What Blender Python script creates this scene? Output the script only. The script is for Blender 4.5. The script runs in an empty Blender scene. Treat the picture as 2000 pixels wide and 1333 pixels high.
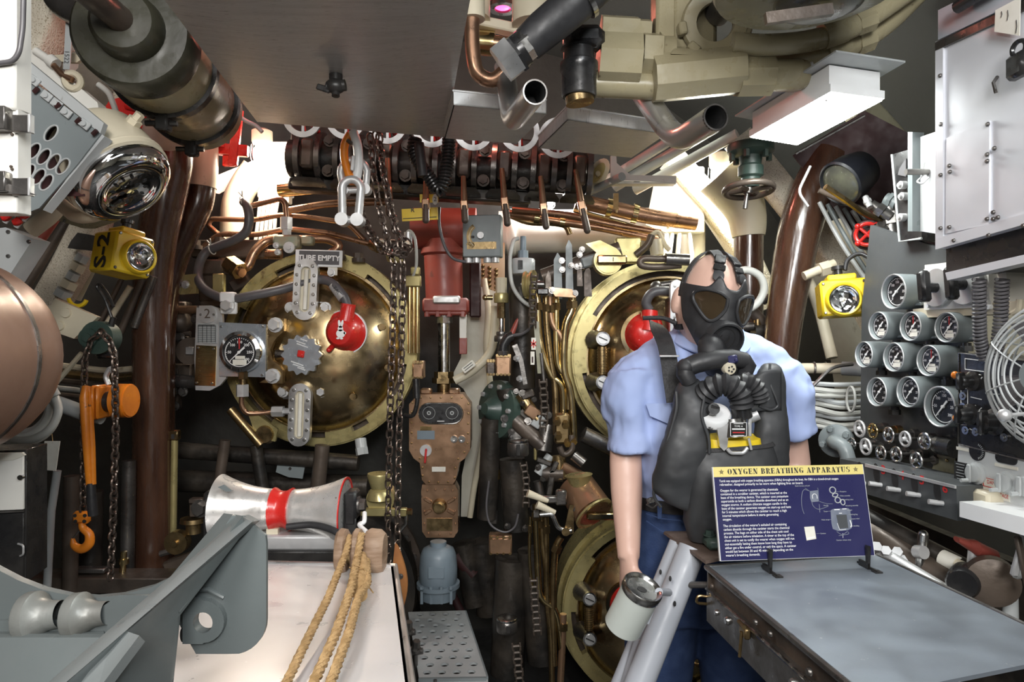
import bpy,bmesh,math,random
from mathutils import Vector as V,Matrix as Mx,noise
from mathutils.geometry import tessellate_polygon
random.seed(7)
sin,cos,pi,rad=math.sin,math.cos,math.pi,math.radians
SC=bpy.context.scene
COL=SC.collection
F=1333.33  # focal length in pixels of the 2000x1333 frame
CH=1.42  # camera height above the deck
AX=V((-0.148,0.989,0)).normalized()  # fore-and-aft axis of the room
WN=V((-AX.y,AX.x,0))  # normal of the starboard side, pointing inboard
UP=V((0,0,1))

# ------------------------------------------------------------------ camera, light, exposure
cd=bpy.data.cameras.new('camera');cd.lens=24.0;cd.sensor_width=36.0;cd.clip_start=0.05;cd.clip_end=60
cam=bpy.data.objects.new('camera',cd);COL.objects.link(cam)
cam.location=(0,0,CH);cam.rotation_euler=(pi/2,0,0)
SC.camera=cam
SC.view_settings.view_transform='Standard'
try:SC.view_settings.look='None'
except Exception:pass
SC.view_settings.gamma=1.0
SC.view_settings.use_curve_mapping=False
SC.view_settings.exposure=0.25
w=bpy.data.worlds.new('world');SC.world=w;w.use_nodes=True
w.node_tree.nodes['Background'].inputs[0].default_value=(0.9,0.95,1.0,1)
w.node_tree.nodes['Background'].inputs[1].default_value=0.05

def P(x,y,Y):return V(((x-1000)*Y/F,Y,CH+(666.5-y)*Y/F))
def Hz(x,y,h):return P(x,y,F*h/(666.5-y))  # the point on the level plane h above (below, if < 0) the lens

def lamp(name,kind,loc,power,col=(1,1,1),size=0.1,size_y=None,aim=None,spread=None):
    l=bpy.data.lights.new(name,kind);l.energy=power;l.color=col
    if kind=='AREA':
        l.size=size
        if size_y:l.shape='RECTANGLE';l.size_y=size_y
        if spread:l.spread=spread
    else:l.shadow_soft_size=size
    o=bpy.data.objects.new(name,l);COL.objects.link(o);o.location=loc
    if aim is not None:o.rotation_euler=(V(aim)-V(loc)).to_track_quat('-Z','Y').to_euler()
    return o
# overhead fluorescent fixtures of the part of the room behind and above the photographer
lamp('ceiling_tube_light','AREA',(0.55,-0.30,2.25),20,(0.93,0.97,1.0),0.25,1.1,(0.6,0.35,0.5))
lamp('ceiling_tube_light','AREA',(-0.50,0.0,2.2),15,(1.0,0.97,0.94),0.25,1.0,(-0.55,0.75,0.6))
lamp('passage_light','AREA',(0.1,-1.2,2.1),36,(1.0,0.98,0.95),0.6,0.6,(0,2.5,1.2))
# lamps among the piping at the forward bulkhead
lamp('bulkhead_lamp_glow','POINT',P(512,300,2.62),34,(1.0,0.86,0.70),0.06)
lamp('frame_lamp_glow','POINT',P(1405,345,2.62),50,(0.98,1.0,0.90),0.06)
lamp('tank_lamp_glow','POINT',P(1075,392,2.92),12,(1.0,0.99,0.95),0.05)
lamp('red_lamp_glow','POINT',P(965,60,2.35),6,(1.0,0.25,0.18),0.04)
lamp('red_lamp_glow','POINT',P(450,130,2.3),1.5,(1.0,0.22,0.20),0.04)

# ------------------------------------------------------------------ mesh builder
class MB:
    def __init__(s,M=None):s.v=[];s.f=[];s.M=M
    def add(s,vs,fs):
        n=len(s.v);M=s.M
        s.v+=[tuple(M@V(p)) for p in vs] if M is not None else [tuple(p) for p in vs]
        s.f+=[tuple(i+n for i in f) for f in fs];return s
    def box(s,c,d,R=None,b=0):
        c=V(c);h=[x/2 for x in d];b=min(b,.45*min(d));vs=[];fs=[]
        if b<=0:
            vs=[(x*h[0],y*h[1],z*h[2]) for x in (-1,1) for y in (-1,1) for z in (-1,1)]
            fs=[(0,1,3,2),(4,6,7,5),(0,4,5,1),(2,3,7,6),(0,2,6,4),(1,5,7,3)]
        else:
            ix={}
            for i in (-1,1):
                for j in (-1,1):
                    for k in (-1,1):
                        for a in range(3):
                            q=[i*(h[0]-b),j*(h[1]-b),k*(h[2]-b)];q[a]=(i,j,k)[a]*h[a]
                            ix[(i,j,k,a)]=len(vs);vs.append(q)
            def cr(a,sa,o1,s1,o2,s2):
                t=[0,0,0];t[a]=sa;t[o1]=s1;t[o2]=s2;return tuple(t)
            for a in range(3):
                o1,o2=(a+1)%3,(a+2)%3
                for sa in (-1,1):
                    fs.append(tuple(ix[cr(a,sa,o1,p,o2,q)+(a,)] for p,q in ((-1,-1),(1,-1),(1,1),(-1,1))))
                    for s1 in (-1,1):
                        c1,c2=cr(a,sa,o1,s1,o2,-1),cr(a,sa,o1,s1,o2,1)
                        fs.append((ix[c1+(a,)],ix[c2+(a,)],ix[c2+(o1,)],ix[c1+(o1,)]))
            for i in (-1,1):
                for j in (-1,1):
                    for k in (-1,1):fs.append(tuple(ix[(i,j,k,a)] for a in range(3)))
        if R is not None:vs=[R@V(p) for p in vs]
        return s.add([c+V(p) for p in vs],fs)
    def hexa(s,q,w):  # quad q (4 points) pushed by vector w
        w=V(w);vs=[V(p) for p in q]+[V(p)+w for p in q]
        return s.add(vs,[(0,1,2,3),(7,6,5,4)]+[(i,(i+1)%4,4+(i+1)%4,4+i) for i in range(4)])
    def cyl(s,a,b,r,r2=None,n=16,cap=True,rot=0):
        return s.lathe(a,V(b)-V(a),[(r,0),(r if r2 is None else r2,1)],n,cap,rot)
    def lathe(s,o,ax,prof,n=24,cap=True,rot=0,unit=False,a0=0,a1=2*pi):
        o=V(o);ax=V(ax);e=ax.normalized();k=e if unit else ax
        t=V((0,0,1)) if abs(e.z)<.9 else V((1,0,0))
        u=e.cross(t).normalized();w=e.cross(u);vs=[];fs=[]
        full=abs(a1-a0-2*pi)<1e-6;m=n if full else n+1
        for r,h in prof:
            for i in range(m):
                g=rot+a0+(a1-a0)*i/n
                vs.append(o+k*h+(u*cos(g)+w*sin(g))*r)
        for j in range(len(prof)-1):
            for i in range(n):
                i2=(i+1)%m
                fs.append((j*m+i,j*m+i2,(j+1)*m+i2,(j+1)*m+i))
        if cap and full:
            if prof[0][0]>1e-6:fs.append(tuple(range(m)))
            if prof[-1][0]>1e-6:fs.append(tuple((len(prof)-1)*m+i for i in range(m)))
        return s.add(vs,fs)
    def ring(s,c,ax,ri,ro,h,n=32,a0=0,a1=2*pi):  # flat ring, thickness h along ax
        c=V(c);e=V(ax).normalized()
        p=[(ri,0),(ro,0),(ro,h),(ri,h),(ri,0)]
        s.lathe(c,e,p,n,False,0,True,a0,a1)
        if abs(a1-a0-2*pi)>1e-6:
            m=n+1;b=len(s.v)-5*m
            s.f+=[(b,b+m,b+2*m,b+3*m),(b+n,b+m+n,b+2*m+n,b+3*m+n)]
        return s
    def tube(s,path,r,n=10,bend=None,closed=False,rr=None,cap=True):
        p=[V(q) for q in path]
        if bend and not closed and len(p)>2:
            o=[p[0]]
            for i in range(1,len(p)-1):
                a,b,c=p[i-1],p[i],p[i+1];la,lc=(a-b).length,(c-b).length
                d=min(bend,la*.48,lc*.48)
                if la<1e-9 or lc<1e-9:continue
                A,C=b+(a-b)*d/la,b+(c-b)*d/lc
                for t in (0,.25,.5,.75,1):o.append(A*(1-t)**2+b*2*t*(1-t)+C*t*t)
            p=o+[p[-1]]
        m=len(p);tg=[]
        for i in range(m):
            a=p[i-1] if i>0 or closed else p[i];b=p[(i+1)%m] if i<m-1 or closed else p[i]
            d=b-a;tg.append(d.normalized() if d.length>1e-12 else V((0,0,1)))
        t0=tg[0];nn=t0.orthogonal().normalized();vs=[];fs=[]
        for i in range(m):
            t=tg[i]
            nn=nn-t*nn.dot(t)
            nn=nn.normalized() if nn.length>1e-9 else t.orthogonal().normalized()
            bb=t.cross(nn);q=rr[i] if rr else r
            for k in range(n):
                g=2*pi*k/n;vs.append(p[i]+(nn*cos(g)+bb*sin(g))*q)
        for i in range(m if closed else m-1):
            j=(i+1)%m
            for k in range(n):
                k2=(k+1)%n;fs.append((i*n+k,i*n+k2,j*n+k2,j*n+k))
        if cap and not closed:fs+=[tuple(range(n)),tuple((m-1)*n+k for k in range(n))]
        return s.add(vs,fs)
    def spline(s,path,r,n=10,st=6,rr=None):
        p=[V(q) for q in path];o=[];R=[]
        for i in range(len(p)-1):
            a,b,c,d=p[max(i-1,0)],p[i],p[i+1],p[min(i+2,len(p)-1)]
            for k in range(st):
                t=k/st
                o.append(.5*((2*b)+(c-a)*t+(2*a-5*b+4*c-d)*t*t+(3*b-a-3*c+d)*t**3))
                if rr:R.append(rr[i]*(1-t)+rr[i+1]*t)
        o.append(p[-1]);R.append(rr[-1] if rr else 0)
        return s.tube(o,r,n,rr=R if rr else None)
    def torus(s,c,ax,R,r,n=28,m=8,a0=0,a1=2*pi,sx=1.0):
        c=V(c);e=V(ax).normalized();t=V((0,0,1)) if abs(e.z)<.9 else V((1,0,0))
        u=e.cross(t).normalized();w=e.cross(u);full=abs(a1-a0-2*pi)<1e-6
        pts=[c+(u*cos(g)*sx+w*sin(g))*R for g in [a0+(a1-a0)*i/n for i in range(n if full else n+1)]]
        return s.tube(pts,r,m,closed=full)
    def ball(s,c,r,n=16,m=10,R=None,f=None):
        r=(r,r,r) if not hasattr(r,'__len__') else r;c=V(c);vs=[];fs=[]
        for j in range(m+1):
            a=pi*j/m
            for i in range(n):
                g=2*pi*i/n;p=V((sin(a)*cos(g),sin(a)*sin(g),cos(a)))
                if f:p=f(p)
                p=V((p[0]*r[0],p[1]*r[1],p[2]*r[2]));vs.append(c+(R@p if R is not None else p))
        for j in range(m):
            for i in range(n):
                i2=(i+1)%n;fs.append((j*n+i,j*n+i2,(j+1)*n+i2,(j+1)*n+i))
        return s.add(vs,fs)
    def prism(s,poly,w,holes=()):  # planar polygon (3-D points), pushed by w, with holes
        loops=[[V(q) for q in poly]]+[[V(q) for q in h] for h in holes]
        w=V(w);flat=[q for l in loops for q in l];N=len(flat)
        tri=tessellate_polygon(loops) if (holes or len(poly)>4) else [tuple(range(len(poly)))]
        fs=[tuple(t) for t in tri]+[tuple(N+i for i in reversed(t)) for t in tri];b=0
        for l in loops:
            k=len(l)
            fs+=[(b+i,b+(i+1)%k,N+b+(i+1)%k,N+b+i) for i in range(k)];b+=k
        return s.add(flat+[q+w for q in flat],fs)
    def pp(s,pts,z0,z1,holes=()):  # polygon in the builder's own x, y, from z0 to z1
        return s.prism([(x,y,z0) for x,y in pts],(0,0,z1-z0),[[(x,y,z0) for x,y in h] for h in holes])
    def hexb(s,c,ax,r,h,n=6,rot=0):
        e=V(ax).normalized();return s.cyl(V(c),V(c)+e*h,r,n=n,rot=rot)
    def bolt(s,c,ax,r,h):
        e=V(ax).normalized();c=V(c)
        s.cyl(c,c+e*h*.25,r*1.35,n=12);return s.cyl(c+e*h*.25,c+e*h,r,r*.93,n=6)
    def screw(s,c,ax,r,h):
        e=V(ax).normalized();return s.lathe(c,e,[(r,0),(r,h*.5),(r*.7,h),(0,h*1.05)],10,False,0,True)
    def loft(s,secs,n=24,cap=True):  # secs: (centre, u half-axis vector, w half-axis vector[, squareness])
        vs=[];fs=[]
        for c in secs:
            e=c[3] if len(c)>3 else 1.0
            for i in range(n):
                g=2*pi*i/n;a,b=cos(g),sin(g)
                a=math.copysign(abs(a)**e,a);b=math.copysign(abs(b)**e,b)
                vs.append(V(c[0])+V(c[1])*a+V(c[2])*b)
        for j in range(len(secs)-1):
            for i in range(n):
                i2=(i+1)%n;fs.append((j*n+i,j*n+i2,(j+1)*n+i2,(j+1)*n+i))
        if cap:fs+=[tuple(range(n)),tuple((len(secs)-1)*n+i for i in range(n))]
        return s.add(vs,fs)
    def grid(s,fn,nu,nv,thick=None,back=None):
        vs=[fn(i/nu,j/nv) for j in range(nv+1) for i in range(nu+1)];m=nu+1
        fs=[(j*m+i,j*m+i+1,(j+1)*m+i+1,(j+1)*m+i) for j in range(nv) for i in range(nu)]
        return s.add(vs,fs)
    def text(s,st,o,u,v,size,w=None,bold=0.0,al='CENTER'):
        vs,fs=textmesh(st,bold,al);o,u,v=V(o),V(u),V(v)
        u=u.normalized();v=v.normalized()
        return s.add([o+u*(x*size*(w or 1))+v*(y*size) for x,y in vs],fs)
_tc={}
def textmesh(st,bold,al):
    k=(st,bold,al)
    if k not in _tc:
        cu=bpy.data.curves.new('t','FONT');cu.body=st;cu.size=1;cu.align_x=al;cu.align_y='CENTER'
        cu.offset=bold;cu.resolution_u=2
        ob=bpy.data.objects.new('t',cu);me=bpy.data.meshes.new_from_object(ob)
        _tc[k]=([(q.co.x,q.co.y) for q in me.vertices],[tuple(f.vertices) for f in me.polygons])
        bpy.data.objects.remove(ob);bpy.data.meshes.remove(me);bpy.data.curves.remove(cu)
    return _tc[k]

def mesh(name,mb,m,off=V((0,0,0)),inv=None,sharp=42):
    me=bpy.data.meshes.new(name)
    vs=[tuple(inv@V(p)) for p in mb.v] if inv is not None else [(p[0]-off[0],p[1]-off[1],p[2]-off[2]) for p in mb.v]
    me.from_pydata(vs,[],mb.f)
    bm=bmesh.new();bm.from_mesh(me)
    bmesh.ops.remove_doubles(bm,verts=bm.verts,dist=1e-6)
    bmesh.ops.recalc_face_normals(bm,faces=bm.faces);bm.to_mesh(me);bm.free()
    me.polygons.foreach_set('use_smooth',[True]*len(me.polygons))
    me.set_sharp_from_angle(angle=rad(sharp))
    if m is not None:me.materials.append(m)
    return me

class T:  # one thing: parts are collected, then linked under an Empty at its base (or as one mesh)
    def __init__(s,name,label,cat,group=None):s.name,s.label,s.cat,s.group,s.p=name,label,cat,group,[]
    def part(s,name,mb,m,par=None,label=None,kind=None,mods=None):
        s.p.append([name,mb,m,par,label,kind,mods]);return len(s.p)-1
    def rep(s,name,mb,m,Ms,par=None):  # alike pieces sharing one mesh, placed by matrices Ms (mesh built about the origin)
        s.p.append([name,mb,m,par,None,None,None,Ms]);return len(s.p)-1
    def done(s,base=None):
        lo=V((1e9,)*3);hi=V((-1e9,)*3)
        for q in s.p:
            if len(q)>7:
                pts=[M.to_translation() for M in q[7]]
            else:pts=q[1].v
            for v in pts:
                for i in range(3):lo[i]=min(lo[i],v[i]);hi[i]=max(hi[i],v[i])
        b=V(base) if base is not None else V(((lo.x+hi.x)/2,(lo.y+hi.y)/2,lo.z))
        if len(s.p)==1 and len(s.p[0])<=7:
            q=s.p[0];o=bpy.data.objects.new(s.name,mesh(s.name,q[1],q[2],b))
            if q[6]:q[6](o)
        else:o=bpy.data.objects.new(s.name,None);o.empty_display_size=.05
        COL.objects.link(o);o.location=b
        o['label']=s.label;o['category']=s.cat
        if s.group:o['group']=s.group
        if o.type=='MESH':return o
        obs=[]
        for q in s.p:
            par=o if q[3] is None else obs[q[3]]
            if len(q)>7:
                me=mesh(q[0],q[1],q[2]);first=None
                for M in q[7]:
                    c=bpy.data.objects.new(q[0],me);COL.objects.link(c);c.parent=par
                    c.matrix_basis=Mx.Translation(-b)@M;first=first or c
                obs.append(first);continue
            c=bpy.data.objects.new(q[0],mesh(q[0],q[1],q[2],b));COL.objects.link(c);c.parent=par
            if q[4]:c['label']=q[4]
            if q[5]:c['kind']=q[5]
            if q[6]:q[6](c)
            obs.append(c)
        return o
def one(name,label,cat,mb,m,group=None):
    t=T(name,label,cat,group);t.part(name,mb,m);return t.done()
def struct(name,mb,m):
    o=bpy.data.objects.new(name,mesh(name,mb,m));COL.objects.link(o);o['kind']='structure';return o
def pf(x0,y0,Y,yaw=0,pitch=0,roll=0):  # frame in image-sized units: x right, y down, z towards the viewer
    s=Y/F
    R=Mx.Rotation(rad(yaw),4,'Z')@Mx.Rotation(rad(pitch),4,'X')@Mx.Rotation(rad(roll),4,'Y')
    B=Mx(((s,0,0,0),(0,0,-s,0),(0,-s,0,0),(0,0,0,1)))
    return Mx.Translation(P(x0,y0,Y))@R@B@Mx.Translation((-x0,-y0,0))
def frame(o,u,v,n):
    M=Mx(((u[0],v[0],n[0],o[0]),(u[1],v[1],n[1],o[1]),(u[2],v[2],n[2],o[2]),(0,0,0,1)));return M
def fw(px,py,Y):return frame(P(px,py,Y),-AX,UP,WN)  # metres; x aft along the side, y up, z inboard
def arc(cx,cy,r,a0,a1,n=10,ry=None):return [(cx+r*cos(rad(a0+(a1-a0)*i/n)),cy+(ry or r)*sin(rad(a0+(a1-a0)*i/n))) for i in range(n+1)]
def ell(cx,cy,rx,ry,t=0,n=20):
    c,s=cos(rad(t)),sin(rad(t))
    return [(cx+rx*cos(2*pi*i/n)*c-ry*sin(2*pi*i/n)*s,cy+rx*cos(2*pi*i/n)*s+ry*sin(2*pi*i/n)*c) for i in range(n)]
def rrect(x0,y0,x1,y1,r):return arc(x1-r,y1-r,r,0,90,5)+arc(x0+r,y1-r,r,90,180,5)+arc(x0+r,y0+r,r,180,270,5)+arc(x1-r,y0+r,r,270,360,5)
def PP(l,Y):return [P(q[0],q[1],q[2] if len(q)>2 else Y) for q in l]

# ------------------------------------------------------------------ materials
def mat(name,col,rough=.5,metal=0.0,c2=None,sc=5.0,lo=.4,hi=.65,bump=0.0,bs=60,c3=None,s3=30,t3=.62,coat=0,rv=.12,det=4,stretch=None):
    m=bpy.data.materials.new(name);m.use_nodes=True;nt=m.node_tree;N=nt.nodes;L=nt.links
    b=N['Principled BSDF'];b.inputs['Roughness'].default_value=rough;b.inputs['Metallic'].default_value=metal
    if coat:b.inputs['Coat Weight'].default_value=coat;b.inputs['Coat Roughness'].default_value=.12
    tc=N.new('ShaderNodeTexCoord');src=tc.outputs['Object']
    if stretch:
        mp=N.new('ShaderNodeMapping');mp.inputs['Scale'].default_value=stretch;L.new(src,mp.inputs[0]);src=mp.outputs[0]
    def ns(scale,d=det):
        n=N.new('ShaderNodeTexNoise');n.inputs['Scale'].default_value=scale;n.inputs['Detail'].default_value=d
        L.new(src,n.inputs['Vector']);return n.outputs[0]
    def mixc(f,a,c,l,h):
        mr=N.new('ShaderNodeMapRange');mr.inputs[1].default_value=l;mr.inputs[2].default_value=h;L.new(f,mr.inputs[0])
        mx=N.new('ShaderNodeMix');mx.data_type='RGBA';L.new(mr.outputs[0],mx.inputs['Factor'])
        if isinstance(a,tuple):mx.inputs['A'].default_value=a+(1,)
        else:L.new(a,mx.inputs['A'])
        mx.inputs['B'].default_value=c+(1,);return mx.outputs['Result']
    out=col
    n1=ns(sc)
    out=mixc(n1,col,c2 if c2 else tuple(x*.72 for x in col),lo,hi)
    if c3:out=mixc(ns(s3,6),out,c3,t3,t3+.05)
    L.new(out,b.inputs['Base Color'])
    if rv:
        mr=N.new('ShaderNodeMapRange');mr.inputs[1].default_value=.3;mr.inputs[2].default_value=.7
        mr.inputs[3].default_value=max(.03,rough-rv);mr.inputs[4].default_value=min(1,rough+rv)
        L.new(ns(sc*4),mr.inputs[0]);L.new(mr.outputs[0],b.inputs['Roughness'])
    if bump:
        bp=N.new('ShaderNodeBump');bp.inputs['Strength'].default_value=bump;bp.inputs['Distance'].default_value=.004
        L.new(ns(bs,3),bp.inputs['Height']);L.new(bp.outputs[0],b.inputs['Normal'])
    return m
def emit(name,col,st):
    m=bpy.data.materials.new(name);m.use_nodes=True;b=m.node_tree.nodes['Principled BSDF']
    b.inputs['Base Color'].default_value=col+(1,);b.inputs['Emission Color'].default_value=col+(1,);b.inputs['Emission Strength'].default_value=st
    return m
def glass(name,col,rough=.05):
    m=bpy.data.materials.new(name);m.use_nodes=True;b=m.node_tree.nodes['Principled BSDF']
    b.inputs['Base Color'].default_value=col+(1,);b.inputs['Roughness'].default_value=rough;b.inputs['Transmission Weight'].default_value=1.0
    b.inputs['IOR'].default_value=1.3;return m
CREAM=mat('cream_paint',(.66,.60,.46),.42,0,(.56,.50,.37),5,bump=.15,bs=35,c3=(.30,.24,.15),s3=16,t3=.70)
WHITE=mat('white_paint',(.80,.79,.74),.40,0,(.70,.68,.62),5,bump=.12,bs=30,c3=(.42,.38,.30),s3=18,t3=.72)
HULL_SHADE=mat('shaded_hull_paint',(.034,.032,.027),.6,0,(.020,.019,.016),3,bump=.4,bs=25)  # hull paint darkened, so unlit walls carry their shade in the colour
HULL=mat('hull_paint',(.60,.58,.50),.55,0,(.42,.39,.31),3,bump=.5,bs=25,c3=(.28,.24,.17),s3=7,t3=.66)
SPECK=mat('speckled_cork_paint',(.72,.66,.54),.75,0,(.60,.53,.42),6,bump=1.0,bs=160,c3=(.36,.29,.20),s3=240,t3=.58)
KHAKI=mat('khaki_enamel',(.37,.325,.205),.33,0,(.30,.265,.165),6,bump=.25,bs=30,c3=(.10,.07,.04),s3=22,t3=.70)
OLIVE=mat('olive_enamel',(.27,.26,.18),.30,0,(.18,.17,.11),5,bump=.15,bs=25,c3=(.05,.04,.03),s3=20,t3=.68)
GREY=mat('grey_enamel',(.215,.245,.25),.38,0,(.185,.21,.215),6,bump=.1,bs=40,c3=(.13,.125,.11),s3=24,t3=.72)
SADG=mat('saddle_grey_paint',(.135,.155,.155),.36,0,(.115,.13,.13),6,bump=.1,bs=40,c3=(.08,.075,.065),s3=24,t3=.72)
SADL=mat('worn_saddle_edge',(.26,.28,.28),.36,.1,(.20,.22,.22),8,bump=.1,bs=40)
BOARD=mat('dark_grey_board',(.075,.082,.086),.45,0,(.055,.06,.062),5,bump=.1,bs=40)
LGREY=mat('light_grey_enamel',(.46,.48,.48),.4,0,(.40,.42,.42),6,bump=.1,bs=40,c3=(.2,.18,.15),s3=25,t3=.72)
STRUTG=mat('strut_grey_paint',(.40,.42,.46),.4,0,(.36,.38,.42),6,bump=.12,bs=25,c3=(.14,.13,.13),s3=26,t3=.73)
BLUEG=mat('blue_grey_paint',(.20,.25,.29),.4,0,(.15,.19,.22),7,bump=.1,bs=40,c3=(.08,.08,.08),s3=30,t3=.70)
BLACK=mat('black_enamel',(.016,.016,.017),.30,0,(.030,.028,.026),8,bump=.1,bs=50)
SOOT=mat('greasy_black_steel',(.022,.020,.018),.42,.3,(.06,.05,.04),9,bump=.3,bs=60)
DARKB=mat('dark_brown_steel',(.12,.092,.072),.42,.3,(.06,.048,.04),8,bump=.25,bs=50)
GUN=mat('gunmetal',(.22,.21,.20),.34,.85,(.12,.11,.10),8,bump=.2,bs=60)
STEEL=mat('bright_steel',(.56,.56,.55),.25,1.0,(.40,.39,.37),9)
CHROME=mat('chrome',(.80,.80,.80),.07,1.0,(.70,.70,.70),9,rv=.04)
COVER=mat('worn_white_metal_sheet',(.72,.70,.69),.34,.3,(.64,.63,.63),3,c3=(.85,.85,.85),s3=60,t3=.70)
ROLL=mat('scuffed_white_metal',(.70,.69,.67),.33,.55,(.58,.56,.53),5,c3=(.30,.27,.23),s3=30,t3=.70,stretch=(3,3,3))
CAPD=mat('shaded_dark_olive_cap',(.045,.044,.03),.32,0,(.03,.03,.02),6,bump=.2,bs=30)  # olive darkened for the shadow on the khaki cylinder's front end
WORN=mat('worn_grey_casting',(.26,.27,.255),.42,.25,(.17,.17,.155),9,bump=.25,bs=50)
POLISH=mat('polished_steel_plate',(.46,.50,.54),.22,.55,(.36,.40,.44),9)
ALU=mat('brushed_aluminium',(.66,.66,.65),.36,.4,(.58,.58,.57),4,stretch=(2,40,2),bump=.05,bs=200)
ALUW=mat('bright_aluminium',(.72,.72,.72),.36,.9,(.60,.60,.60),4,c3=(.35,.33,.30),s3=30,t3=.73)
STAIN=mat('stainless_sheet',(.70,.71,.75),.40,.25,(.62,.63,.67),3,c3=(.40,.38,.36),s3=18,t3=.73)
TABLE=mat('grey_metal_table_top',(.30,.335,.38),.40,.6,(.255,.29,.335),4,lo=.35,hi=.7,c3=(.50,.51,.52),s3=70,t3=.70,rv=.10)
BRASS=mat('polished_brass',(.66,.52,.27),.20,1.0,(.46,.35,.17),6,c3=(.20,.13,.07),s3=14,t3=.66,rv=.08)
DOMEB=mat('tube_door_brass',(.66,.51,.29),.24,1.0,(.48,.36,.20),6,c3=(.36,.23,.12),s3=9,t3=.60,rv=.08)
RINGB=mat('dull_brass_ring',(.50,.43,.20),.32,.6,(.42,.35,.155),8,c3=(.22,.16,.08),s3=14,t3=.71)
BRASSD=mat('tarnished_brass',(.36,.26,.13),.32,.95,(.20,.14,.07),9,bump=.15,bs=50)
COPPER=mat('copper_pipe',(.45,.27,.175),.34,.9,(.30,.165,.10),9,bump=.1,bs=40)
BRONZE=mat('brown_bronze_casing',(.42,.26,.16),.34,.75,(.30,.18,.11),5,c3=(.14,.09,.06),s3=20,t3=.68)
NOSE=mat('copper_coloured_nose',(.33,.20,.145),.40,.25,(.29,.17,.12),5,c3=(.60,.46,.38),s3=34,t3=.75)
BROWN=mat('dark_brown_gloss_paint',(.078,.037,.022),.24,0,(.045,.020,.012),7,bump=.2,bs=18,coat=.4,stretch=(4,4,.6))
RED=mat('red_enamel',(.62,.025,.02),.28,0,(.48,.015,.012),8,coat=.3,c3=(.25,.02,.02),s3=30,t3=.74)
REDM=mat('dusty_red_paint',(.31,.065,.048),.42,0,(.24,.048,.036),6,bump=.15,bs=40,c3=(.18,.05,.04),s3=20,t3=.68)
MAROON=mat('dark_red_primer',(.040,.010,.010),.6,0,(.025,.007,.007),6)
ORANGE=mat('orange_enamel',(.80,.25,.02),.35,0,(.62,.17,.015),9,c3=(.12,.05,.02),s3=30,t3=.68)
YELLOW=mat('yellow_enamel',(.80,.58,.02),.38,0,(.66,.45,.02),7,c3=(.30,.20,.03),s3=22,t3=.72)
GREEND=mat('dark_green_enamel',(.035,.06,.05),.4,0,(.05,.08,.065),8,bump=.3,bs=30)
RUBBER=mat('black_rubber',(.022,.022,.024),.5,0,(.032,.032,.034),10,bump=.08,bs=80)
HOSE=mat('grey_rubber_hose',(.10,.095,.10),.45,0,(.07,.066,.07),10)
CABLE=mat('pale_grey_cable',(.52,.53,.50),.5,0,(.40,.40,.37),6,c3=(.2,.18,.15),s3=30,t3=.70)
ROPE=mat('manila_rope',(.44,.285,.13),.85,0,(.31,.19,.075),40,bump=.6,bs=220)
WOOD=mat('worn_wood',(.36,.25,.17),.6,0,(.20,.12,.07),9,bump=.3,bs=40,stretch=(1,1,6))
CHAINM=mat('dark_chain_steel',(.22,.18,.155),.33,.85,(.11,.08,.065),25)
GALV=mat('galvanised_steel',(.62,.62,.62),.42,.55,(.52,.52,.52),12)
WHITEP=mat('white_plastic',(.82,.83,.83),.4,0,(.74,.75,.75),5)
PAPER=mat('paper_label',(.80,.78,.70),.7,0,(.70,.67,.58),20)
INKW=mat('white_lettering',(.85,.85,.84),.6,0,(.80,.80,.79),20)
INKB=mat('black_lettering',(.02,.02,.02),.6,0,(.03,.03,.03),20)
INKR=mat('red_lettering',(.60,.03,.03),.6,0,(.5,.02,.02),20)
DIAL=mat('black_dial_face',(.018,.018,.02),.35,0,(.025,.025,.027),20)
NAVY=mat('navy_print',(.022,.022,.085),.35,0,(.026,.026,.095),3)
SIGNY=mat('yellow_print',(.78,.66,.24),.4,0,(.74,.62,.22),3)
SIGNG=mat('grey_print',(.20,.22,.27),.4,0,(.15,.17,.22),40)
SKIN=mat('mannequin_skin',(.76,.50,.40),.45,0,(.70,.44,.35),7)
SHIRT=mat('light_blue_shirt',(.40,.49,.78),.8,0,(.36,.45,.73),6,bump=.5,bs=9,det=2,rv=0)
DENIM=mat('blue_denim',(.022,.045,.125),.85,0,(.035,.065,.16),30,bump=.25,bs=250)
BAG=mat('charcoal_rubberised_cloth',(.030,.031,.033),.5,0,(.05,.052,.055),8,bump=.5,bs=12,det=2)
WEB=mat('black_webbing',(.022,.021,.022),.7,0,(.03,.029,.03),60,bump=.2,bs=300)
LENSG=glass('clear_lens',(.95,.95,.95),.03)
EYEG=mat('smoked_eyepiece',(.05,.035,.02),.06,0,(.03,.02,.012),8,rv=0)
MARK=mat('amber_plastic',(.75,.22,.02),.3,0,(.6,.15,.01),20)
FLUOR=emit('lit_diffuser',(.96,1.0,.97),40.0)
BULB=emit('lit_bulb',(1.0,.90,.75),40.0)
BULBW=emit('lit_bulb_cool',(1.0,1.0,.92),40.0)
REDL=emit('lit_red_lens',(1.0,.05,.18),5.0)
DECK=mat('dark_deck_plate',(.06,.06,.06),.5,.3,(.03,.03,.03),5,bump=.2,bs=40)

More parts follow.
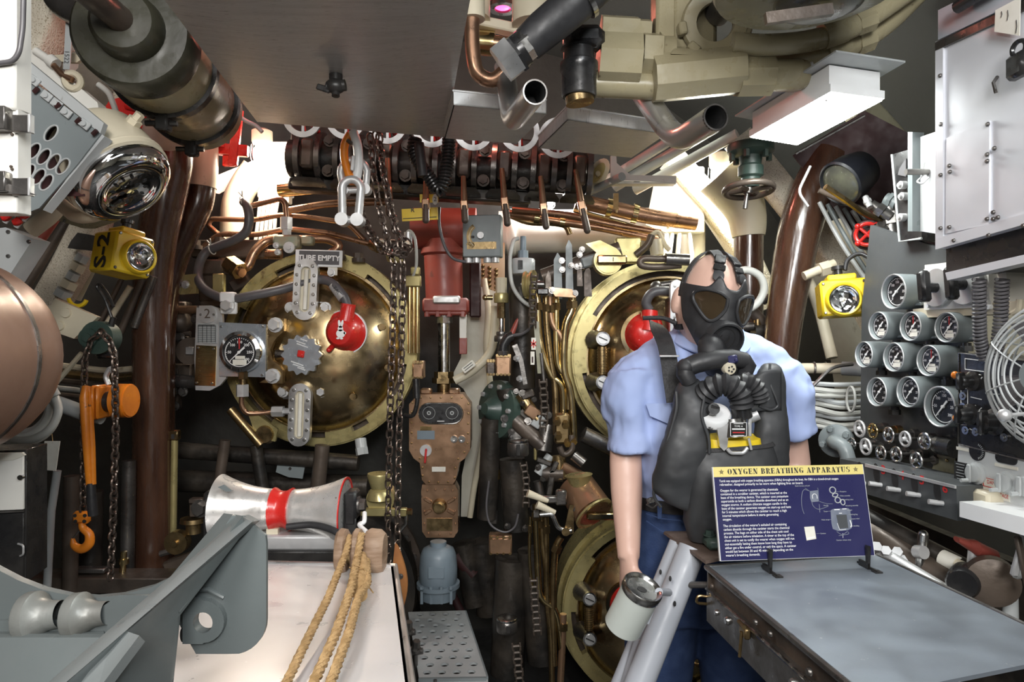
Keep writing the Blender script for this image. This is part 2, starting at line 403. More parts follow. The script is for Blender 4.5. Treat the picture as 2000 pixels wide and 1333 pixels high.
# ------------------------------------------------------------------ the room shell
ZC=0.95;XC=-0.065;
def hullpt(t,a):  # t: distance along the room axis from the door plane, a: angle from the crown
    r=2.12-0.16*(t+2.5)/3.0
    o=V((XC,2.55,ZC))+AX*t
    return o+(WN*sin(a)*-1+UP*cos(a))*r
def shell(a0,a1,n):
    mb=MB();mb.grid(lambda u,v:hullpt(-4.6+5.5*u,rad(a0+(a1-a0)*v)),8,n)
    mb.grid(lambda u,v:hullpt(-4.6+5.5*u,rad(a0+(a1-a0)*v))+(hullpt(-4.6+5.5*u,rad(a0+(a1-a0)*v))-(V((XC,2.55,ZC))+AX*(-4.6+5.5*u))).normalized()*.03,8,n)
    return mb
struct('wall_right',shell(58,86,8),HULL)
struct('wall_right_shaded',shell(86,122,10),HULL_SHADE)  # lower part of the right wall, shade painted in by the darkened colour
struct('wall_left',shell(-122,-28,20),HULL_SHADE)  # darkened hull colour stands for the gloom on this side
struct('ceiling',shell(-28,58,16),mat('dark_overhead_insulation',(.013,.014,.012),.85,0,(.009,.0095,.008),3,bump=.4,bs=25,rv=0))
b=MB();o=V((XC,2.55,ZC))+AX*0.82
b.prism([o+(WN*sin(g)+UP*cos(g))*2.1 for g in [2*pi*i/32 for i in range(32)]],AX*.05);struct('wall_front',b,HULL_SHADE)  # bulkhead coloured dark in place of lying unlit
b=MB();o=V((XC,2.55,ZC))-AX*4.55
b.prism([o+(WN*sin(g)+UP*cos(g))*2.3 for g in [2*pi*i/32 for i in range(32)]],-AX*.05);struct('wall_rear',b,HULL)
b=MB();b.box((0,.6,-.02),(4.2,6.2,.04));struct('floor',b,DECK)
# ------------------------------------------------------------------ torpedo tubes: barrels, breech rings, domed doors
def barrel(cx,cy,Y,R,label,off=.10):
    m=MB();c=P(cx,cy,Y+off);s=Y/F
    m.lathe(c,AX,[((R-2)*s,0),((R+4)*s,.03),((R+4)*s,.12),((R-12)*s,.14),((R-12)*s,.66-off*.5)],40,True,0,True)
    t=T('torpedo_tube',label,'torpedo tube');t.part('barrel',m,SOOT)
    f=MB();f.ring(c+AX*.16,AX,(R-12)*s,(R+16)*s,.05,40);t.part('flange',f,DARKB)
    bo=MB();bo.hexb((0,0,0),-AX,.011,.02)
    e=AX;u=e.cross(UP).normalized();w=e.cross(u)
    t.rep('bolt',bo,GUN,[Mx.Translation(c+AX*.16+(u*cos(g)+w*sin(g))*(R+3)*s) for g in [2*pi*i/24 for i in range(24)]])
    t.done()
barrel(624,682,2.55,183,'black barrel of the torpedo tube behind the upper left brass door')
barrel(1305,700,2.5,180,'black barrel of the torpedo tube behind the upper right brass door',.22)
barrel(1282,1195,2.45,180,'black barrel of the torpedo tube behind the lower right brass door',.22)
barrel(640,1165,2.55,178,'black barrel of the unlit torpedo tube below the upper left door')

def breech(t,cx,cy,Y,R,lugs,ringm=RINGB,domem=DOMEB):
    M=pf(cx,cy,Y);q=(cx,cy,0);Z=(0,0,1)
    m=MB(M);m.ring((cx,cy,-42),Z,R-13,R,42,72);m.ring((cx,cy,-10),Z,R-17,R-3,14,72);r=t.part('locking_ring',m,ringm)
    for a0,a1 in lugs:
        m=MB(M);m.ring((cx,cy,-14),Z,R-28,R-14,17,10,rad(a0),rad(a1));t.part('lug',m,ringm,r)
    m=MB(M);m.ring((cx,cy,-40),Z,R-44,R-14,12,60);t.part('gasket_seat',m,DARKB)
    rd=R-27;prof=[(rd,-30),(rd,-8)]+[(rd*sin(g),-8+78*(cos(g)-cos(1.25))/(1-cos(1.25))) for g in [1.25*k/16 for k in range(16,-1,-1)]]
    k=rd/sin(1.25)/rd
    prof=[(rd,-30)]+[((p[0]*k if i>1 else p[0]),p[1]) for i,p in enumerate(prof[1:])]
    m=MB(M);m.lathe(q,Z,prof,64,False,0,True);return M,t.part('domed_door',m,domem),rd
def zdome(rho,rd):
    g=math.asin(min(1,rho/rd*sin(1.25)));return -8+78*(cos(g)-cos(1.25))/(1-cos(1.25))

# ---- upper left door
t=T('torpedo_tube_door','polished brass torpedo tube door with pressure gauge and two sight glasses','door')
def lg(lst):  # image angles (degrees, clockwise from right) to the ring's own
    return [(-b_+90,-a_+90) for a_,b_ in lst]
M,dome,rd=breech(t,624,682,2.55,191,[(-180+8,-180+33),(-180+62,-180+100),(-180+122,-180+146),(8,33),(60,96),(118,150),(170,178),(-22,-4)])
def sight(t,M,x,y0,y1,hw,z,tilt=0,scr=6,flow=None):
    cx,cy=x,(y0+y1)/2;Mr=M@Mx.Translation((cx,cy,0))@Mx.Rotation(rad(tilt),4,'Z')@Mx.Translation((-cx,-cy,0))
    def cap(hw,e=0):return arc(cx,y0+hw-e*0,hw,180,360,10)+arc(cx,y1-hw,hw,0,180,10)
    m=MB(Mr);m.pp([(p[0],p[1]) for p in arc(cx,y0+hw,hw,180,360,10)+arc(cx,y1-hw,hw,0,180,10)],z-6,z+8,[[(p[0],p[1]) for p in arc(cx,y0+hw+2,hw*.42,180,360,8)+arc(cx,y1-hw-2,hw*.42,0,180,8)]])
    fr=t.part('sight_glass',m,ALUW,None,'bright metal framed sight glass')
    m=MB(Mr);m.box((cx,cy,z-3),(hw*1.1,y1-y0-hw*.9,6),b=2);t.part('backing',m,CREAM,fr)
    m=MB(Mr);m.cyl((cx,y0+hw*.9,z+3),(cx,y1-hw*.9,z+3),4.2,n=10);t.part('glass_tube',m,PAPER,fr)
    m=MB(Mr);m.box((cx,cy,z-14),(hw*1.3,y1-y0-14,18),b=3);t.part('block',m,GUN,fr)
    sc=MB();sc.screw((0,0,0),(0,-1,0),.0062,.006)
    pts=[]
    for i in range(scr):
        f=i/(scr-1);yy=y0+hw*.62+(y1-y0-hw*1.24)*f;dx=hw*.72 if 0<i<scr-1 else hw*.55
        pts+=[(cx-dx,yy),(cx+dx,yy)]
    t.rep('screw',sc,STEEL,[Mx.Translation(Mr@V((a,c,z+8))) for a,c in pts],fr)
    if flow:
        m=MB(M)
        m.pp([(cx-flow[0],flow[1]-11),(cx+flow[0],flow[1]-11),(cx+flow[0]+8,flow[1]),(cx+flow[0],flow[1]+14),(cx-flow[0],flow[1]+14),(cx-flow[0]-8,flow[1])],z-26,z-12)
        fl=t.part('mounting_flange',m,GUN,fr)
        for dx in (-1,1):
            m=MB(M);m.bolt((cx+dx*flow[0],flow[1],z-12),(0,0,1),8,10);t.part('bolt',m,GALV,fr)
sight(t,M,618,514,628,22,66,3,6,(33,604))
sight(t,M,606,745,862,20.5,62,2,6,(36,762))
# gauge bracket
m=MB(M);m.pp([(420,602),(446,601),(460,606),(467,618),(468,636),(474,642),(474,735),(463,748),(444,758),(418,757),(416,700)],70,78);br=t.part('gauge_bracket',m,GALV)
m=MB(M);m.pp([(463,632),(549,636),(548,733),(463,731)],74,82);t.part('chrome_panel',m,POLISH,br)
m=MB(M);m.cyl((441,618,77),(441,618,81),16,n=28);t.part('number_disc',m,GALV,br)
m=MB(M);m.text('2',(441,617,81.4),(1,0,0),(0,-1,0),25,bold=.0);t.part('numeral',m,DARKB,br)
m=MB(M);m.pp([(422,634),(458,636),(457,671),(421,669)],77,80);t.part('table_plate',m,LGREY,br)
m=MB(M)
for i in range(9):m.box((439.5,640+3.4*i,80.3),(33,.7,.5))
for i in range(5):m.box((424+7.9*i,653,80.3),(.7,32,.5))
m.box((439.5,637.5,80.3),(30,2,.5));t.part('ruled_lines',m,INKB,br)
m=MB(M);m.pp([(420,674),(457,676),(455,749),(417,748)],77,80);t.part('brass_plate',m,BRASS,br)
m=MB(M)
for i in range(9):m.box((437,686+6.5*i,80.2),(27,.8,.4))
t.part('engraved_lines',m,BRASSD,br)
m=MB();m.screw((0,0,0),(0,-1,0),.0045,.004)
t.rep('screw',m,STEEL,[Mx.Translation(M@V(p)) for p in [(423,603,78),(429,618,81),(453,618,81),(424,679,80),(452,681,80),(421,743,80),(449,744,80),(467,640,82),(544,640,82),(542,729,82)]],br)
m=MB(M);m.pp([(549,623),(580,625),(580,648),(567,660),(561,668),(555,682),(559,702),(570,710),(578,722),(577,745),(535,743),(549,735)],62,76);hb=t.part('bolted_lug',m,BRASSD)
for x,y in ((565,637),(560,731)):
    m=MB(M);m.bolt((x,y,76),(0,0,1),10.5,15);t.part('hex_bolt',m,GALV,hb)
m=MB(M);m.cyl((560,690,60),(586,690,60),8,n=12);m.box((572,690,62),(20,12,12),b=3);t.part('pivot',m,GUN,hb)
def gauge_face(t,par,M,cx,cy,z,r,numbers,ang=135,red=None,label=True,rx=1.0,ticks=True):
    # dial, ticks, figures, needle in a frame with y down
    m=MB(M);m.cyl((cx,cy,z),(cx,cy,z+1),r,n=36);d=t.part('dial',m,DIAL,par)
    m=MB(M)
    if ticks:
        m.ring((cx,cy,z+1),(0,0,1),r*.86,r*.90,.5,36,rad(-135+0),rad(135))
        for i in range(31):
            a=rad(135+270*i/30);q=.76 if i%5==0 else .83
            m.hexa([(cx+cos(a+e)*r*k,cy+sin(a+e)*r*k,z+1.2) for e,k in ((-.022,q),(.022,q),(.022,.9),(-.022,.9))],(0,0,.4))
    for i,nb in enumerate(numbers):
        a=rad(135+270*i/(len(numbers)-1))
        if nb:m.text(nb,(cx+cos(a)*r*.62,cy+sin(a)*r*.62,z+1.6),(1,0,0),(0,-1,0),r*.23,bold=.02)
    if m.v:t.part('figures',m,INKW,par)
    if label:
        m=MB(M);m.box((cx+r*.02,cy+r*.62,z+2),(r*.85,r*.34,1));m.box((cx+r*.05,cy+r*.32,z+2),(r*.6,r*.2,1));t.part('paper_label',m,PAPER,par)
    if red is not None:
        m=MB(M);a=rad(red);m.hexa([(cx+cos(a+e)*r*k,cy+sin(a+e)*r*k,z+2) for e,k in ((-.12,.2),(.12,.2),(.06,.84),(-.06,.84))],(0,0,.6));t.part('red_marker',m,INKR,par)
    m=MB(M);a=rad(ang);ca,sa=cos(a),sin(a)
    m.hexa([(cx+ca*k*r-sa*e*r,cy+sa*k*r+ca*e*r,z+3) for k,e in ((-.45,-.06),(-.45,.06),(.82,.012),(.82,-.012))],(0,0,1))
    m.cyl((cx,cy,z+2),(cx,cy,z+5),r*.09,n=12);t.part('needle',m,INKW,par)
m=MB(M);m.lathe((506,686,80),(0,0,1),[(38,0),(39,8),(37,15),(31,17),(30,12)],44,True,0,True);gb=t.part('gauge_bezel',m,CHROME)
gauge_face(t,gb,M,505,687,92,29.5,['','50','100','150','200','250','300'],137,-90)
m=MB(M);m.hexb((508,719,85),(0,1,0),9,17);m.cyl((508,736,85),(508,746,85),6,n=10);t.part('brass_nut',m,BRASSD,gb)
m=MB(M);m.hexb((507,746,85),(0,1,0),11.5,22);t.part('steel_nut',m,GALV,gb)
m=MB(M);m.tube([(506,766,85),(504,784,84),(512,800,80),(535,800,74),(558,797,70)],4.5,10,10);t.part('copper_line',m,COPPER,gb)
m=MB(M);m.hexb((556,797,68),(1,0,0),10.5,21,rot=.5);m.hexb((577,797,68),(1,0,0),6,12);t.part('coupling',m,GALV,gb)
# scalloped handwheel
kp=[]
for i in range(112):
    a=2*pi*i/112;kp.append((615+cos(a)*(34.5+3.2*abs(cos(7*a))**2.2-2.2*abs(sin(7*a))**1.2),692+sin(a)*(34.5+3.2*abs(cos(7*a))**2.2-2.2*abs(sin(7*a))**1.2)))
m=MB(M);m.pp(kp,76,86);kn=t.part('scalloped_knob',m,POLISH)
m=MB(M);m.cyl((615,692,60),(615,692,78),12,n=16);t.part('spindle',m,GUN,kn)
m=MB(M);m.box((615,690,88),(12.5,12.5,5),R=Mx.Rotation(rad(10),3,'Z'),b=1);t.part('red_square_boss',m,RED,kn)
m=MB(M);m.cyl((615.5,692.5,90),(615.5,692.5,94),3,n=10);t.part('red_pin',m,RED,kn)
m=MB(M);ang=rad(28)
for k,(dx,dy,L) in enumerate([(-2,-22,22),(0,-17,26),(3,-27,16),(-6,16,30),(-3,21,28),(2,26,20)]):
    x,y=615+dx,692+dy
    for j in range(int(L/2.6)):
        u=-L/2+j*2.6;m.box((x+u*cos(ang)*.9+(3 if dy<0 else 0),y+u*sin(ang)*.6,86.3),(1.5,2.1,.4),R=Mx.Rotation(ang,3,'Z'))
t.part('engraved_writing',m,INKW,kn)
# red funnel cover with its rabbit
m=MB(M);m.lathe((687,650,52),(-.05,.05,1),[(40,0),(40,5),(38,7),(35,9),(30,22),(25,34),(21,38),(0,39)],40,True,0,True);fu=t.part('red_cover',m,RED)
m=MB(M);m.ring((687,650,50),(0,0,1),37,42,7,40);t.part('pale_rim',m,GALV,fu)
m=MB(M);m.tube([(688,648,74),(694,625,74),(697,603,70)],13,16,rr=[17,14,13]);t.part('red_spout',m,RED,fu)
m=MB(M);m.hexb((696,606,70),(.13,-1,0),14,8);t.part('spout_nut',m,RED,fu)
m=MB(M);m.cyl((668,676,70),(664,683,80),5,n=12);m.ball((664,683,81),5,10,6);t.part('filler_screw',m,RED,fu)
zz=91.5;m=MB(M)
m.pp(ell(688.5,653,8.2,7.6),zz,zz+.8);m.pp(ell(688,644,5,5),zz,zz+.8)
m.pp(ell(686.2,635.5,2.5,7.5,-8),zz,zz+.8);m.pp(ell(690.8,635.5,2.3,7.5,12),zz,zz+.8)
for x,y in ((683.5,661.5),(690,662)):m.pp(ell(x,y,3,1.8),zz,zz+.8)
m.pp(ell(696,652,2.4,2.4),zz,zz+.8)
t.part('white_rabbit',m,INKW,fu)
for x,y in ((752,640),(762,718),(700,772)):
    m=MB(M);m.cyl((x,y,zdome(math.hypot(x-624,y-682),rd)-4),(x,y,zdome(math.hypot(x-624,y-682),rd)+7),6.5,n=14);t.part('plug',m,BRASSD)
t.done()

m=MB(M);m.spline([(491,402,40),(500,412,46),(505,432,48),(500,458,46),(478,474,42),(440,487,36),(418,497,34),(408,520,40),(412,548,54),(430,570,68),(460,585,78),(490,589,82),(530,582,82),(570,573,76),(600,562,62),(636,552,58),(660,556,62),(675,568,68),(690,586,70),(696,604,70)],8.5,12,5)
t=T('black_hose','black rubber hose looping over the upper left tube door to the red cover','hose');t.part('hose',m,HOSE)
m=MB(M);m.cyl((668,562,64),(688,588,70),10,n=14);t.part('metal_tag_sleeve',m,GALV)
m=MB(M);m.text('TAG',(678,574,78),(.6,.8,0),(.8,-.6,0),10);t.part('sleeve_lettering',m,INKB,1)
m=MB(M);m.box((481,587,84),(27,20,20),b=3);m.box((482,606,84),(30,22,8),b=2);cl=t.part('hose_clamp',m,WHITEP)
m=MB(M);m.bolt((482,602,88),(0,0,1),10,13);t.part('clamp_bolt',m,GALV,cl)
for x,y,z in ((430,492,36),(492,402,42)):
    m=MB(M);m.torus((x,y,z),(.9,-.3,.2),10,1.2,16,6);m.tube([(x,y-8,z+6),(x-6,y-16,z+10)],1.2,6);m.tube([(x,y-8,z+6),(x+2,y-18,z+12)],1.2,6);t.part('tie_wire',m,CABLE)
t.done()
M2=pf(622,505,2.44,0,0,1.5)
t=T('tube_empty_sign','small black and white sign reading TUBE EMPTY on the left tube door','sign')
m=MB(M2);m.box((623,505,0),(92,33,3),b=1);t.part('white_plate',m,WHITEP)
m=MB(M2);m.box((624,504,2),(78,26,2));t.part('black_plate',m,HOSE)
m=MB(M2);m.text('TUBE EMPTY',(624,505,3.6),(1,0,0),(0,-1,0),14.5,bold=.03);t.part('lettering',m,INKW)
for x in (598,650):
    m=MB(M2);m.box((x,528,-2),(18,18,2));t.part('hanger_tab',m,PAPER)
    m=MB(M2);m.bolt((x-2,532,-1),(0,0,1),6,8);t.part('tab_bolt',m,GALV)
t.done()

# ---- right doors
def right_door(label,cx,cy,Y,R,lugs,fx,fy,hx,hy0,hy1,upper):
    t=T('torpedo_tube_door',label,'door');M,dome,rd=breech(t,cx,cy,Y,R,lugs)
    m=MB(M);m.ring((cx,cy,-120),(0,0,1),R-4,R+8,84,64);t.part('outer_rim',m,RINGB)
    for y in (hy0,hy1):
        z=zdome(math.hypot(hx-cx,y-cy),rd)
        m=MB(M);m.tube([(hx-8,y+2,z-6),(hx,y,z+26),(hx+2,y,z+36)],13,16,rr=[19,13,13]);po=t.part('handle_post',m,GUN)
        m=MB(M);m.cyl((hx+2,y,z+30),(hx+2,y,z+40),13,n=20);t.part('post_collar',m,STEEL,po)
        m=MB(M);m.cyl((hx+2,y,z+38),(hx+2,y,z+42),10,n=16);t.part('slotted_head',m,GALV,po)
        m=MB(M);m.box((hx+2,y,z+42.4),(17,2,1),R=Mx.Rotation(rad(24),3,'Z'));t.part('screw_slot',m,INKB,po)
    z=zdome(math.hypot(hx-cx,(hy0+hy1)/2-cy),rd)
    m=MB(M);m.cyl((hx+1,hy0+15,z+28),(hx+1,hy1-15,z+28),8,n=14)
    for i in range(9):m.torus((hx+1,hy0+20+(hy1-hy0-40)*i/8,z+28),(0,1,0),8,1.2,14,5)
    t.part('grip',m,BRASSD)
    z=zdome(math.hypot(fx-cx,fy-cy),rd)
    m=MB(M);m.lathe((fx,fy,z-12),(-.1,0,1),[(42,0),(42,6),(38,9),(33,22),(26,34),(20,38),(0,39)],36,True,0,True);fu=t.part('red_cover',m,RED)
    m=MB(M);m.ring((fx,fy,z-14),(0,0,1),38,46,8,36);t.part('brass_rim',m,BRASS,fu)
    m=MB(M);m.ball((fx-16,fy+10,z+18),7,12,8);m.cyl((fx-8,fy+22,z+14),(fx-12,fy+28,z+22),5,n=12);t.part('red_screw',m,RED,fu)
    if upper:
        m=MB(M);m.tube([(fx+2,fy-8,z+12),(fx+4,fy-28,z+12),(fx+5,fy-44,z+10)],15,16,rr=[20,16,15]);t.part('red_spout',m,RED,fu)
        m=MB(M);m.text('M',(fx+13,fy+2,z+28),(1,0,0),(0,-1,0),15,bold=.03);t.part('white_mark',m,INKW,fu)
        m=MB(M);m.spline([(fx+4,fy-46,z+10),(fx-2,fy-60,z+12),(fx+10,fy-78,z+16),(fx+40,fy-80,z+16),(fx+62,fy-74,z+6)],9,12);t.part('hose',m,HOSE)
        m=MB(M);m.tube([(1276,562,50),(1310,558,60)],7,12);m.ball((1272,566,48),13,14,8);t.part('clamp_arm',m,GUN)
        m=MB(M);m.tube([(1290,640,54),(1330,650,62)],20,14);t.part('pale_cap',m,LGREY)
    t.done();return M
right_door('polished brass torpedo tube door partly hidden behind the mannequin\'s shoulder',1305,700,2.5,188,lg([(-180+6,-180+24),(-180+44,-180+62),(-180+78,-180+96),(-180-38,-180-6),(130,160)]) if False else [(-100,-70),(-30,-5),(-62,-42),(20,45),(-150,-120),(80,120)],1250,655,1168,662,744,True)
right_door('polished brass torpedo tube door low down beside the mannequin\'s hand',1282,1195,2.45,184,[(-110,-80),(-58,-30),(-10,14),(30,60),(90,130)],1222,1162,1144,1152,1226,False)
# sight glass of the upper right door
t=T('sight_glass','grey metal sight glass strip of rivets beside the mannequin\'s ear','sight glass')
Ms=pf(1320,600,2.30);m=MB(Ms);m.pp(arc(1319,560,12,180,360,8)+[(1334,668),(1306,668)],0,12);t.part('frame',m,GALV)
m=MB(Ms);m.box((1320,615,-26),(20,70,52),b=3);t.part('block',m,GUN)
m=MB(Ms);m.box((1324,615,12),(5,90,2));t.part('glass_tube',m,HOSE)
sc=MB();sc.screw((0,0,0),(0,-1,0),.0045,.005);t.rep('screw',sc,STEEL,[Mx.Translation(Ms@V((1315,y,12))) for y in range(560,661,20)]);t.done()

# ---- dark machinery hung round the upper left tube
def boxes(name,label,cat,lst,m,Y,group=None,extra=None):
    t=T(name,label,cat,group)
    for q in lst:
        x0,y0,x1,y1,d=q[:5];b=MB(pf((x0+x1)/2,(y0+y1)/2,Y,0,0,q[5] if len(q)>5 else 0));b.box(((x0+x1)/2,(y0+y1)/2,0),(x1-x0,y1-y0,d),b=min(3,(x1-x0)*.2,(y1-y0)*.2));t.part('block' if len(lst)>1 else name,b,m)
    if extra:extra(t)
    return t.done()
def ex(t):
    b=MB(pf(380,686,2.5));b.cyl((381,686,-10),(381,686,24),26,n=24);c=t.part('cylinder',b,DARKB)
    b=MB(pf(380,686,2.5));b.box((383,685,26),(15,15,5),b=1);t.part('square_cap',b,ALUW,c)
    b=MB(pf(380,686,2.5));b.tube([(330,606,10),(420,606,20)],8,12);t.part('hinge_arm',b,BRONZE)
    b=MB(pf(380,686,2.5));b.tube([(328,742,10),(420,748,24)],13,12);b.cyl((338,720,12),(338,770,12),14,n=12);t.part('hinge_arm',b,GUN)
    b=MB(pf(380,686,2.5));b.tube([(340,650,0),(372,652,0)],5,8);b.ball((352,630,0),22,14,10);t.part('hinge_knuckle',b,DARKB)
    for x,y in ((390,625),(360,660),(408,712),(334,776),(350,792),(366,764)):
        b=MB(pf(380,686,2.5));b.bolt((x,y,16),(0,0,1),7,9);t.part('bolt',b,GUN)
boxes('door_hinge','dark hinge machinery at the left of the upper left tube door','hinge',[(340,590,370,640,30),(345,710,380,760,30),(330,755,352,800,20),(352,655,372,720,16)],DARKB,2.55,None,ex)
def ex2(t):
    b=MB(pf(345,556,2.45));b.pp([(343,540),(388,536),(388,574),(348,577),(343,570)],0,10);c=t.part('brass_plate',b,RINGB)
    b=MB(pf(345,556,2.45));b.bolt((367,557,10),(0,0,1),6,6);t.part('plate_bolt',b,GALV,c)
    b=MB(pf(345,556,2.45));b.cyl((348,566,8),(326,576,16),8,n=12);t.part('stub_handle',b,GUN)
    b=MB(pf(430,550,2.45));b.box((428,555,0),(22,40,14),b=2);t.part('brass_block',b,RINGB)
boxes('latch_assembly','brown latch assembly with brass plates left of the upper left door','latch',[(378,470,520,505,26),(385,508,440,538,30),(390,535,440,590,14),(395,588,470,600,24),(450,540,490,565,14,-30)],DARKB,2.6,None,ex2)
def pipe(name,label,pts,r,m,Y,bend=.03,cat='pipe',group=None,nuts=(),nm=None,n=10):
    t=T(name,label,cat,group);b=MB();b.tube(PP(pts,Y),r*Y/F,n,bend);t.part('tube' if nuts else name,b,m)
    for x,y,dx,dy,rr,h in nuts:
        b=MB(pf(x,y,Y));e=V((dx,dy,0)).normalized();b.hexb((x-e.x*h/2,y-e.y*h/2,0),e,rr,h);t.part('nut',b,nm or GALV)
    return t.done()
pipe('copper_tube','thin copper tube running highest above the upper left door',[(452,480,2.6),(406,440,2.6),(412,428,2.6),(500,430,2.6),(545,420,2.6),(600,424,2.6),(680,436,2.6),(712,470,2.6)],5,COPPER,2.6)
pipe('copper_tube','thin copper tube just below the highest one over the upper left door',[(398,482,2.58),(428,457,2.58),(500,459,2.58),(560,447,2.58),(640,455,2.58),(735,480,2.58)],5.5,COPPER,2.58)
pipe('copper_tube','short copper tube bending down into the hex nut above the left door',[(492,402,2.5),(548,388,2.5),(557,396,2.5),(560,428,2.5)],5.5,COPPER,2.5,nuts=[(559,437,0,1,12,24),(560,455,0,1,9,14)])
pipe('copper_pipe','thick copper pipe curving up from the brass nut above the left door',[(462,526,2.52),(484,524,2.52),(497,490,2.53),(520,470,2.55),(545,466,2.55)],9,COPPER,2.53,.06)
pipe('copper_pipe','thick level copper pipe behind the brass nut above the left door',[(428,515,2.6),(448,496,2.6),(550,497,2.6)],10,COPPER,2.6,.06)
pipe('copper_pipe','thick copper pipe leaving the green tee above the TUBE EMPTY sign',[(580,468,2.55),(640,466,2.56),(668,480,2.56),(640,500,2.56)],9,COPPER,2.55,.05)
t=T('brass_nut','big brass hex nut on a copper pipe above the left door','nut');m=MB(pf(463,525,2.5));m.hexb((448,515,0),(.8,.5,.4),18,34);t.part('nut_body',m,BRASSD)
m=MB(pf(463,525,2.5));m.cyl((470,530,10),(480,535,16),9,n=12);t.part('collar',m,COPPER);t.done()
t=T('pipe_tee','green corroded brass tee fitting with two caps above the left door','fitting');Mt=pf(560,475,2.5)
m=MB(Mt);m.box((562,473,0),(52,26,24),b=4);m.box((600,470,-4),(24,18,20),b=3);t.part('body',m,mat('green_corroded_brass',(.30,.34,.26),.45,.5,(.38,.27,.16),12))
for x,y,r in ((570,486,11),(545,482,6),(548,495,6)):
    m=MB(Mt);m.cyl((x,y,10),(x,y,18),r,n=16);m.cyl((x,y,18),(x,y,22),r*.5,n=6);t.part('cap',m,GALV)
t.done()
for i,(x,y,r_) in enumerate([(383,478,9),(428,472,9),(700,503,10),(665,498,8)]):
    m=MB(pf(x,y,2.52));m.hexb((x,y+6,0),(0,-1,0),r_,14);m.cyl((x,y+10,0),(x,y+2,0),r_*1.3,n=12)
    one('flange_bolt',['brown bolt at the left end of the dark plate above the left door','brown bolt right of another on the dark plate above the left door','brown hex bolt above the rim right of the TUBE EMPTY sign','small brown bolt beside the TUBE EMPTY sign'][i],'bolt',m,DARKB)
# ------------------------------------------------------------------ port side, near the viewer
s=1.35/F;c=P(-115,697,1.35);R=202*s
m=MB();m.lathe(c,AX,[(R,-.75)]+[(R,-.02)]+[(R*cos(g),R*sin(g)*.95) for g in [pi/2*k/14 for k in range(15)]],48,True,0,True)
t=T('torpedo','large copper-coloured rounded torpedo nose at the edge of the photo','torpedo');t.part('body',m,NOSE)
m=MB();m.ring(c-AX*.06,AX,R-.004,R+.0025,.012,48);t.part('joint_band',m,GUN);t.done()

t=T('torpedo_saddle','grey welded torpedo loading saddle with a curved top and a lugged end plate','saddle')
Y=1.04;M=pf(200,1160,Y)
topc=[(-70,1070),(-30,1093),(0,1110),(40,1131),(90,1150),(140,1161),(190,1165),(240,1160),(300,1144),(350,1120),(430,1060),(455,1100),(352,1200),(330,1225),(220,1215),(0,1225),(-70,1225)]
m=MB(M);m.pp(topc,-8,8);t.part('cradle_plate',m,SADG)
m=MB(pf(150,1225,.98));m.pp([(-70,1222),(150,1219),(222,1170),(308,1172),(342,1196),(330,1215),(200,1248),(-70,1246)],-26,-20);t.part('ledge',m,SADG)
m=MB();m.hexa([P(-70,1246,.96),P(240,1246,.96),P(140,1350,.92),P(-70,1350,.92)],(0,.012,0));t.part('apron_plate',m,SADG)
m=MB();m.hexa([P(-70,1222,1.03),P(200,1219,1.03),P(205,1247,.96),P(-70,1246,.96)],(0,0,-.01));t.part('shelf',m,SADG)
# sloping beam: top flange, web
A,B=P(456,1006,1.00),P(478,1012,.93);C_,D_=P(330,1185,.86),P(296,1165,1.0)
m=MB();m.hexa([P(437,1003,.985),P(474,1008,.93),P(345,1178,.86),P(300,1166,.93)],(0,.008,-.016));m.hexa([P(300,1166,.93),P(345,1178,.86),P(338,1202,.86),P(318,1196,.92)],(0,.01,0));t.part('box_flange',m,SADG)
m=MB();m.hexa([P(225,1226,.80),P(272,1242,.75),P(190,1350,.70),P(100,1350,.74)],(0,.012,-.012));t.part('foreground_flange',m,SADL)
m=MB();m.hexa([P(470,1008,.95),P(492,1020,.93),P(110,1350,.70),P(75,1350,.74)],(0,.03,-.006));t.part('sloping_flange',m,SADL)
m=MB();m.prism([P(490,1020,.932),P(345,1208,.87),P(330,1350,.83),P(112,1350,.702)],(0,.01,0));t.part('web',m,SADG)
G=pf(440,1140,.95)
hole=ell(405,1209,19,20)
m=MB(G);m.pp([(455,1006),(478,1010),(520,1046),(522,1062),(522,1180)]+arc(455,1210,67,0,78,7)+[(440,1276),(385,1276),(345,1205),(375,1130)],-4,5,[hole]);t.part('end_plate',m,SADG)
m=MB(G);m.pp([(366,1160),(366,1250),(405,1250)]+arc(405,1207,41,88,-88,12)+[(395,1160)],5,20,[hole]);t.part('lug',m,SADG)
m=MB(G);m.tube([(372,1152,6),(410,1150,6),(440,1166,6)],5,8);m.tube([(368,1250,6),(366,1160,6)],4,8);t.part('weld_bead',m,SADG)
m=MB(G);m.pp(ell(362,1236,5,14),10,12);t.part('drain_slot',m,INKB)
for i,(x,y,r) in enumerate([(72,1206,46),(162,1204,42)]):
    Mr=pf(x,y,.99)
    m=MB(Mr);m.lathe((x-28,y+6,-10),(1,-.12,0),[(r+1,0),(r+3,4),(r+3,22),(r-10,30),(r-18,48),(r-20,70)],28,False,0,True);m.lathe((x-28,y+6,-10),(1,-.12,0),[(r-5,0),(r-6,12),(0,14)],28,False,0,True);t.part('roller',m,WORN)
t.done()

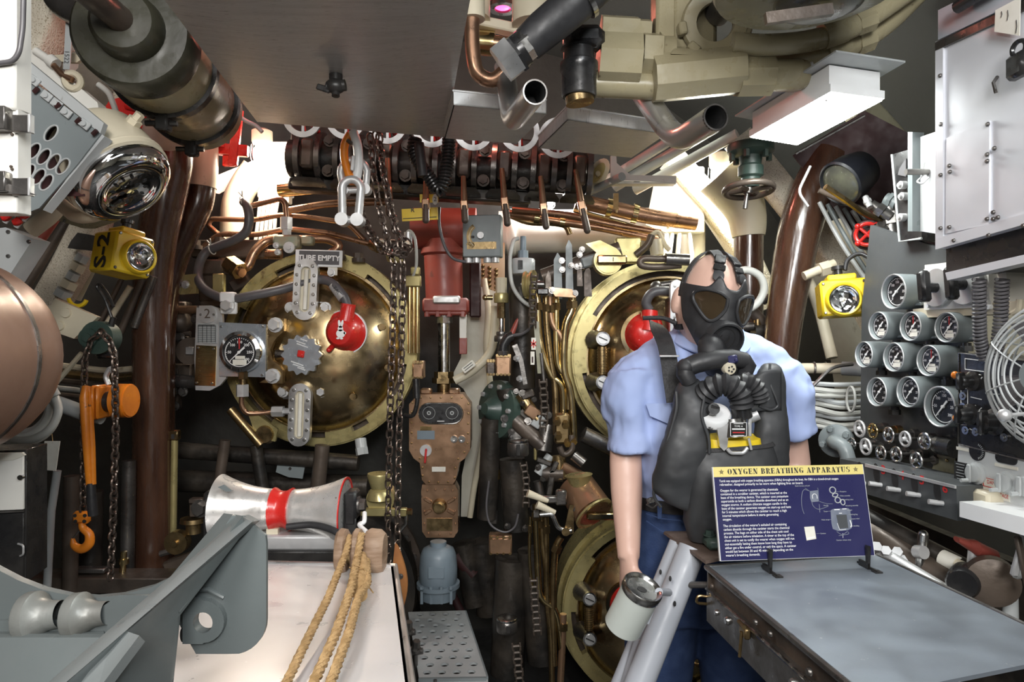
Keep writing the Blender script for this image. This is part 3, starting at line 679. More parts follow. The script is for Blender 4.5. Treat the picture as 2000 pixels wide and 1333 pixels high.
# ---- cupboard at the left edge
t=T('locker','small cupboard with a white upper door and a black lower door at the left edge','cabinet');M=pf(20,1000,1.5,12)
m=MB(M);m.box((0,1010,-45),(96,260,90),b=1);t.part('carcass',m,BLACK)
m=MB(M);m.box((-2,940,2),(94,112,6),b=1);d=t.part('white_door',m,WHITE)
m=MB(M);m.cyl((42,932,3),(42,932,12),5,n=12);t.part('knob',m,CHROME,d)
m=MB(M);m.pp([(-50,884),(44,884),(48,890),(30,898),(0,899),(-50,904)],-4,7);t.part('torn_paper_edge',m,PAPER,d)
m=MB(M);m.box((-2,1072,2),(94,138,6),b=1);d=t.part('black_door',m,BLACK)
m=MB(M);m.tube([(36,1062,6),(48,1064,12),(48,1082,12),(40,1086,6)],2,8,5);t.part('hasp',m,GALV,d)
m=MB(M);m.box((0,999,4),(92,3,4));t.part('divider',m,GUN);t.done()

# ---- hanging lever hoist on chains
def linkmesh(L,wd,r):
    m=MB();h=(L-wd)/2
    pts=[V((cos(g)*wd/2,0,sin(g)*wd/2+h)) for g in [pi*k/5 for k in range(6)]]+[V((cos(g)*wd/2,0,sin(g)*wd/2-h)) for g in [pi+pi*k/5 for k in range(6)]]
    m.tube(pts,r,6,closed=True);return m
def chain(name,label,pts,L,wd,r,m,group=None,more=None):
    p=[V(q) for q in pts];sg=[(p[i+1]-p[i]).length for i in range(len(p)-1)];tot=sum(sg);n=int(tot/(L-2*r*1.05));Ms=[]
    for k in range(n):
        d=(k+.5)/n*tot;i=0
        while i<len(sg)-1 and d>sg[i]:d-=sg[i];i+=1
        o=p[i]+(p[i+1]-p[i])*(d/sg[i]);z=(p[i+1]-p[i]).normalized()
        x=V((0,1,0)).cross(z);x=x.normalized() if x.length>.1 else V((1,0,0));y=z.cross(x)
        a=rad((25 if k%2==0 else 115)+random.uniform(-12,12));u=x*cos(a)+y*sin(a);v=z.cross(u)
        Ms.append(frame(o,u,v,z))
    t=T(name,label,'chain',group);t.rep('link',linkmesh(L,wd,r),m,Ms)
    if more:more(t)
    t.done()
Y=1.98
chain('hoist_chain','dark steel chain ending at the orange hook left of the brown pipe',PP([(196,650),(178,665),(166,700),(163,800),(162,1000)],Y),.026,.016,.0034,CHAINM)
chain('hoist_chain','dark steel chain hanging in front of the orange hoist down to the deck gear',PP([(196,646),(215,668),(224,700),(226,850),(222,980),(216,1132)],Y-.06),.026,.017,.0036,CHAINM)
t=T('lever_hoist','orange lever hoist with a long lever hanging beside the brown pipe','hoist');M=pf(210,790,Y)
m=MB(M);m.cyl((228,783,0),(254,783,0),33,33,28);m.cyl((252,783,0),(257,783,0),31,n=28);t.part('gear_drum',m,ORANGE)
m=MB(M);m.cyl((172,785,0),(192,785,0),26,n=24);m.cyl((168,785,0),(174,785,0),20,n=20);t.part('brake_drum',m,ORANGE)
m=MB(M);m.box((206,785,0),(7,62,60),b=3);m.box((196,785,0),(6,66,56),b=3);t.part('side_plate',m,ORANGE)
m=MB(M);m.cyl((200,785,0),(232,785,0),20,n=20);t.part('chain_wheel',m,BLACK)
m=MB(M);m.tube([(182,754,22),(184,775,30),(190,850,34),(194,940,30)],6,10,rr=[7,9,8,7]);m.tube([(188,754,22),(192,790,26),(199,860,30),(201,940,30)],5,8);le=t.part('lever',m,ORANGE)
m=MB(M);m.tube([(196,938,30),(198,970,30),(199,1000,28)],9,12,rr=[7.5,9,9]);t.part('rubber_grip',m,RUBBER,le)
m=MB(M);m.tube([(212,752,0),(206,735,0),(216,718,0),(226,735,0)],5,8,6);t.part('suspension_hook',m,GALV)
m=MB(M);m.ball((174,822,14),8,10,8);t.part('selector_knob',m,ORANGE);t.done()
t=T('chain_hook','orange chain hook with a drilled block at the bottom of the hoist chain','hook');M=pf(160,1030,Y)
m=MB(M);m.box((160,1011,0),(33,24,14),b=5);bk=t.part('hook_block',m,ORANGE)
for x,y in ((151,1006),(170,1006),(152,1017),(169,1017)):
    m=MB(M);m.cyl((x,y,6),(x,y,8),3.5,n=12);t.part('rivet_hole',m,INKB,bk)
m=MB(M);m.spline([(160,1022,0),(162,1032,0),(174,1044,0),(174,1062,0),(160,1073,0),(145,1066,0),(142,1052,0)],6,12,5,rr=[6,7,8,9.5,9,7,3]);t.part('hook',m,ORANGE)
m=MB(M);m.tube([(143,1052,0),(158,1034,0)],2,8);t.part('safety_latch',m,GUN);t.done()
t=T('chain_sheave','dark green chain wheel block hanging from the hull bracket','pulley');M=pf(198,662,Y+.04)
m=MB(M);m.cyl((198,660,-16),(198,660,16),32,n=28);t.part('wheel',m,GREEND)
m=MB(M);m.cyl((184,660,14),(184,660,22),18,n=22);m.cyl((184,660,20),(184,660,26),9,n=6);t.part('axle_boss',m,GREEND)
m=MB(M);m.tube([(222,620,0),(216,640,0)],6,8);m.box((205,690,-6),(40,22,20),b=6);t.part('housing',m,BLACK);t.done()
m=MB();m.spline(PP([(218,620),(205,585),(190,562),(196,556),(212,578),(222,600)],1.96),.0042,8);one('wire_loop','loop of black wire hanging over the hoist chain wheel','wire',m,BLACK)

# ---- hull rib, its bracket, diagonal pipes
def rib(name,lst,Y0,wd,dp,m):
    b=MB();p=PP(lst,Y0);n=len(p);vs=[]
    for i in range(n):
        tg=(p[min(i+1,n-1)]-p[max(i-1,0)]).normalized();nn=V((0,1,0)).cross(tg).normalized()
        vs.append((p[i],nn*wd/2,V((0,1,0))*dp/2,.35))
    b.loft(vs,20);return struct(name,b,m)
rib('trim_1',[(330,40),(262,190),(212,330),(180,440),(140,520),(95,600),(40,690),(-10,790)],2.15,.085,.10,SPECK)
rib('trim_2',[(120,-20),(60,120),(0,260)],1.9,.09,.10,SPECK)
t=T('rib_bracket','beige steel bracket plate with two round bolts on the hull rib','bracket');M=pf(140,620,2.04)
m=MB(M);m.pp([(83,638),(115,584),(198,620),(152,662)],0,12);t.part('plate',m,CREAM)
for x,y in ((138,612),(125,637)):
    m=MB(M);m.cyl((x,y,10),(x,y,17),10,9,18);t.part('bolt',m,CREAM)
t.done()
t=T('rib_strap','dark grey strap across the hull rib behind the yellow lantern','strap');m=MB(pf(160,478,2.05));m.pp([(145,472),(158,456),(214,466),(210,494),(138,486)],0,10);t.part('strap',m,GUN)
m=MB(pf(160,478,2.05));m.box((200,480,10),(8,22,4));t.part('buckle',m,DARKB);t.done()
for i,(a,b_,r,mm) in enumerate([((170,500),(130,575),9,LGREY),((182,520),(150,585),8,CREAM),((255,560),(205,640),6,CREAM),((238,545),(170,680),5,DARKB),((280,545),(235,650),7,DARKB),((130,430),(20,610),9,DARKB),((110,420),(30,560),5,SOOT),((150,440),(40,640),7,SOOT),((300,540),(262,640),8,GUN)]):
    lab=['pale grey hull pipe just right of the speckled rib','cream hull pipe second from the speckled rib','cream pipe slanting under the yellow lantern','thin dark pipe slanting under the yellow lantern','dark pipe slanting beside the brown pipe under the lantern','thick dark pipe slanting between grey box and speckled rib','thin black pipe slanting beside the grey box','black pipe slanting nearest to the speckled rib','grey pipe slanting next to the tall brown pipe'][i]
    m=MB();m.tube(PP([a,b_],2.22),r*2.22/F,10);one('hull_pipe',lab,'pipe',m,mm)
t=T('valve_stack','stack of beige pipe nuts along the hull rib under the lantern','fitting')
for i,(x,y,r) in enumerate([(170,505,13),(162,522,15),(152,540,12),(145,556,16),(134,574,17)]):
    m=MB(pf(x,y,2.1));m.hexb((x-6,y-7,0),(-.5,.85,0),r,15);t.part('nut',m,CREAM if i%2 else LGREY)
t.done()
m=MB(pf(160,575,2.08));m.torus((152,580,0),(0,0,1),18,4,16,6,-1.2,1.4);one('wire_clip','yellow curved clip above the hull bracket','clip',m,YELLOW)
t=T('junction_box','pale grey metal box above the torpedo nose','box');m=MB(pf(30,500,1.65));m.pp([(-30,452),(18,446),(72,468),(20,548),(-30,530)],-40,10);t.part('case',m,LGREY)
for x,y in ((24,455),(64,474),(24,502)):
    m=MB(pf(30,500,1.65));m.screw((x,y,10),(0,0,1),4,4);t.part('screw',m,GUN)
t.done()
# red tap handles
t=T('red_tap_row','row of small red valve taps under the grey perforated guard','tap');M=pf(30,410,1.5)
for x,y in ((6,400),(28,410),(48,420),(12,424),(34,433)):
    m=MB(M);m.box((x,y,0),(17,13,14),R=Mx.Rotation(rad(-30),3,'Z'),b=3);t.part('red_handle',m,RED)
    m=MB(M);m.cyl((x-7,y+10,-6),(x+6,y-8,-6),5,n=10);t.part('stem',m,LGREY)
t.done()
m=MB();m.tube(PP([(118,400),(70,470)],1.75),.019,14);one('red_pipe_end','short dark red pipe under the alarm horn','pipe',m,REDM)

# ---- perforated guard
t=T('perforated_guard','grey sheet metal guard punched with rows of oval holes','guard');M=pf(110,270,1.38)
hl=[(101,261),(24,271),(47,284),(67,296),(87,307),(106,317),(124,326),(17,318),(38,328),(57,337),(77,346),(92,357),(10,356)]
m=MB(M);m.pp([(-20,120),(30,132),(198,262),(152,322),(78,407),(60,414),(-20,390)],-2,2,[ell(x,y,9.2,17,38,18) for x,y in hl]);pl=t.part('plate',m,GREY)
for x,y in hl:
    m=MB(M);p=ell(x,y,10,18,38,22);m.tube([(a,c_,2) for a,c_ in p],1.8,6,closed=True);t.part('hole_rim',m,LGREY,pl)
m=MB(M);m.pp([(36,128),(48,112),(205,242),(198,262)],-10,4);fl=t.part('hinge_flange',m,LGREY)
for x,y in ((52,145),(72,160),(96,190),(134,222),(170,245),(115,205)):
    m=MB(M);m.box((x,y,7),(22,16,4),R=Mx.Rotation(rad(38),3,'Z'),b=1);t.part('hinge_leaf',m,LGREY,fl)
    m=MB(M);m.cyl((x,y,8),(x,y,13),5,n=12);t.part('hinge_bolt',m,LGREY,fl)
for x,y in ((76,180),(119,210),(158,239),(190,262)):
    m=MB(M);m.cyl((x-4,y+3,8),(x+5,y-4,10),4.5,n=6);t.part('red_tipped_screw',m,MAROON,fl)
m=MB(M);m.prism([(150,322,-2),(198,262,-2),(203,266,-2),(82,410,-2)],(3,3,-22));t.part('edge_flange',m,LGREY)
m=MB(M);m.box((60,300,-40),(160,150,4));t.part('maroon_backing',m,MAROON)
t.done()
t=T('tube_light','white box of the lit fitting above the perforated guard','light fitting');M=pf(110,170,1.5)
m=MB(M);m.pp([(38,95),(70,98),(190,200),(200,240),(40,130)],-30,0);t.part('housing',m,WHITE)
m=MB(M);m.cyl((100,118,4),(112,128,4),12,n=14);m.cyl((70,100,0),(100,120,2),8,n=12);t.part('gland',m,WHITE)
m=MB(M);m.tube([(104,125,6),(128,150,10),(148,160,10)],6,10);t.part('copper_conduit',m,COPPER)
m=MB(M);m.torus((145,160,4),(.2,.2,1),14,7,22,8);t.part('cream_eyelet',m,CREAM);t.done()
m=MB();m.spline(PP([(192,165),(212,182),(222,205),(232,228),(258,240),(290,236)],1.72),.0075,10);one('white_cable','white cable looping down behind the khaki cylinder','cable',m,WHITE)
# red gear behind the speckled rib
t=T('red_valve','bright red valve body behind the alarm horn','valve');M=pf(240,235,2.05)
m=MB(M);m.pp([(184,240),(214,196),(235,190),(296,200),(330,262),(250,268),(210,258)],-30,0);t.part('red_body',m,RED)
m=MB(M);m.tube([(186,240,6),(214,256,6)],12,12);m.tube([(250,205,4),(290,215,4),(310,245,4)],10,12);t.part('red_arm',m,RED);t.done()
m=MB(pf(320,260,2.0));m.ball((322,255,-6),(46,38,30),20,12);one('lamp_globe','pinkish white globe above the tall brown pipe','globe',m,mat('pinkish_glass',(.78,.55,.48),.35,0,(.74,.50,.43),4))

# ---- alarm horn
n_=V((.69,-.16,-.74)).normalized();c=P(238,352,1.5);s=1.5/F
t=T('alarm_horn','round cream alarm horn with a chromed perforated face','alarm')
m=MB();m.lathe(c,n_,[(60*s,-118*s),(82*s,-112*s),(92*s,-96*s),(95*s,-30*s),(97*s,-14*s),(97*s,0),(90*s,2*s)],44,True,0,True);bd=t.part('body',m,CREAM)
m=MB();m.lathe(c,n_,[(92*s,0),(93*s,6*s),(88*s,20*s),(74*s,32*s),(60*s,35*s),(50*s,30*s),(42*s,26*s),(0,26*s)],44,False,0,True);fc=t.part('chrome_face',m,CHROME)
e=n_;u=e.cross(UP).normalized();w_=e.cross(u)
sl=MB();sl.pp(ell(0,0,2.6*s,5*s,0,12),-.0005,.0006)
t.rep('slot',sl,INKB,[frame(c+e*27*s+(u*cos(g)+w_*sin(g))*q*s,(w_*cos(g)-u*sin(g)),(u*cos(g)+w_*sin(g)),e) for q,k in ((32,12),(16,6)) for g in [2*pi*i/k for i in range(k)]],fc)
m=MB();m.torus(c-e*14*s,e,96*s,2.5*s,44,6);t.part('rim_bead',m,CREAM,bd)
q=c-e*62*s
for d,L in ((V((-.55,-.3,-.78)),118),(V((.45,-.1,.85)),108)):
    d=(d-e*d.dot(e)).normalized();m=MB();m.hexb(q+d*86*s,d,14*s,18*s);m.hexb(q+d*100*s,d,9*s,18*s);t.part('gland_nut',m,CREAM,bd)
m=MB();m.box(q+V((-.02,-.09,-.03)),(.03,.004,.012));t.part('name_strip',m,CREAM,bd)
t.done()
m=MB();m.tube(PP([(120,400,1.6),(150,425,1.55),(190,420,1.53),(215,400,1.55)],1.55),.016,12,.03);m.tube(PP([(60,450),(100,420),(118,395)],1.62),.02,12,.03);one('cream_conduit','cream conduit elbow below the alarm horn','conduit',m,CREAM)
t=T('mount_plate','dark olive mounting plate under the alarm horn','plate');m=MB(pf(150,435,1.72));m.pp([(95,425),(120,405),(240,415),(232,430),(182,446),(160,446)],-6,0);t.part('plate',m,OLIVE);m=MB(pf(150,435,1.72));m.screw((126,432,0),(0,0,1),3,3);t.part('screw',m,GUN);t.done()

# ---- white cabinet edge nearest the viewer
t=T('white_case','white painted case edge with grey clamps at the left edge','case');M=pf(10,190,.85)
m=MB(M);m.box((-40,50,-20),(146,330,50),b=5);t.part('case_shell',m,WHITE)
m=MB(M);m.box((-40,250,-24),(142,330,40),b=2);t.part('case_shell',m,WHITE)
m=MB(M);m.tube([(55,-20,12),(53,60,12),(46,108,12),(34,125,12),(-20,132,12)],5,10,14);t.part('black_trim',m,HOSE)
for y in (235,358):
    m=MB(M);m.box((-10,y,8),(66,46 if y<300 else 40,22),b=2);m.box((44,y+8,2),(34,34,10),b=2);cl=t.part('clamp',m,GUN)
    m=MB(M);m.box((62,y+8,2),(5,36,14),b=1);t.part('clamp_lip',m,GALV,cl)
m=MB(M);m.pp([(-40,350),(20,360),(75,382),(-40,378)],4,8);t.part('pointed_plate',m,GUN)
for x,y in ((8,185),(28,170),(28,194),(22,262),(22,330),(20,325)):
    m=MB(M);m.screw((x,y,-3),(0,0,1),3.2,3);t.part('screw',m,DARKB)
t.done()

# ---- yellow battle lantern on the port side
def lantern(name,label,M,w,h,d,lens,text=None,front_dx=0):
    # M: frame in metres with x right, y up, z out of the lens face
    t=T(name,label,'lantern')
    m=MB(M);m.box((0,0,-d/2),(w,h,d),b=.006);bd=t.part('case',m,YELLOW)
    m=MB(M);m.lathe(lens+(0,),(0,0,1),[(.048,-.002),(.048,.010),(.043,.016),(.039,.014),(.038,.002)],32,False,0,True);r=t.part('lens_ring',m,YELLOW)
    m=MB(M);m.lathe((lens[0],lens[1],0),(0,0,1),[(.038,.011),(.030,.015),(.016,.018),(0,.019)],32,False,0,True);t.part('lens',m,LENSG,r)
    m=MB(M);m.lathe((lens[0],lens[1],.0012),(0,0,1),[(0,0),(.006,.0002),(.02,.002),(.032,.006),(.038,.0105)],28,False,0,True);t.part('reflector',m,CHROME,r)
    m=MB(M);m.ball((lens[0],lens[1],.006),.005,10,8);t.part('bulb',m,PAPER,r)
    sc=MB(M);
    for x in (-1,1):
        for y in (-1,1):
            sc=MB(M);sc.screw((x*(w/2-.009),y*(h/2-.009),.0),(0,0,1),.0042,.003);t.part('corner_screw',sc,GUN,bd)
    m=MB(M);m.box((0,h/2+.008,-d*.45),(w*.62,.018,d*.62),b=.004);t.part('terminal_block',m,YELLOW,bd)
    m=MB(M);m.cyl((-.004,h/2+.014,-d*.45),(-.004,h/2+.034,-d*.45),.012,n=14);m.cyl((-.004,h/2+.034,-d*.45),(-.004,h/2+.044,-d*.45),.017,n=10);t.part('black_switch',m,BLACK,bd)
    if text:
        m=MB(M);m.text(text,(-w/2-.0012,0,-d/2),(0,1,0),(0,0,-1),.076,bold=.03);t.part('stencilled_lettering',m,INKB,bd)
    return t
M=Mx.Translation(P(262,497,1.86))@Mx.Rotation(rad(60),4,'Z')@Mx.Rotation(rad(9),4,'Y')@Mx(((1,0,0,0),(0,0,-1,0),(0,1,0,0),(0,0,0,1)))
lantern('battle_lantern','yellow square lantern stencilled S-2 hanging by the brown pipe',M,.108,.112,.112,(.012,-.004),'S-2').done()

# ---- big khaki cylinder overhead
A,B=P(262,66,1.42),P(392,216,1.92);d=(B-A).normalized();L=(B-A).length;r=.112
t=T('hydraulic_cylinder','khaki overhead cylinder with two black clamp bands and a rod','cylinder')
m=MB();m.lathe(A,d,[(r*.96,.0),(r,.01),(r,L*.86),(r*.98,L*.87)],40,True,0,True);t.part('barrel',m,KHAKI)
m=MB();m.lathe(A-d*.004,d,[(r*.45,-.02),(r*.98,-.02),(r*1.05,-.01),(r*1.05,.06),(r,.065)],40,True,0,True);t.part('end_cap',m,CAPD)
m=MB();m.lathe(A-d*.02,d,[(r*.50,-.05),(r*.58,-.04),(r*.62,0),(r*.62,.012)],32,True,0,True);gl=t.part('gland',m,CAPD)
m=MB();m.cyl(A-d*.5+V((-.09,0,.02)),A-d*.05,.026,n=18);t.part('piston_rod',m,DARKB)
m=MB();m.lathe(A,d,[(r,L*.84),(r*1.03,L*.85),(r*1.03,L*.97),(r*.9,L*.99),(r*.85,L*1.0)],40,True,0,True);t.part('end_cap',m,KHAKI)
for f in (.34,.80):
    m=MB();m.ring(A+d*L*f,d,r,r+.010,.026,44);bn=t.part('clamp_band',m,BLACK)
    e1=V((0,0,-1));e1=(e1-d*e1.dot(d)).normalized();q=A+d*(L*f+.013)+e1*(r+.018)
    m=MB();m.box(q,(.03,.03,.04),b=.004);m.cyl(q+V((-.04,-.005,-.002)),q+V((.03,.005,0)),.007,n=8);t.part('clamp_bolt',m,BLACK,bn)
t.done()
m=MB();m.tube(PP([(95,-40,1.75),(112,5,1.75),(150,30,1.72),(200,35,1.7)],1.7),.030,16,.06);one('steel_elbow','shiny steel pipe elbow entering the khaki overhead cylinder','pipe',m,GUN)
# ---- cream trunking, tags, cables behind
t=T('cream_trunking','cream trunking and ribs in the upper left corner','trunking')
for i,(a,b_,r) in enumerate([((60,45),(180,-20),8),((60,60),(200,-10),6),((55,110),(130,60),20),((90,90),(140,130),16),((120,100),(165,80),9)]):
    m=MB();m.tube(PP([a,b_],2.0),r*2.0/F,10);t.part('run',m,WHITE)
m=MB(pf(135,120,1.8));m.pp([(100,108),(150,104),(160,90),(164,112),(150,122),(110,120)],-8,0);t.part('bracket',m,CREAM);t.done()
t=T('embossed_tag','embossed label strip hanging in the upper left corner','tag');M=pf(133,85,1.75);m=MB(M);m.box((133,86,0),(13,100,2),R=Mx.Rotation(rad(3),3,'Z'));t.part('strip',m,LGREY)
m=MB(M);m.text('OXYGEN 02',(133,100,1.6),(-.05,1,0),(1,.05,0),11) if False else m.text('1522',(131,112,1.6),(-.05,1,0),(1,.05,0),13);t.part('embossing',m,GUN);t.done()
# ---- tall brown pipes
m=MB();m.spline(PP([(338,262),(336,320),(322,390),(306,470),(298,560),(296,700),(296,1180)],2.28),.062,24,6,rr=[.062,.064,.064,.062,.060,.058,.058]);t=T('tall_brown_pipe','thick glossy brown pipe bending down past the yellow lantern','pipe');t.part('pipe',m,BROWN)
m=MB();m.lathe(P(338,268,2.28),(0,0,-1),[(.078,-.02),(.078,.02),(.068,.035)],28,True,0,True);t.part('flange',m,CREAM);t.done()
t=T('tall_brown_pipe','brown pipe with a cream upper end behind the thick brown pipe','pipe');m=MB();m.spline(PP([(393,360),(386,400),(362,450),(334,520),(316,620),(312,760),(312,1180)],2.42),.05,20);t.part('pipe',m,BROWN)
m=MB();m.spline(PP([(395,270),(396,320),(393,366)],2.42),.052,20);t.part('cream_end',m,CREAM);t.done()
# ---- pale cable coil, tag and conduit low on the left
m=MB();pts=[]
random.seed(3)
for k in range(5):
    for i in range(16):
        g=2*pi*i/16;rr_=64+6*sin(k*2.3+g)+k*2;pts.append(P(34+cos(g)*rr_*.98+2*k,784+sin(g)*rr_*.92+k*4,1.86-.02*k-.015*cos(g*2+k)))
m.spline(pts,.0105,10,3);one('cable_coil','coil of pale grey cable hanging behind the torpedo nose','cable',m,CABLE)
m=MB();m.tube(PP([(95,782),(160,806),(200,815)],2.0),.022,14);one('conduit','pale conduit running right from the cable coil','conduit',m,LGREY)
t=T('paper_tag','blank paper tag hanging behind the white cupboard','tag');m=MB(pf(100,890,1.8));m.pp([(88,862),(118,862),(110,920),(80,918)],0,1.5);t.part('card',m,PAPER);m=MB(pf(100,890,1.8));m.tube([(104,866,1),(100,848,-2)],.8,6);t.part('string',m,ROPE);t.done()
m=MB();m.tube(PP([(112,920),(100,1000),(92,1150)],2.0),.011,10);one('grey_pipe','upright pale pipe behind the paper tag','pipe',m,LGREY)
for i,(y,r,mm) in enumerate([(718,6,CREAM),(733,8,BRASSD),(748,6,DARKB),(762,5,CABLE),(775,5,DARKB)]):
    m=MB();m.spline(PP([(95,y-6),(150,y),(210,y+6),(270,y+2)],2.3+.02*i),r*2.3/F,8,4);one('hull_cable',['cream cable highest of five behind the hoist chains','tan cable second from the top of five behind the hoist chains','dark cable third of five behind the hoist chains','pale cable fourth of five behind the hoist chains','dark cable lowest of five behind the hoist chains'][i],'cable',m,mm)
m=MB();m.tube(PP([(160,690),(100,760)],2.2),.008,8);one('thin_rod','thin beige rod slanting behind the hoist chain','rod',m,CREAM)
for i,(x,r,y0,y1,mm,lab) in enumerate([(140,14,930,1170,DARKB,'upright dark pipe behind the orange hook'),(140,6,1085,1150,BRASSD,'brass pin standing below the orange hook'),(242,6,1078,1150,BRASS,'brass pin standing right of the chain end'),(180,20,960,1170,SOOT,'black pipe right of the orange hook'),(60,12,900,1170,GUN,'grey pipe nearest the cupboard'),(252,13,900,1160,GUN,'grey worn post left of the tall brown pipe')]):
    Yq=2.05+.03*i;m=MB();m.cyl(P(x,y0,Yq),P(x-4,y1,Yq),r*Yq/F,n=14)
    if r==6:m.cyl(P(x,y0+14,Yq),P(x,y0+24,Yq),9*Yq/F,n=12)
    one('post',lab,'post',m,mm)
t=T('deck_ledge','dark ledge across the deck gear behind the saddle','ledge');m=MB(pf(200,1120,2.1));m.box((210,1135,0),(300,30,60),b=2);t.part('beam',m,DARKB);m=MB(pf(200,1120,2.1));m.box((185,1110,10),(60,10,20),b=2);t.part('bracket',m,GUN);t.done()
# ------------------------------------------------------------------ loading table, roller, block and ropes
h=-.50
def Hq(x,y,hh=h):return Hz(x,y,hh)
tl,tr=Hq(420,1098),Hq(772,1106);br_=P(806,1345,1333.33*.5/678.5);bl=Hq(90,1345)
t=T('loading_table','bright sheet metal cover with a worn top under the roller and ropes','table')
m=MB();m.prism([tl,tr,br_,bl],(0,0,-.008));t.part('cover_sheet',m,COVER)
m=MB();m.hexa([tr,br_,br_+V((0,.02,-.55)),tr+V((0.03,.0,-.75))],(-.01,0,0));t.part('skirt_sheet',m,COVER)
m=MB();m.tube([tl,tr,br_],.006,8);t.part('rolled_edge',m,ALUW)
m=MB();m.hexa([tl,tr,tr+V((0,0,-.1)),tl+V((0,0,-.1))],(0,.01,0));t.part('flange',m,GREY);t.done()
Y=1.66;M=pf(552,985,Y)
t=T('loading_roller','hourglass-shaped bright metal roller with a red band round its waist','roller')
def rp(x):u=(x-552)/122;return 38+27*abs(u)**2.2-(7 if abs(x-552)<16 else 0)
xs=[430+244*i/24 for i in range(25)]
m=MB(M);m.lathe((0,984,0),(1,0.02,0),[(30,429)]+[(rp(x),x) for x in xs]+[(30,675)],48,True,0,True);rl=t.part('roller_body',m,ROLL)
m=MB(M);m.lathe((0,984,0),(1,0.02,0),[(38,533),(41.5,534),(41,537),(36,545),(35,552),(36,559),(41,568),(41.5,570),(38,571)],48,False,0,True);t.part('red_band',m,RED,rl)
m=MB(M);m.ring((673,997.4,0),(1,.02,0),60,64.5,3,48);t.part('red_rim',m,RED,rl)
m=MB(M);q=V((454,942+4,55));m.prism([(452,940,57),(466,949,53),(477,948,53),(464,935,58)],(0,-1,5));t.part('grey_diamond',m,GREY,rl)
for x0,x1,xb in ((405,430,410),(676,700,700)):
    m=MB(M);m.box(((x0+x1)/2,990,0),(abs(x1-x0),66,44),b=5);m.box(((x0+x1)/2,1030,0),(abs(x1-x0),44,40),b=2);bk=t.part('bearing_block',m,BLACK)
    m=MB(M);m.bolt((xb-8 if xb<500 else xb-4,988,22) if xb<500 else (xb,987,0),(0,0,1) if xb<500 else (1,0,0),13,14);t.part('bearing_bolt',m,GUN,bk)
m=MB(M);m.box((555,1052,0),(225,30,70),b=5);t.part('base_casting',m,GALV)
m=MB(M);m.box((560,1082,4),(236,30,60),b=3);t.part('black_pad',m,BLACK)
m=MB(M);m.box((540,1034,20),(22,14,10));t.part('shim',m,CREAM)
t.done()
m=MB();m.spline(PP([(560,1030,1.6),(610,1026,1.6),(650,1036,1.58),(672,1052,1.56)],1.6),.008,10);one('rubber_hose','black rubber hose lying under the roller','hose',m,RUBBER)
m=MB();m.spline(PP([(712,1003,1.62),(711,1020,1.58),(702,1026,1.58),(716,1040,1.54)],1.58),.0055,10);one('white_hook','small white plastic hook on top of the wooden block','hook',m,WHITEP)
t=T('rope_block','worn wooden double pulley block lying on the metal cover','pulley block');M=pf(705,1080,1.5)
for i,(x,w_,dx) in enumerate([(670,22,0),(698,16,3),(732,34,6)]):
    m=MB(M);m.loft([((x-w_/2,1075,0),(0,36,6),(0,-4,30),.8),((x-w_/4,1076,0),(0,42,6),(0,-4,34),.8),((x+w_/4+dx*.3,1078,0),(0,42,6),(0,-4,34),.8),((x+w_/2+dx*.5,1080,0),(0,35,6),(0,-4,29),.8)],20);t.part('cheek',m,WOOD)
m=MB(M);m.cyl((660,1080,0),(745,1080,0),22,n=22);t.part('sheave',m,BRASSD)
m=MB(M);m.pp([(722,1098),(727,1082),(731,1098),(726,1112)],36,40);m.cyl((655,1080,0),(664,1080,0),10,n=12);t.part('metal_strap',m,GALV);t.done()
def rope(label,pts,r,mm=ROPE):
    p=[V(q) for q in pts];o=MB();tot=0;cum=[0]
    for i in range(len(p)-1):tot+=(p[i+1]-p[i]).length;cum.append(tot)
    N=max(24,int(tot/(r*1.1)))
    def at(dd):
        i=0
        while i<len(cum)-2 and dd>cum[i+1]:i+=1
        return p[i]+(p[i+1]-p[i])*((dd-cum[i])/(cum[i+1]-cum[i]))
    t=T('rope',label,'rope')
    for k in range(3):
        q=[]
        for i in range(N+1):
            dd=tot*i/N;c=at(dd);tg=(at(min(tot,dd+.01))-at(max(0,dd-.01))).normalized();a=tg.orthogonal().normalized();b=tg.cross(a)
            g=dd/(r*5.2)*2*pi+2*pi*k/3;q.append(c+(a*cos(g)+b*sin(g))*r*.5)
        m=MB();m.tube(q,r*.62,6);t.part('strand',m,mm)
    t.done()
rope('manila rope leading off the pulley block, the one furthest from the table side',[P(684,1048,1.49),P(676,1080,1.44),P(640,1170,1.22),P(600,1250,1.08),P(552,1350,.95)],.0072)
rope('manila rope running from the middle of the pulley block down the cover',[P(706,1044,1.48),P(700,1080,1.43),P(686,1150,1.24),P(655,1240,1.07),P(606,1350,.93)],.0080)
rope('manila rope with the frayed splice nearest the table side',[P(716,1095,1.43),P(718,1140,1.3),P(700,1165,1.23),P(682,1235,1.08),P(640,1350,.93)],.0078)
t=T('rope_splice','frayed rope splice bound round the ropes below the pulley block','rope');m=MB();m.spline([P(708,1085,1.44),P(706,1120,1.36),P(700,1140,1.31),P(705,1165,1.26)],.013,12,6,rr=[.008,.016,.018,.012]);t.part('lashing',m,ROPE)
random.seed(5)
for k in range(14):
    a=P(700+random.uniform(-12,16),1100+random.uniform(0,60),1.34);m=MB();m.tube([a,a+V((random.uniform(-.012,.02),-.01,random.uniform(-.02,.01)))],.0014,5);t.part('fibre',m,ROPE)
t.done()

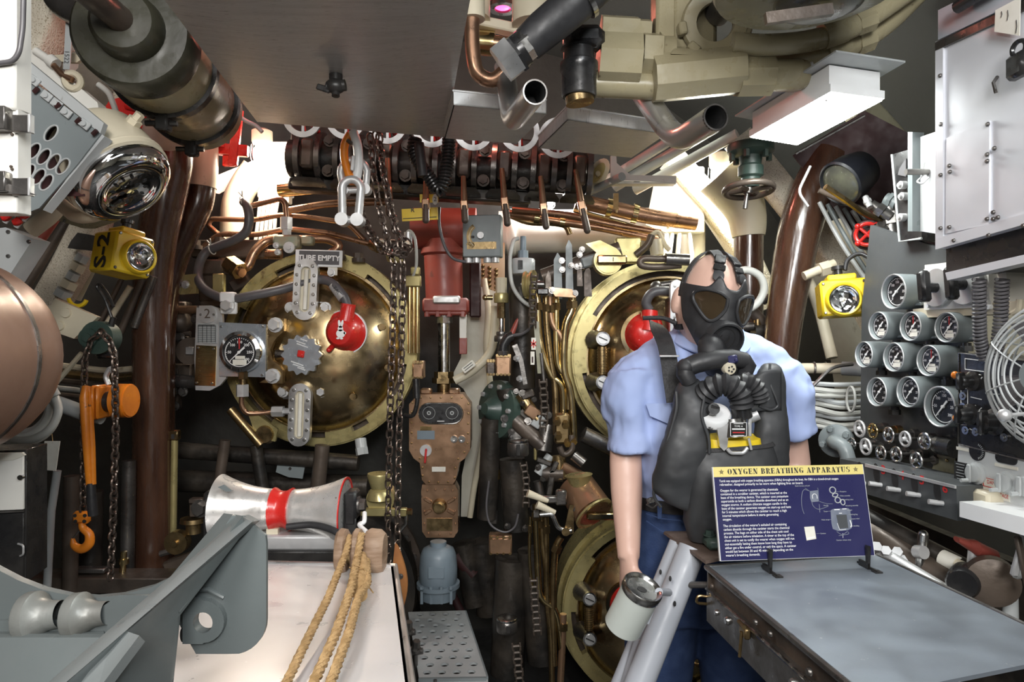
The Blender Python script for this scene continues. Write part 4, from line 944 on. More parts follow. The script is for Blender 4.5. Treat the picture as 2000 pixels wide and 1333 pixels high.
# ------------------------------------------------------------------ centre column between the tubes
t=T('impulse_valve','red painted pipe tee and ram with a grey piston rod between the doors','valve');M=pf(865,500,2.75)
m=MB(M);m.cyl((806,447,0),(930,447,0),40,n=32);t.part('cross_pipe',m,REDM)
m=MB(M);m.cyl((865,470,0),(868,588,0),38,36,32);m.lathe((866,487,0),(0,1,0),[(44,0),(44,10),(38,14)],32,True,0,True);t.part('ram_body',m,REDM)
m=MB(M);m.box((873,598,0),(88,28,70),b=4);m.box((873,612,0),(80,10,64),b=3);fl=t.part('flange',m,REDM)
for x in (838,858,880,906):
    m=MB(M);m.hexb((x,608,28),(0,1,0),5.5,12);t.part('flange_bolt',m,REDM,fl)
m=MB(M);m.box((876,588,40),(52,15,6),b=3);t.part('worn_plate',m,GALV,fl)
m=MB(M);m.cyl((868,612,10),(868,728,10),11.5,n=20);m.cyl((868,612,10),(868,632,10),17,n=8);t.part('piston_rod',m,STEEL)
m=MB(M);m.hexb((868,726,10),(0,1,0),19,14);m.hexb((868,738,10),(0,1,0),23,10);m.cyl((868,746,10),(868,770,10),13,n=16);t.part('gland_nut',m,BRASSD)
m=MB(M);m.box((905,625,4),(14,80,14),b=1);p_=t.part('white_post',m,WHITE);m=MB(M);m.box((905,676,4),(14.6,32,14.6),b=1);t.part('red_post_end',m,REDM,p_)
m=MB(M);m.box((842,545,-20),(16,110,12));t.part('side_bar',m,BRASSD)
m=MB(M);m.box((928,560,-10),(22,120,20),b=3);t.part('dark_red_side',m,MAROON)
t.done()
t=T('riveted_panel','rusty cream hull plate with rows of rivets right of the red ram','panel');M=pf(955,545,2.95)
m=MB(M);m.box((955,560,0),(62,180,6));t.part('plate',m,mat('rusty_cream',(.52,.36,.20),.6,0,(.60,.50,.36),8,bump=.3,bs=30))
rv=MB();rv.lathe((0,0,0),(0,-1,0),[(.0095,0),(.008,.006),(.004,.009),(0,.010)],10,False,0,True)
t.rep('rivet',rv,BRASSD,[Mx.Translation(M@V((943+13*i,520+8.5*j+4*i,3))) for i in range(3) for j in range(8)]);t.done()
t=T('meter_box','grey metal meter box with a brown arc scale above the right tubes','meter');M=pf(940,462,2.45,-7)
m=MB(M);m.box((941,461,-14),(76,82,30),b=2);bd=t.part('case',m,GREY)
m=MB(M);m.ring((940,462,0),(0,0,1),20,29,2,24,rad(35),rad(145));t.part('arc_scale',m,BRASSD,bd)
m=MB(M);m.ring((940,462,1.2),(0,0,1),23,24,1.2,24,rad(40),rad(140));t.part('scale_line',m,CREAM,bd)
m=MB(M);m.cyl((940,461,0),(940,461,10),6.5,n=18);t.part('knob',m,GALV,bd)
m=MB(M);m.box((921,463,1),(11,5,2),b=1);t.part('slot',m,INKB,bd)
m=MB(M);m.box((941,480,1),(58,14,2));t.part('brass_plate',m,BRASSD,bd)
m=MB(M);m.box((915,477,3),(8,2,2));t.part('plate_screw',m,BRASS,bd)
for x in (912,928,950,966):
    m=MB(M);m.cyl((x,500,-14),(x,512,-14),8,n=12);t.part('gland',m,GALV,bd)
t.done()
m=MB();m.spline(PP([(858,405,2.42),(858,440,2.42),(868,480,2.42),(885,505,2.42),(910,512,2.44)],2.42),.0055,10);one('grey_cable','dark cable curving down across the red pipe to the meter box','cable',m,HOSE)
t=T('yellow_tag','yellow placard with a black letter R hanging beside the red pipe','placard');M=pf(820,418,2.38);m=MB(M);m.box((820,419,0),(70,24,2),R=Mx.Rotation(rad(-3),3,'Z'));t.part('card',m,YELLOW)
m=MB(M);m.text('R',(806,411,1.8),(1,0,0),(0,-1,0),12,bold=.02);m.box((820,426,1.6),(66,1.4,.6),R=Mx.Rotation(rad(-3),3,'Z'));t.part('lettering',m,INKB);t.done()
m=MB();m.cyl(P(975,455,3.02),P(1290,448,3.02),.095,n=28);t=T('white_tank','large white horizontal pipe lit brightly behind the copper tubes','tank');t.part('shell',m,WHITE);m=MB();m.lathe(P(990,455,3.02),(1,0,0),[(.10,0),(.105,.01),(.105,.03),(.1,.04)],28,True,0,True);t.part('collar',m,WHITE);t.done()
# copper coloured casings
Y=2.6;M=pf(858,860,Y)
t=T('tube_firing_panel','copper-coloured riveted casing with a black two-dial window','casing')
out=[(816,771),(904,770),(919,790),(918,880),(908,896),(897,904),(892,930),(890,938),(884,947),(832,947),(824,938),(820,905),(808,896),(799,880),(799,790)]
m=MB(M);m.pp(out,-50,0);bd=t.part('casing',m,BRONZE)
m=MB(M);m.pp(arc(838,808,19,90,270,8)+arc(884,808,19,270,450,8),0,1.5);wi=t.part('black_window',m,DIAL,bd)
m=MB(M);p=[(x,y,1.5) for x,y in arc(838,808,20,90,270,8)+arc(884,808,20,270,450,8)];m.tube(p,1.6,6,closed=True);t.part('window_rim',m,STEEL,wi)
for x in (838,883):
    m=MB(M);m.ring((x,807,1.5),(0,0,1),11.5,12.2,.6,28);m.ring((x,807,1.6),(0,0,1),2,4,1.5,16);t.part('dial',m,LGREY,wi)
m=MB(M);m.text('TUBE FIRING',(861,823,1.8),(1,0,0),(0,-1,0),2.6) if False else m.box((861,823,1.8),(14,1.6,.4));t.part('caption',m,INKW,wi)
m=MB(M);m.box((832,837,1),(22,8,1));t.part('yellow_plate',m,BRASS,bd)
m=MB(M);m.box((832,850,1),(34,17,1.4));t.part('blue_plate',m,BLUEG,bd)
m=MB(M);m.cyl((832,880,0),(832,880,5),11.5,n=24);kd=t.part('switch_dial',m,GALV,bd);m=MB(M);m.box((832,890,7),(4,28,4),R=Mx.Rotation(rad(5),3,'Z'),b=1);t.part('red_handle',m,INKR,kd)
for x in (887,902):
    m=MB(M);m.ring((x,858,0),(0,0,1),3.5,7,4,18);m.cyl((x,858,0),(x,858,1),4,n=14);t.part('socket',m,STEEL,bd)
m=MB(M);m.box((857,917,1),(27,10,2),b=.5);t.part('white_plate',m,PAPER,bd)
rv=MB();rv.screw((0,0,0),(0,-1,0),.0038,.006)
t.rep('rivet',rv,BRASS,[Mx.Translation(M@V((x,y,0))) for x,y in [(822,777),(841,777),(861,777),(882,777),(902,777),(806,787),(804,805),(804,826),(804,846),(804,866),(915,789),(915,808),(914,828),(914,847),(913,866),(907,884),(895,897),(820,896),(825,914),(825,930),(889,915),(888,934),(838,942),(856,943),(875,942)]],bd)
for x in (830,886):
    m=MB(M);m.box((x,766,-20),(22,12,26),b=3);t.part('lug',m,BRONZE,bd)
t.done()
t=T('gear_casing','brown bronze casing with a round boss below the copper-coloured one','casing')
m=MB(M);m.pp([(824,948),(888,948),(894,960),(894,1040),(886,1052),(832,1052),(824,1040),(822,962)],-46,-4);bd=t.part('casing',m,BRONZE)
m=MB(M);m.cyl((858,990,-4),(858,990,8),15,12,22);m.cyl((858,990,6),(858,990,16),9,n=16);t.part('boss',m,BRASSD,bd)
m=MB(M);m.box((858,1026,-3),(50,24,2));t.part('name_plate',m,BRASSD,bd)
for g in (30,150,210,330):
    m=MB(M);m.box((858+26*cos(rad(g)),990+22*sin(rad(g)),-2),(16,6,5),R=Mx.Rotation(rad(g),3,'Z'),b=1);t.part('rib',m,BRONZE,bd)
t.rep('bolt',rv,BRONZE,[Mx.Translation(M@V((x,y,-4))) for x,y in [(834,960),(850,958),(868,958),(884,960),(828,975),(828,1000),(828,1025),(889,975),(889,1000),(889,1025),(836,1044),(858,1046),(880,1044)]],bd);t.done()
t=T('blue_motor','rounded blue-grey motor below the bronze casing','motor');M=pf(855,1120,2.55)
m=MB(M);m.lathe((856,1066,0),(0,1,0),[(0,0),(20,1),(30,6),(35,18),(37,40),(37,66),(33,74)],32,True,0,True);t.part('body',m,BLUEG)
m=MB(M);m.cyl((856,1067,0),(856,1058,0),16,n=16);t.part('cap',m,BLUEG)
m=MB(M);m.box((856,1107,37),(30,22,2),b=.5);t.part('name_plate',m,BLUEG)
m=MB(M);m.lathe((856,1138,0),(0,1,0),[(42,0),(42,8),(36,10),(34,30)],28,True,0,True);fl=t.part('foot_flange',m,BLUEG)
for x in (828,846,866,884):
    m=MB(M);m.box((x,1156,30),(5,24,8));m.hexb((x,1138,38),(0,-1,0),4,5);t.part('fin',m,BLUEG,fl)
t.done()
# perforated step
hz=-1.07;q=[Hz(797,1196,hz),Hz(908,1193,hz),Hz(950,1322,hz),Hz(818,1324,hz)]
t=T('step_plate','grey steel step plate drilled with rows of round holes','step')
holes=[]
for j in range(10):
    for i in range(4):
        f,g=(i+.6+(.3 if j%2==0 else .0))/4.5,(j+.6)/10.2
        c=(q[0]*(1-f)+q[1]*f)*(1-g)+(q[3]*(1-f)+q[2]*f)*g;holes.append([c+V((cos(a)*.0135,sin(a)*.0135,0)) for a in [2*pi*k/12 for k in range(12)]])
m=MB();m.prism(q,(0,0,-.008),holes);t.part('plate',m,LGREY)
m=MB();m.hexa([q[3],q[2],q[2]+V((0,0,-.09)),q[3]+V((0,0,-.09))],(0,-.01,0));t.part('lip',m,GREY)
m=MB();m.prism([v+V((0,0,-.10)) for v in q],(0,0,-.005));t.part('tray',m,SOOT)
m=MB();m.hexa([q[1],q[2],q[2]+V((0,0,-.06)),q[1]+V((0,0,-.06))],(.006,0,0));t.part('lip',m,GREY);t.done()
q2=[Hz(822,1328,hz-.01),Hz(952,1326,hz-.01),Hz(966,1400,hz-.01),Hz(832,1400,hz-.01)]
t=T('step_plate','grey step plate edge just below the drilled one','step');m=MB();m.prism(q2,(0,0,-.008));t.part('plate',m,LGREY);m=MB();m.cyl(Hz(850,1332,hz),Hz(850,1332,hz)+V((0,0,.005)),.006,n=12);t.part('bolt',m,GUN);t.done()
# rust-coloured plate beside the cover, small bolts
t=T('rust_plate','curved rust-orange plate edge right of the metal cover','plate');m=MB(pf(790,1150,1.75));m.pp([(772,1062),(778,1070)]+[(782+14*sin(g*pi),1080+125*g) for g in [i/10 for i in range(11)]]+[(782,1214),(776,1160),(768,1100)],-6,4);t.part('plate',m,mat('rust_orange',(.42,.17,.05),.6,0,(.28,.10,.03),9));m=MB();q_=P(778,1200,1.75);m.cyl(q_,V((q_.x,q_.y,0)),.012,n=12);t.part('stay',m,DARKB);m=MB(pf(790,1150,1.75));m.bolt((783,1125,4),(0,0,1),4,4);t.part('bolt',m,GUN);t.done()
for i,(x,y) in enumerate(((797,1225),(812,1262))):
    m=MB(pf(x,y,2.25));m.bolt((x,y+10,0),(0.1,-1,.2),8,22);m.cyl((x,y+10,0),(x,y+70,0),4,n=8);m.cyl((x-8,y+14,0),(x+14,y+10,0),6,n=10);one('clamp_bolt',['dark bolt beside the upper left corner of the step plate','dark bolt halfway down the left side of the step plate'][i],'bolt',m,GUN)

# ------------------------------------------------------------------ left of centre: brass valves, rods below the upper left door
t=T('brass_valve','brass valve and bracket at the right end of the roller','valve');M=pf(740,960,2.2)
m=MB(M);m.lathe((742,925,0),(0,1,0),[(24,0),(25,3),(17,30),(22,34),(26,50)],24,True,0,True);t.part('funnel',m,RINGB)
m=MB(M);m.cyl((744,975,-30),(744,975,8),27,n=28);t.part('drum',m,RINGB)
m=MB(M);m.box((752,998,10),(90,16,12),b=2);t.part('bar',m,RINGB)
m=MB(M);m.tube([(795,998,10),(795,1020,14),(782,1035,14)],4,8);t.part('lever',m,STEEL)
m=MB(M);m.hexb((796,998,10),(1,0,0),7,10);t.part('nut',m,BRASS);t.done()
t=T('linkage_rod','upright dull green brass rod with a clevis at the left of the roller','rod');M=pf(340,920,2.3)
m=MB(M);m.cyl((341,860,0),(338,1060,0),6.5,n=12);t.part('rod',m,RINGB);m=MB(M);m.box((342,850,0),(17,20,16),b=2);t.part('clevis',m,BRASSD);m=MB(M);m.box((342,852,8.5),(6,9,2));t.part('clevis_slot',m,INKB);t.done()
t=T('drain_valve','old brass drain valve left of the roller','valve');M=pf(372,1040,2.2)
m=MB(M);m.cyl((352,1056,0),(352,1056,20),22,n=24);m.cyl((352,1056,20),(352,1056,26),6,n=10);t.part('cap',m,BRASSD)
m=MB(M);m.lathe((378,1012,0),(0,1,0),[(24,0),(25,8),(14,12),(14,30)],22,True,0,True);t.part('flange',m,BRASSD)
m=MB(M);m.hexb((382,985,0),(0,1,0),12,22);m.box((384,978,0),(24,10,18),b=2);t.part('stem_nut',m,DARKB)
m=MB(M);m.tube([(345,1072,8),(318,1080,10)],6,8);t.part('handle',m,GUN)
m=MB(M);m.box((375,1100,-10),(110,40,30),b=4,R=Mx.Rotation(rad(-20),3,'Z'));t.part('base',m,DARKB);t.done()
m=MB(pf(706,872,2.45));m.cyl((704,858,0),(708,878,6),11,n=18);m.hexb((707,874,6),(.2,1,.2),12,14);one('grey_plug','pale grey plug hanging below the upper left ring','plug',m,LGREY)
t=T('dark_plate','grey painted patch plate on the dark gear above the roller','plate');m=MB(pf(572,915,2.5));m.pp([(545,898),(598,903),(592,935),(565,932),(540,922)],0,4);t.part('plate',m,GREY);m=MB(pf(572,915,2.5));m.screw((568,915,4),(0,0,1),3,3);t.part('screw',m,GUN);t.done()
for i,(a,b_,r,mm,lab) in enumerate([((350,880,2.5),(700,905,2.5),16,SOOT,'black pipe across the gear under the upper left door'),((350,940,2.6),(720,950,2.6),22,SOOT,'thick black pipe behind the roller'),((500,870,2.45),(520,1000,2.45),12,SOOT,'upright black strut under the left door'),((630,870,2.45),(620,960,2.45),14,DARKB,'upright dark strut under the middle of the left door'),((450,800,2.4),(510,870,2.4),9,BRASSD,'brass stay slanting below the gauge bracket'),((420,1000,2.4),(440,860,2.4),10,DARKB,'dark strut left of the roller')]):
    m=MB();m.tube(PP([a,b_],2.5),r*2.5/F,12);one('dark_pipe',lab,'pipe',m,mm)
t=T('ring_clasp','brass clasp on the lower left of the locking ring','clasp');M=pf(520,840,2.42);m=MB(M);m.pp([(485,800),(500,806),(545,838),(540,862),(520,858),(498,838)],0,8);t.part('plate',m,RINGB);m=MB(M);m.cyl((520,848,0),(520,848,14),20,16,22);t.part('boss',m,BRASSD);t.done()
# two strands of chain in front of the left ring, shackles and hook
top=PP([(722,262),(729,330),(739,400),(757,470),(770,520),(767,640),(763,760),(760,900),(757,1060),(760,1100)],2.02)
chain('hanging_chain','long rusty chain hanging down the right side of the upper left door, outer strand',top,.031,.0195,.0031,CHAINM)
top=PP([(740,262),(748,330),(762,400),(780,470),(787,520),(785,640),(782,760),(778,900),(776,1060),(782,1140)],2.0)
chain('hanging_chain','long rusty chain hanging nearest the centre column',top,.031,.0195,.0031,CHAINM)
chain('hanging_chain','short dark chain slanting from the shackles to the chain bundle',PP([(702,410),(720,450),(748,490),(790,492)],2.05),.030,.021,.0045,CHAINM)
chain('hanging_chain','short dark chain right of the two long chains',PP([(732,258),(742,300),(756,380),(772,450),(802,480)],2.08),.031,.0195,.0031,CHAINM)
t=T('orange_hook','orange lifting hook holding the shackles below the drip tray','hook');M=pf(690,300,1.95)
m=MB(M);m.tube([(684,262,0),(672,282,0),(672,310,0),(682,345,0)],8,12,12);t.part('hook_leg',m,ORANGE)
m=MB(M);m.tube([(690,258,4),(700,284,6),(702,320,4),(696,350,0)],9,12,12);t.part('bright_leg',m,WHITEP)
m=MB(M);m.box((690,350,0),(24,22,16),b=4);t.part('swivel',m,ORANGE)
m=MB(M);m.box((692,322,10),(9,30,8),R=Mx.Rotation(rad(6),3,'Z'),b=2);t.part('latch',m,GALV)
m=MB(M);m.cyl((680,276,6),(690,284,8),4,n=10);t.part('pin',m,GUN);t.done()
def shackle(label,cx,y0,y1,w_,r,Y,roll,pinr):
    t=T('shackle',label,'shackle');M=pf(cx,y0,Y,0,0,roll)
    m=MB(M);m.tube([(cx-w_*.5,y1,0)]+[(cx-w_*.62*cos(g),y0+w_*.55-w_*.6*sin(g),0) for g in [pi*k/8 for k in range(9)]]+[(cx+w_*.5,y1,0)],r,12);t.part('bow',m,GALV)
    m=MB(M);m.cyl((cx-w_*.5-r,y1,0),(cx+w_*.5+r,y1,0),pinr*.6,n=12);t.part('pin',m,GALV)
    for sx in (-1,1):
        m=MB(M);m.cyl((cx+sx*w_*.5,y1,-pinr*.9),(cx+sx*w_*.5,y1,pinr*.9),pinr,n=16);t.part('eye',m,GALV)
    t.done()
shackle('galvanised bow shackle hooked on the orange hook',690,314,372,42,7,1.96,-3,11)
shackle('long galvanised shackle hanging below the other',687,352,430,30,8,1.93,2,13)
# ------------------------------------------------------------------ overhead: drip trays
ht=.60
c0,c1,c2_,c3_=Hz(502,238,ht),Hz(868,268,ht),Hz(928,-70,ht),Hz(268,-70,ht)
dr=Hz(655,140,ht)+V((0,0,-.030))
t=T('drip_tray','large aluminium drip tray with a black drain cock overhead','tray')
m=MB();m.add([c0,c1,c2_,c3_,dr],[(0,1,4),(1,2,4),(2,3,4),(3,0,4)]);m.add([v+V((0,0,.004)) for v in (c0,c1,c2_,c3_,dr)],[(0,1,4),(1,2,4),(2,3,4),(3,0,4)]);t.part('pan',m,ALU)
for k,(a,b_) in enumerate(((c0,c1),(c1,c2_),(c2_,c3_),(c3_,c0))):
    m=MB();m.hexa([a,b_,b_+V((0,0,.05)),a+V((0,0,.05))],(.002,.002,0));t.part('rim',m,ALU)
D=pf(655,160,1.47)
m=MB(D);m.hexb((655,128,0),(0,1,0),22,12,n=8);t.part('drain_boss',m,RINGB)
m=MB(D);m.cyl((656,140,0),(656,158,0),13,n=16);m.ball((656,170,4),(20,15,16),16,10);m.cyl((640,172,4),(676,168,4),11,n=12);m.cyl((657,178,4),(657,190,6),8,n=10);t.part('drain_cock',m,BLACK)
m=MB(D);m.box((634,176,8),(28,12,6),R=Mx.Rotation(rad(18),3,'Z'),b=2);t.part('cock_handle',m,BLACK);t.done()
def tray(label,pts,hgt,rim):  # near-left, near-right, far-right, far-left seen from below
    q=[Hz(x,y,hgt) for x,y in pts];t=T('drip_tray',label,'tray')
    m=MB();m.prism(q,(0,0,.003));t.part('pan',m,ALU)
    for a,b_ in ((0,1),(1,2),(2,3),(3,0)):
        m=MB();m.hexa([q[a],q[b_],q[b_]+V((0,0,rim)),q[a]+V((0,0,rim))],(.002,.003,0));m.tube([q[a]+V((0,0,rim)),q[b_]+V((0,0,rim))],.003,6);t.part('rim',m,ALU)
    t.done()
tray('aluminium drip tray next to the large one, under the white elbow pipe',[(886,205),(1066,222),(1008,280),(868,270)],.56,.034)
tray('aluminium drip tray furthest from the large one, under the cream valves',[(1108,234),(1300,262),(1232,308),(1052,289)],.55,.034)

# ---- copper and steel pipes, hex unions
t=T('copper_elbow','brown copper elbow pipe dropping beside the large drip tray','pipe')
m=MB();m.tube(PP([(922,-60),(922,95),(930,145),(962,162),(998,128)],1.6),.0175,16,.07);t.part('elbow',m,COPPER)
m=MB();m.cyl(P(922,-60,1.6),P(924,38,1.6),.028,n=20);t.part('cream_sleeve',m,CREAM);t.done()
t=T('hose_union','black rubber hose with a steel hex union overhead','hose');Y=1.42;M=pf(1010,110,Y);ax=V((.80,-.60,.12)).normalized()
m=MB(M);m.hexb((978,128,0),ax,40,34,rot=.3);t.part('hex_union',m,ALUW)
m=MB(M);m.hexb((1003,110,0),ax,39,10,rot=.1);m.hexb((1010,104,0),ax,34,14,n=20);t.part('black_nut',m,BLACK)
m=MB(M);m.hexb((1014,98,2),ax,33,24,n=8);t.part('steel_ferrule',m,STEEL)
m=MB(M);m.tube([(1030,88,2),(1060,62,6),(1120,14,10),(1170,-30,14)],36,24,rr=[34,37,39,39]);t.part('rubber_sleeve',m,RUBBER)
m=MB(M);m.ring(V((1135,4,12)),ax,36,43,10,28);t.part('hose_clamp',m,STEEL);t.done()
def open_pipe(label,pts,Y,r,m,bend):
    t=T('elbow_pipe',label,'pipe');p=PP(pts,Y);b=MB();b.tube(p,r,24,bend,cap=False);t.part('tube',b,m)
    e=(p[-1]-p[-2]).normalized();b=MB();b.ring(p[-1]-e*.004,e,r*.88,r*1.005,.005,24);t.part('rim',b,GUN)
    b=MB();b.lathe(p[-1]-e*.09,e,[(0,0),(r*.9,0),(r*.86,.088)],20,False,0,True);t.part('dark_bore',b,INKB);t.done()
open_pipe('whitish bent pipe with an open end above the second drip tray',[(985,130,1.62),(1000,240,1.55),(1045,180,1.30)],1.5,.024,ALUW,.05)
open_pipe('whitish bent pipe with an open end beside the fluorescent fixture',[(1250,175,1.68),(1322,278,1.58),(1398,229,1.40)],1.5,.0275,ALUW,.06)
t=T('black_strainer','black painted upright fitting above the gap between drip trays','fitting');M=pf(1130,120,1.55)
m=MB(M);m.lathe((1131,190,0),(0,-1,0),[(32,0),(34,4),(34,48),(37,52),(37,66),(31,70),(30,92),(36,94)],28,True,0,True);t.part('body',m,BLACK)
m=MB(M);m.box((1140,76,0),(80,46,50),b=14);t.part('head',m,BLACK)
m=MB(M);m.cyl((1131,188,0),(1133,202,0),28,n=22);t.part('collar_ring',m,BRASSD);t.done()
# ---- cream valve chest
t=T('valve_chest','khaki cream painted valve chest with hex unions overhead','valve');Y=1.6;M=pf(1320,100,Y)
m=MB(M);m.hexb((1176,60,-30),(1,.06,0),46,72);m.hexb((1244,64,-30),(1,.06,0),42,28);t.part('hex_union',m,KHAKI)
m=MB(M);m.hexb((1168,116,0),(1,.05,0),54,80,n=8);m.hexb((1252,108,0),(1,.05,0),45,36);m.lathe((1284,106,0),(1,.05,0),[(40,0),(34,8),(34,30)],24,True,0,True);t.part('hex_union',m,KHAKI)
m=MB(M);m.cyl((1160,160,-10),(1300,166,-10),26,n=22);t.part('bypass_pipe',m,KHAKI)
m=MB(M);m.box((1300,45,-20),(40,150,60),b=6);m.box((1355,50,-20),(90,110,60),b=10);t.part('block',m,KHAKI)
m=MB(M);m.hexb((1272,158,10),(1,-.10,0),46,172,n=8,rot=.2);m.prism([(1310,106,30),(1430,112,30),(1444,126,38),(1300,120,38)],(0,4,6));t.part('long_body',m,KHAKI)
m=MB(M);m.lathe((1388,58,30),(-.1,.15,1),[(40,-40),(62,-20),(64,0),(60,6),(36,6),(34,-4)],36,False,0,True);fl=t.part('flange',m,KHAKI)
for g in (20,75,130,170):
    m=MB(M);m.box((1388+63*cos(rad(g)),58+63*sin(rad(g)),26),(16,24,22),R=Mx.Rotation(rad(g),3,'Z'),b=3);t.part('flange_ear',m,KHAKI,fl)
m=MB(M);m.cyl((1396,34,10),(1412,20,90),24,n=24);t.part('steel_plunger',m,GUN)
m=MB(M);m.hexb((1438,152,8),(1,-.02,0),40,64,n=8);m.lathe((1500,150,8),(1,0,0),[(30,0),(31,50),(26,70),(12,80)],22,True,0,True);t.part('end_union',m,KHAKI)
m=MB(M);m.cyl((1560,140,4),(1582,128,4),10,n=12);t.part('plug',m,GALV);t.done()
for i,(pts,r,lab) in enumerate([([(1430,84),(1500,88),(1590,78),(1680,45),(1790,-30)],20,'upper of two curved khaki pipes running to the cabinet'),([(1430,128),(1500,128),(1590,112),(1660,85),(1730,40),(1810,-40)],26,'lower of two curved khaki pipes running to the cabinet')]):
    m=MB();m.spline(PP(pts,1.55+.06*i),r*1.6/F,18,6);t=T('curved_pipe',lab,'pipe');t.part('pipe',m,KHAKI)
    m=MB();q=PP(pts,1.55+.06*i);e=(q[3]-q[2]).normalized();m.cyl(q[2]+e*.02,q[2]+e*.075,r*1.6/F*1.22,n=20);m.cyl(q[2]+e*.1,q[2]+e*.14,r*1.6/F*1.12,n=8);t.part('coupling',m,KHAKI);t.done()
t=T('overhead_drum','olive drum with a dark underside at the top of the photo','drum');m=MB();m.lathe(P(1580,-10,1.25),(0,0,1),[(.10,.0),(.165,.01),(.17,.02),(.17,.16)],40,True,0,True);t.part('drum',m,OLIVE);m=MB();m.lathe(P(1600,12,1.25),(0,0,1),[(.06,-.006),(.075,0),(.08,.01)],28,True,0,True);t.part('dark_cap',m,CAPD)
m=MB();m.box(P(1560,28,1.22),(.12,.012,.02),R=Mx.Rotation(rad(-8),3,'Y'));t.part('bracket_strip',m,DARKB);t.done()
t=T('cream_duct','cream duct end with a red lamp above the copper elbow','duct');M=pf(1000,20,1.9)
m=MB(M);m.cyl((915,-60,-10),(915,34,-10),42,n=28);t.part('sleeve',m,CREAM)
m=MB(M);m.cyl((1040,-60,0),(1040,48,0),40,n=28);t.part('sleeve',m,CREAM);m=MB(M);m.box((980,40,-30),(160,20,30),b=3,R=Mx.Rotation(rad(12),3,'Z'));t.part('beam',m,CREAM);t.done()
t=T('red_lamp','small lit red lamp at the top of the photo','lamp');m=MB(pf(982,8,2.0));m.ball((982,2,0),(24,16,24),18,10);t.part('lens',m,REDL);m=MB(pf(982,8,2.0));m.ring((982,8,0),(0,1,0),16,28,10,24);t.part('dark_ring',m,BLACK);t.done()
t=T('brass_coupling','brass coupling glowing in lamp light behind the hex union','fitting');m=MB(pf(945,85,1.95));m.cyl((930,82,0),(965,86,0),24,n=24);t.part('sleeve',m,BRASS);m=MB(pf(945,85,1.95));m.cyl((955,84,0),(1010,90,0),15,n=20);m.cyl((928,82,0),(918,80,0),28,n=24);t.part('pipe',m,COPPER);t.done()
t=T('red_bracket','bright red bracket frame behind the large drip tray','bracket');M=pf(450,270,2.5)
m=MB(M);m.box((430,292,0),(110,22,14),R=Mx.Rotation(rad(4),3,'Z'),b=2);m.box((462,270,4),(18,110,10),R=Mx.Rotation(rad(6),3,'Z'),b=2);m.box((448,315,2),(24,22,8),b=2);t.part('frame',m,RED)
m=MB(M);m.cyl((433,270,6),(433,290,6),9,n=14);t.part('knob',m,RED);t.done()
m=MB();m.spline(PP([(455,205),(462,222),(480,236),(500,246),(512,258)],2.3),.007,10);one('grey_conduit','grey cable ending in an eye left of the large drip tray','cable',m,GALV)

# ---- valve manifold: black beam, yokes, hanging levers, ring handles
t=T('valve_manifold','black valve manifold beam with steel yokes under the drip trays','manifold');Y=2.42;M=pf(850,330,Y,0,0,3.6)
m=MB(M);m.cyl((560,322,-20),(1150,322,-20),36,n=24);m.box((855,282,-30),(590,50,40),b=4);m.box((800,372,-30),(480,26,40),b=4);t.part('beam',m,SOOT)
yx=[607,683,757,833,908,985,1061,1130]
for i,x in enumerate(yx):
    m=MB(M)
    for s_ in (-1,1):
        m.ring((x+s_*20-5,322,-10),(1,0,0),40,50,10,20,rad(0),rad(360))
    y_=t.part('yoke',m,GUN)
    m=MB(M);m.box((x,322,20),(26,56,30),b=5);t.part('valve_body',m,DARKB,y_)
    m=MB(M);m.prism([(x-24,366,20),(x+24,366,20),(x+34,376,10),(x-34,376,10)],(0,4,-14));t.part('shelf',m,GUN,y_)
    if i<7:
        for dx,dy in ((38,-30),(38,28)):
            m=MB(M);m.bolt((x+dx,322+dy,12),(0,0,1),9,9);t.part('bolt',m,DARKB,y_)
t.done()
lv=[(757,330,762,418),(832,360,833,432),(905,365,909,432),(980,350,991,438),(1056,365,1066,444),(1124,352,1146,452)]
for i,(x0,y0,x1,y1) in enumerate(lv):
    M=pf(x0,y0,2.335);m=MB(M)
    m.tube([(x0,y0-20,0),(x0+(x1-x0)*.45,y0+(y1-y0)*.45,6)],5,10,rr=[5,7])
    t=T('valve_lever',['rusty valve lever behind the two long chains','brown valve lever over the yellow placard','brown valve lever beside the meter box','brown valve lever with a pale arm right of the meter box','brown valve lever second from the manifold\'s outer end','brown valve lever at the outer end of the manifold'][i],'lever','levers of the valve manifold');t.part('arm',m,BRONZE)
    a=V((x0+(x1-x0)*.4,y0+(y1-y0)*.4,6));b_=V((x1,y1,10));d=b_-a
    m=MB(M);m.box(a+d*.28,(15,d.length*.5,10),R=Mx.Rotation(math.atan2(-d.x,d.y),3,'Z'),b=2);t.part('plate',m,BRONZE)
    m=MB(M);m.tube([a+d*.3,b_],7,12,rr=[6.5,7]);m.ball(b_,7,12,8);t.part('handle',m,DARKB);t.done()
for i,(x,y) in enumerate([(592,236),(676,240),(757,249),(844,256),(925,262),(1015,265),(1090,277)]):
    m=MB(pf(x,y,2.22));y-=7;m.ring((x,y,0),(0,.2,1),28,38.5,8,36)
    m.box((x,y,0),(5,60,4));t=T('pull_handle',['pale ring handle nearest the bright left lamp','pale ring handle beside the orange hook','pale ring handle right of the hanging chains','pale ring handle behind the coiled black cord','pale ring handle under the tray joint','pale ring handle under the corner of the second tray','pale ring handle under the tray furthest from the lamp'][i],'ring','ring handles over the manifold')
    t.part('ring',m,GALV);m=MB(pf(x,y,2.24));m.cyl((x+2,y-2,-2),(x+2,y-2,6),10,n=16);m.cyl((x+2,y-2,-96),(x+2,y-2,0),5,n=10);m.cyl((x,y,4),(x+4,y+28,4),3,n=8);t.part('red_hub',m,RED);t.done()
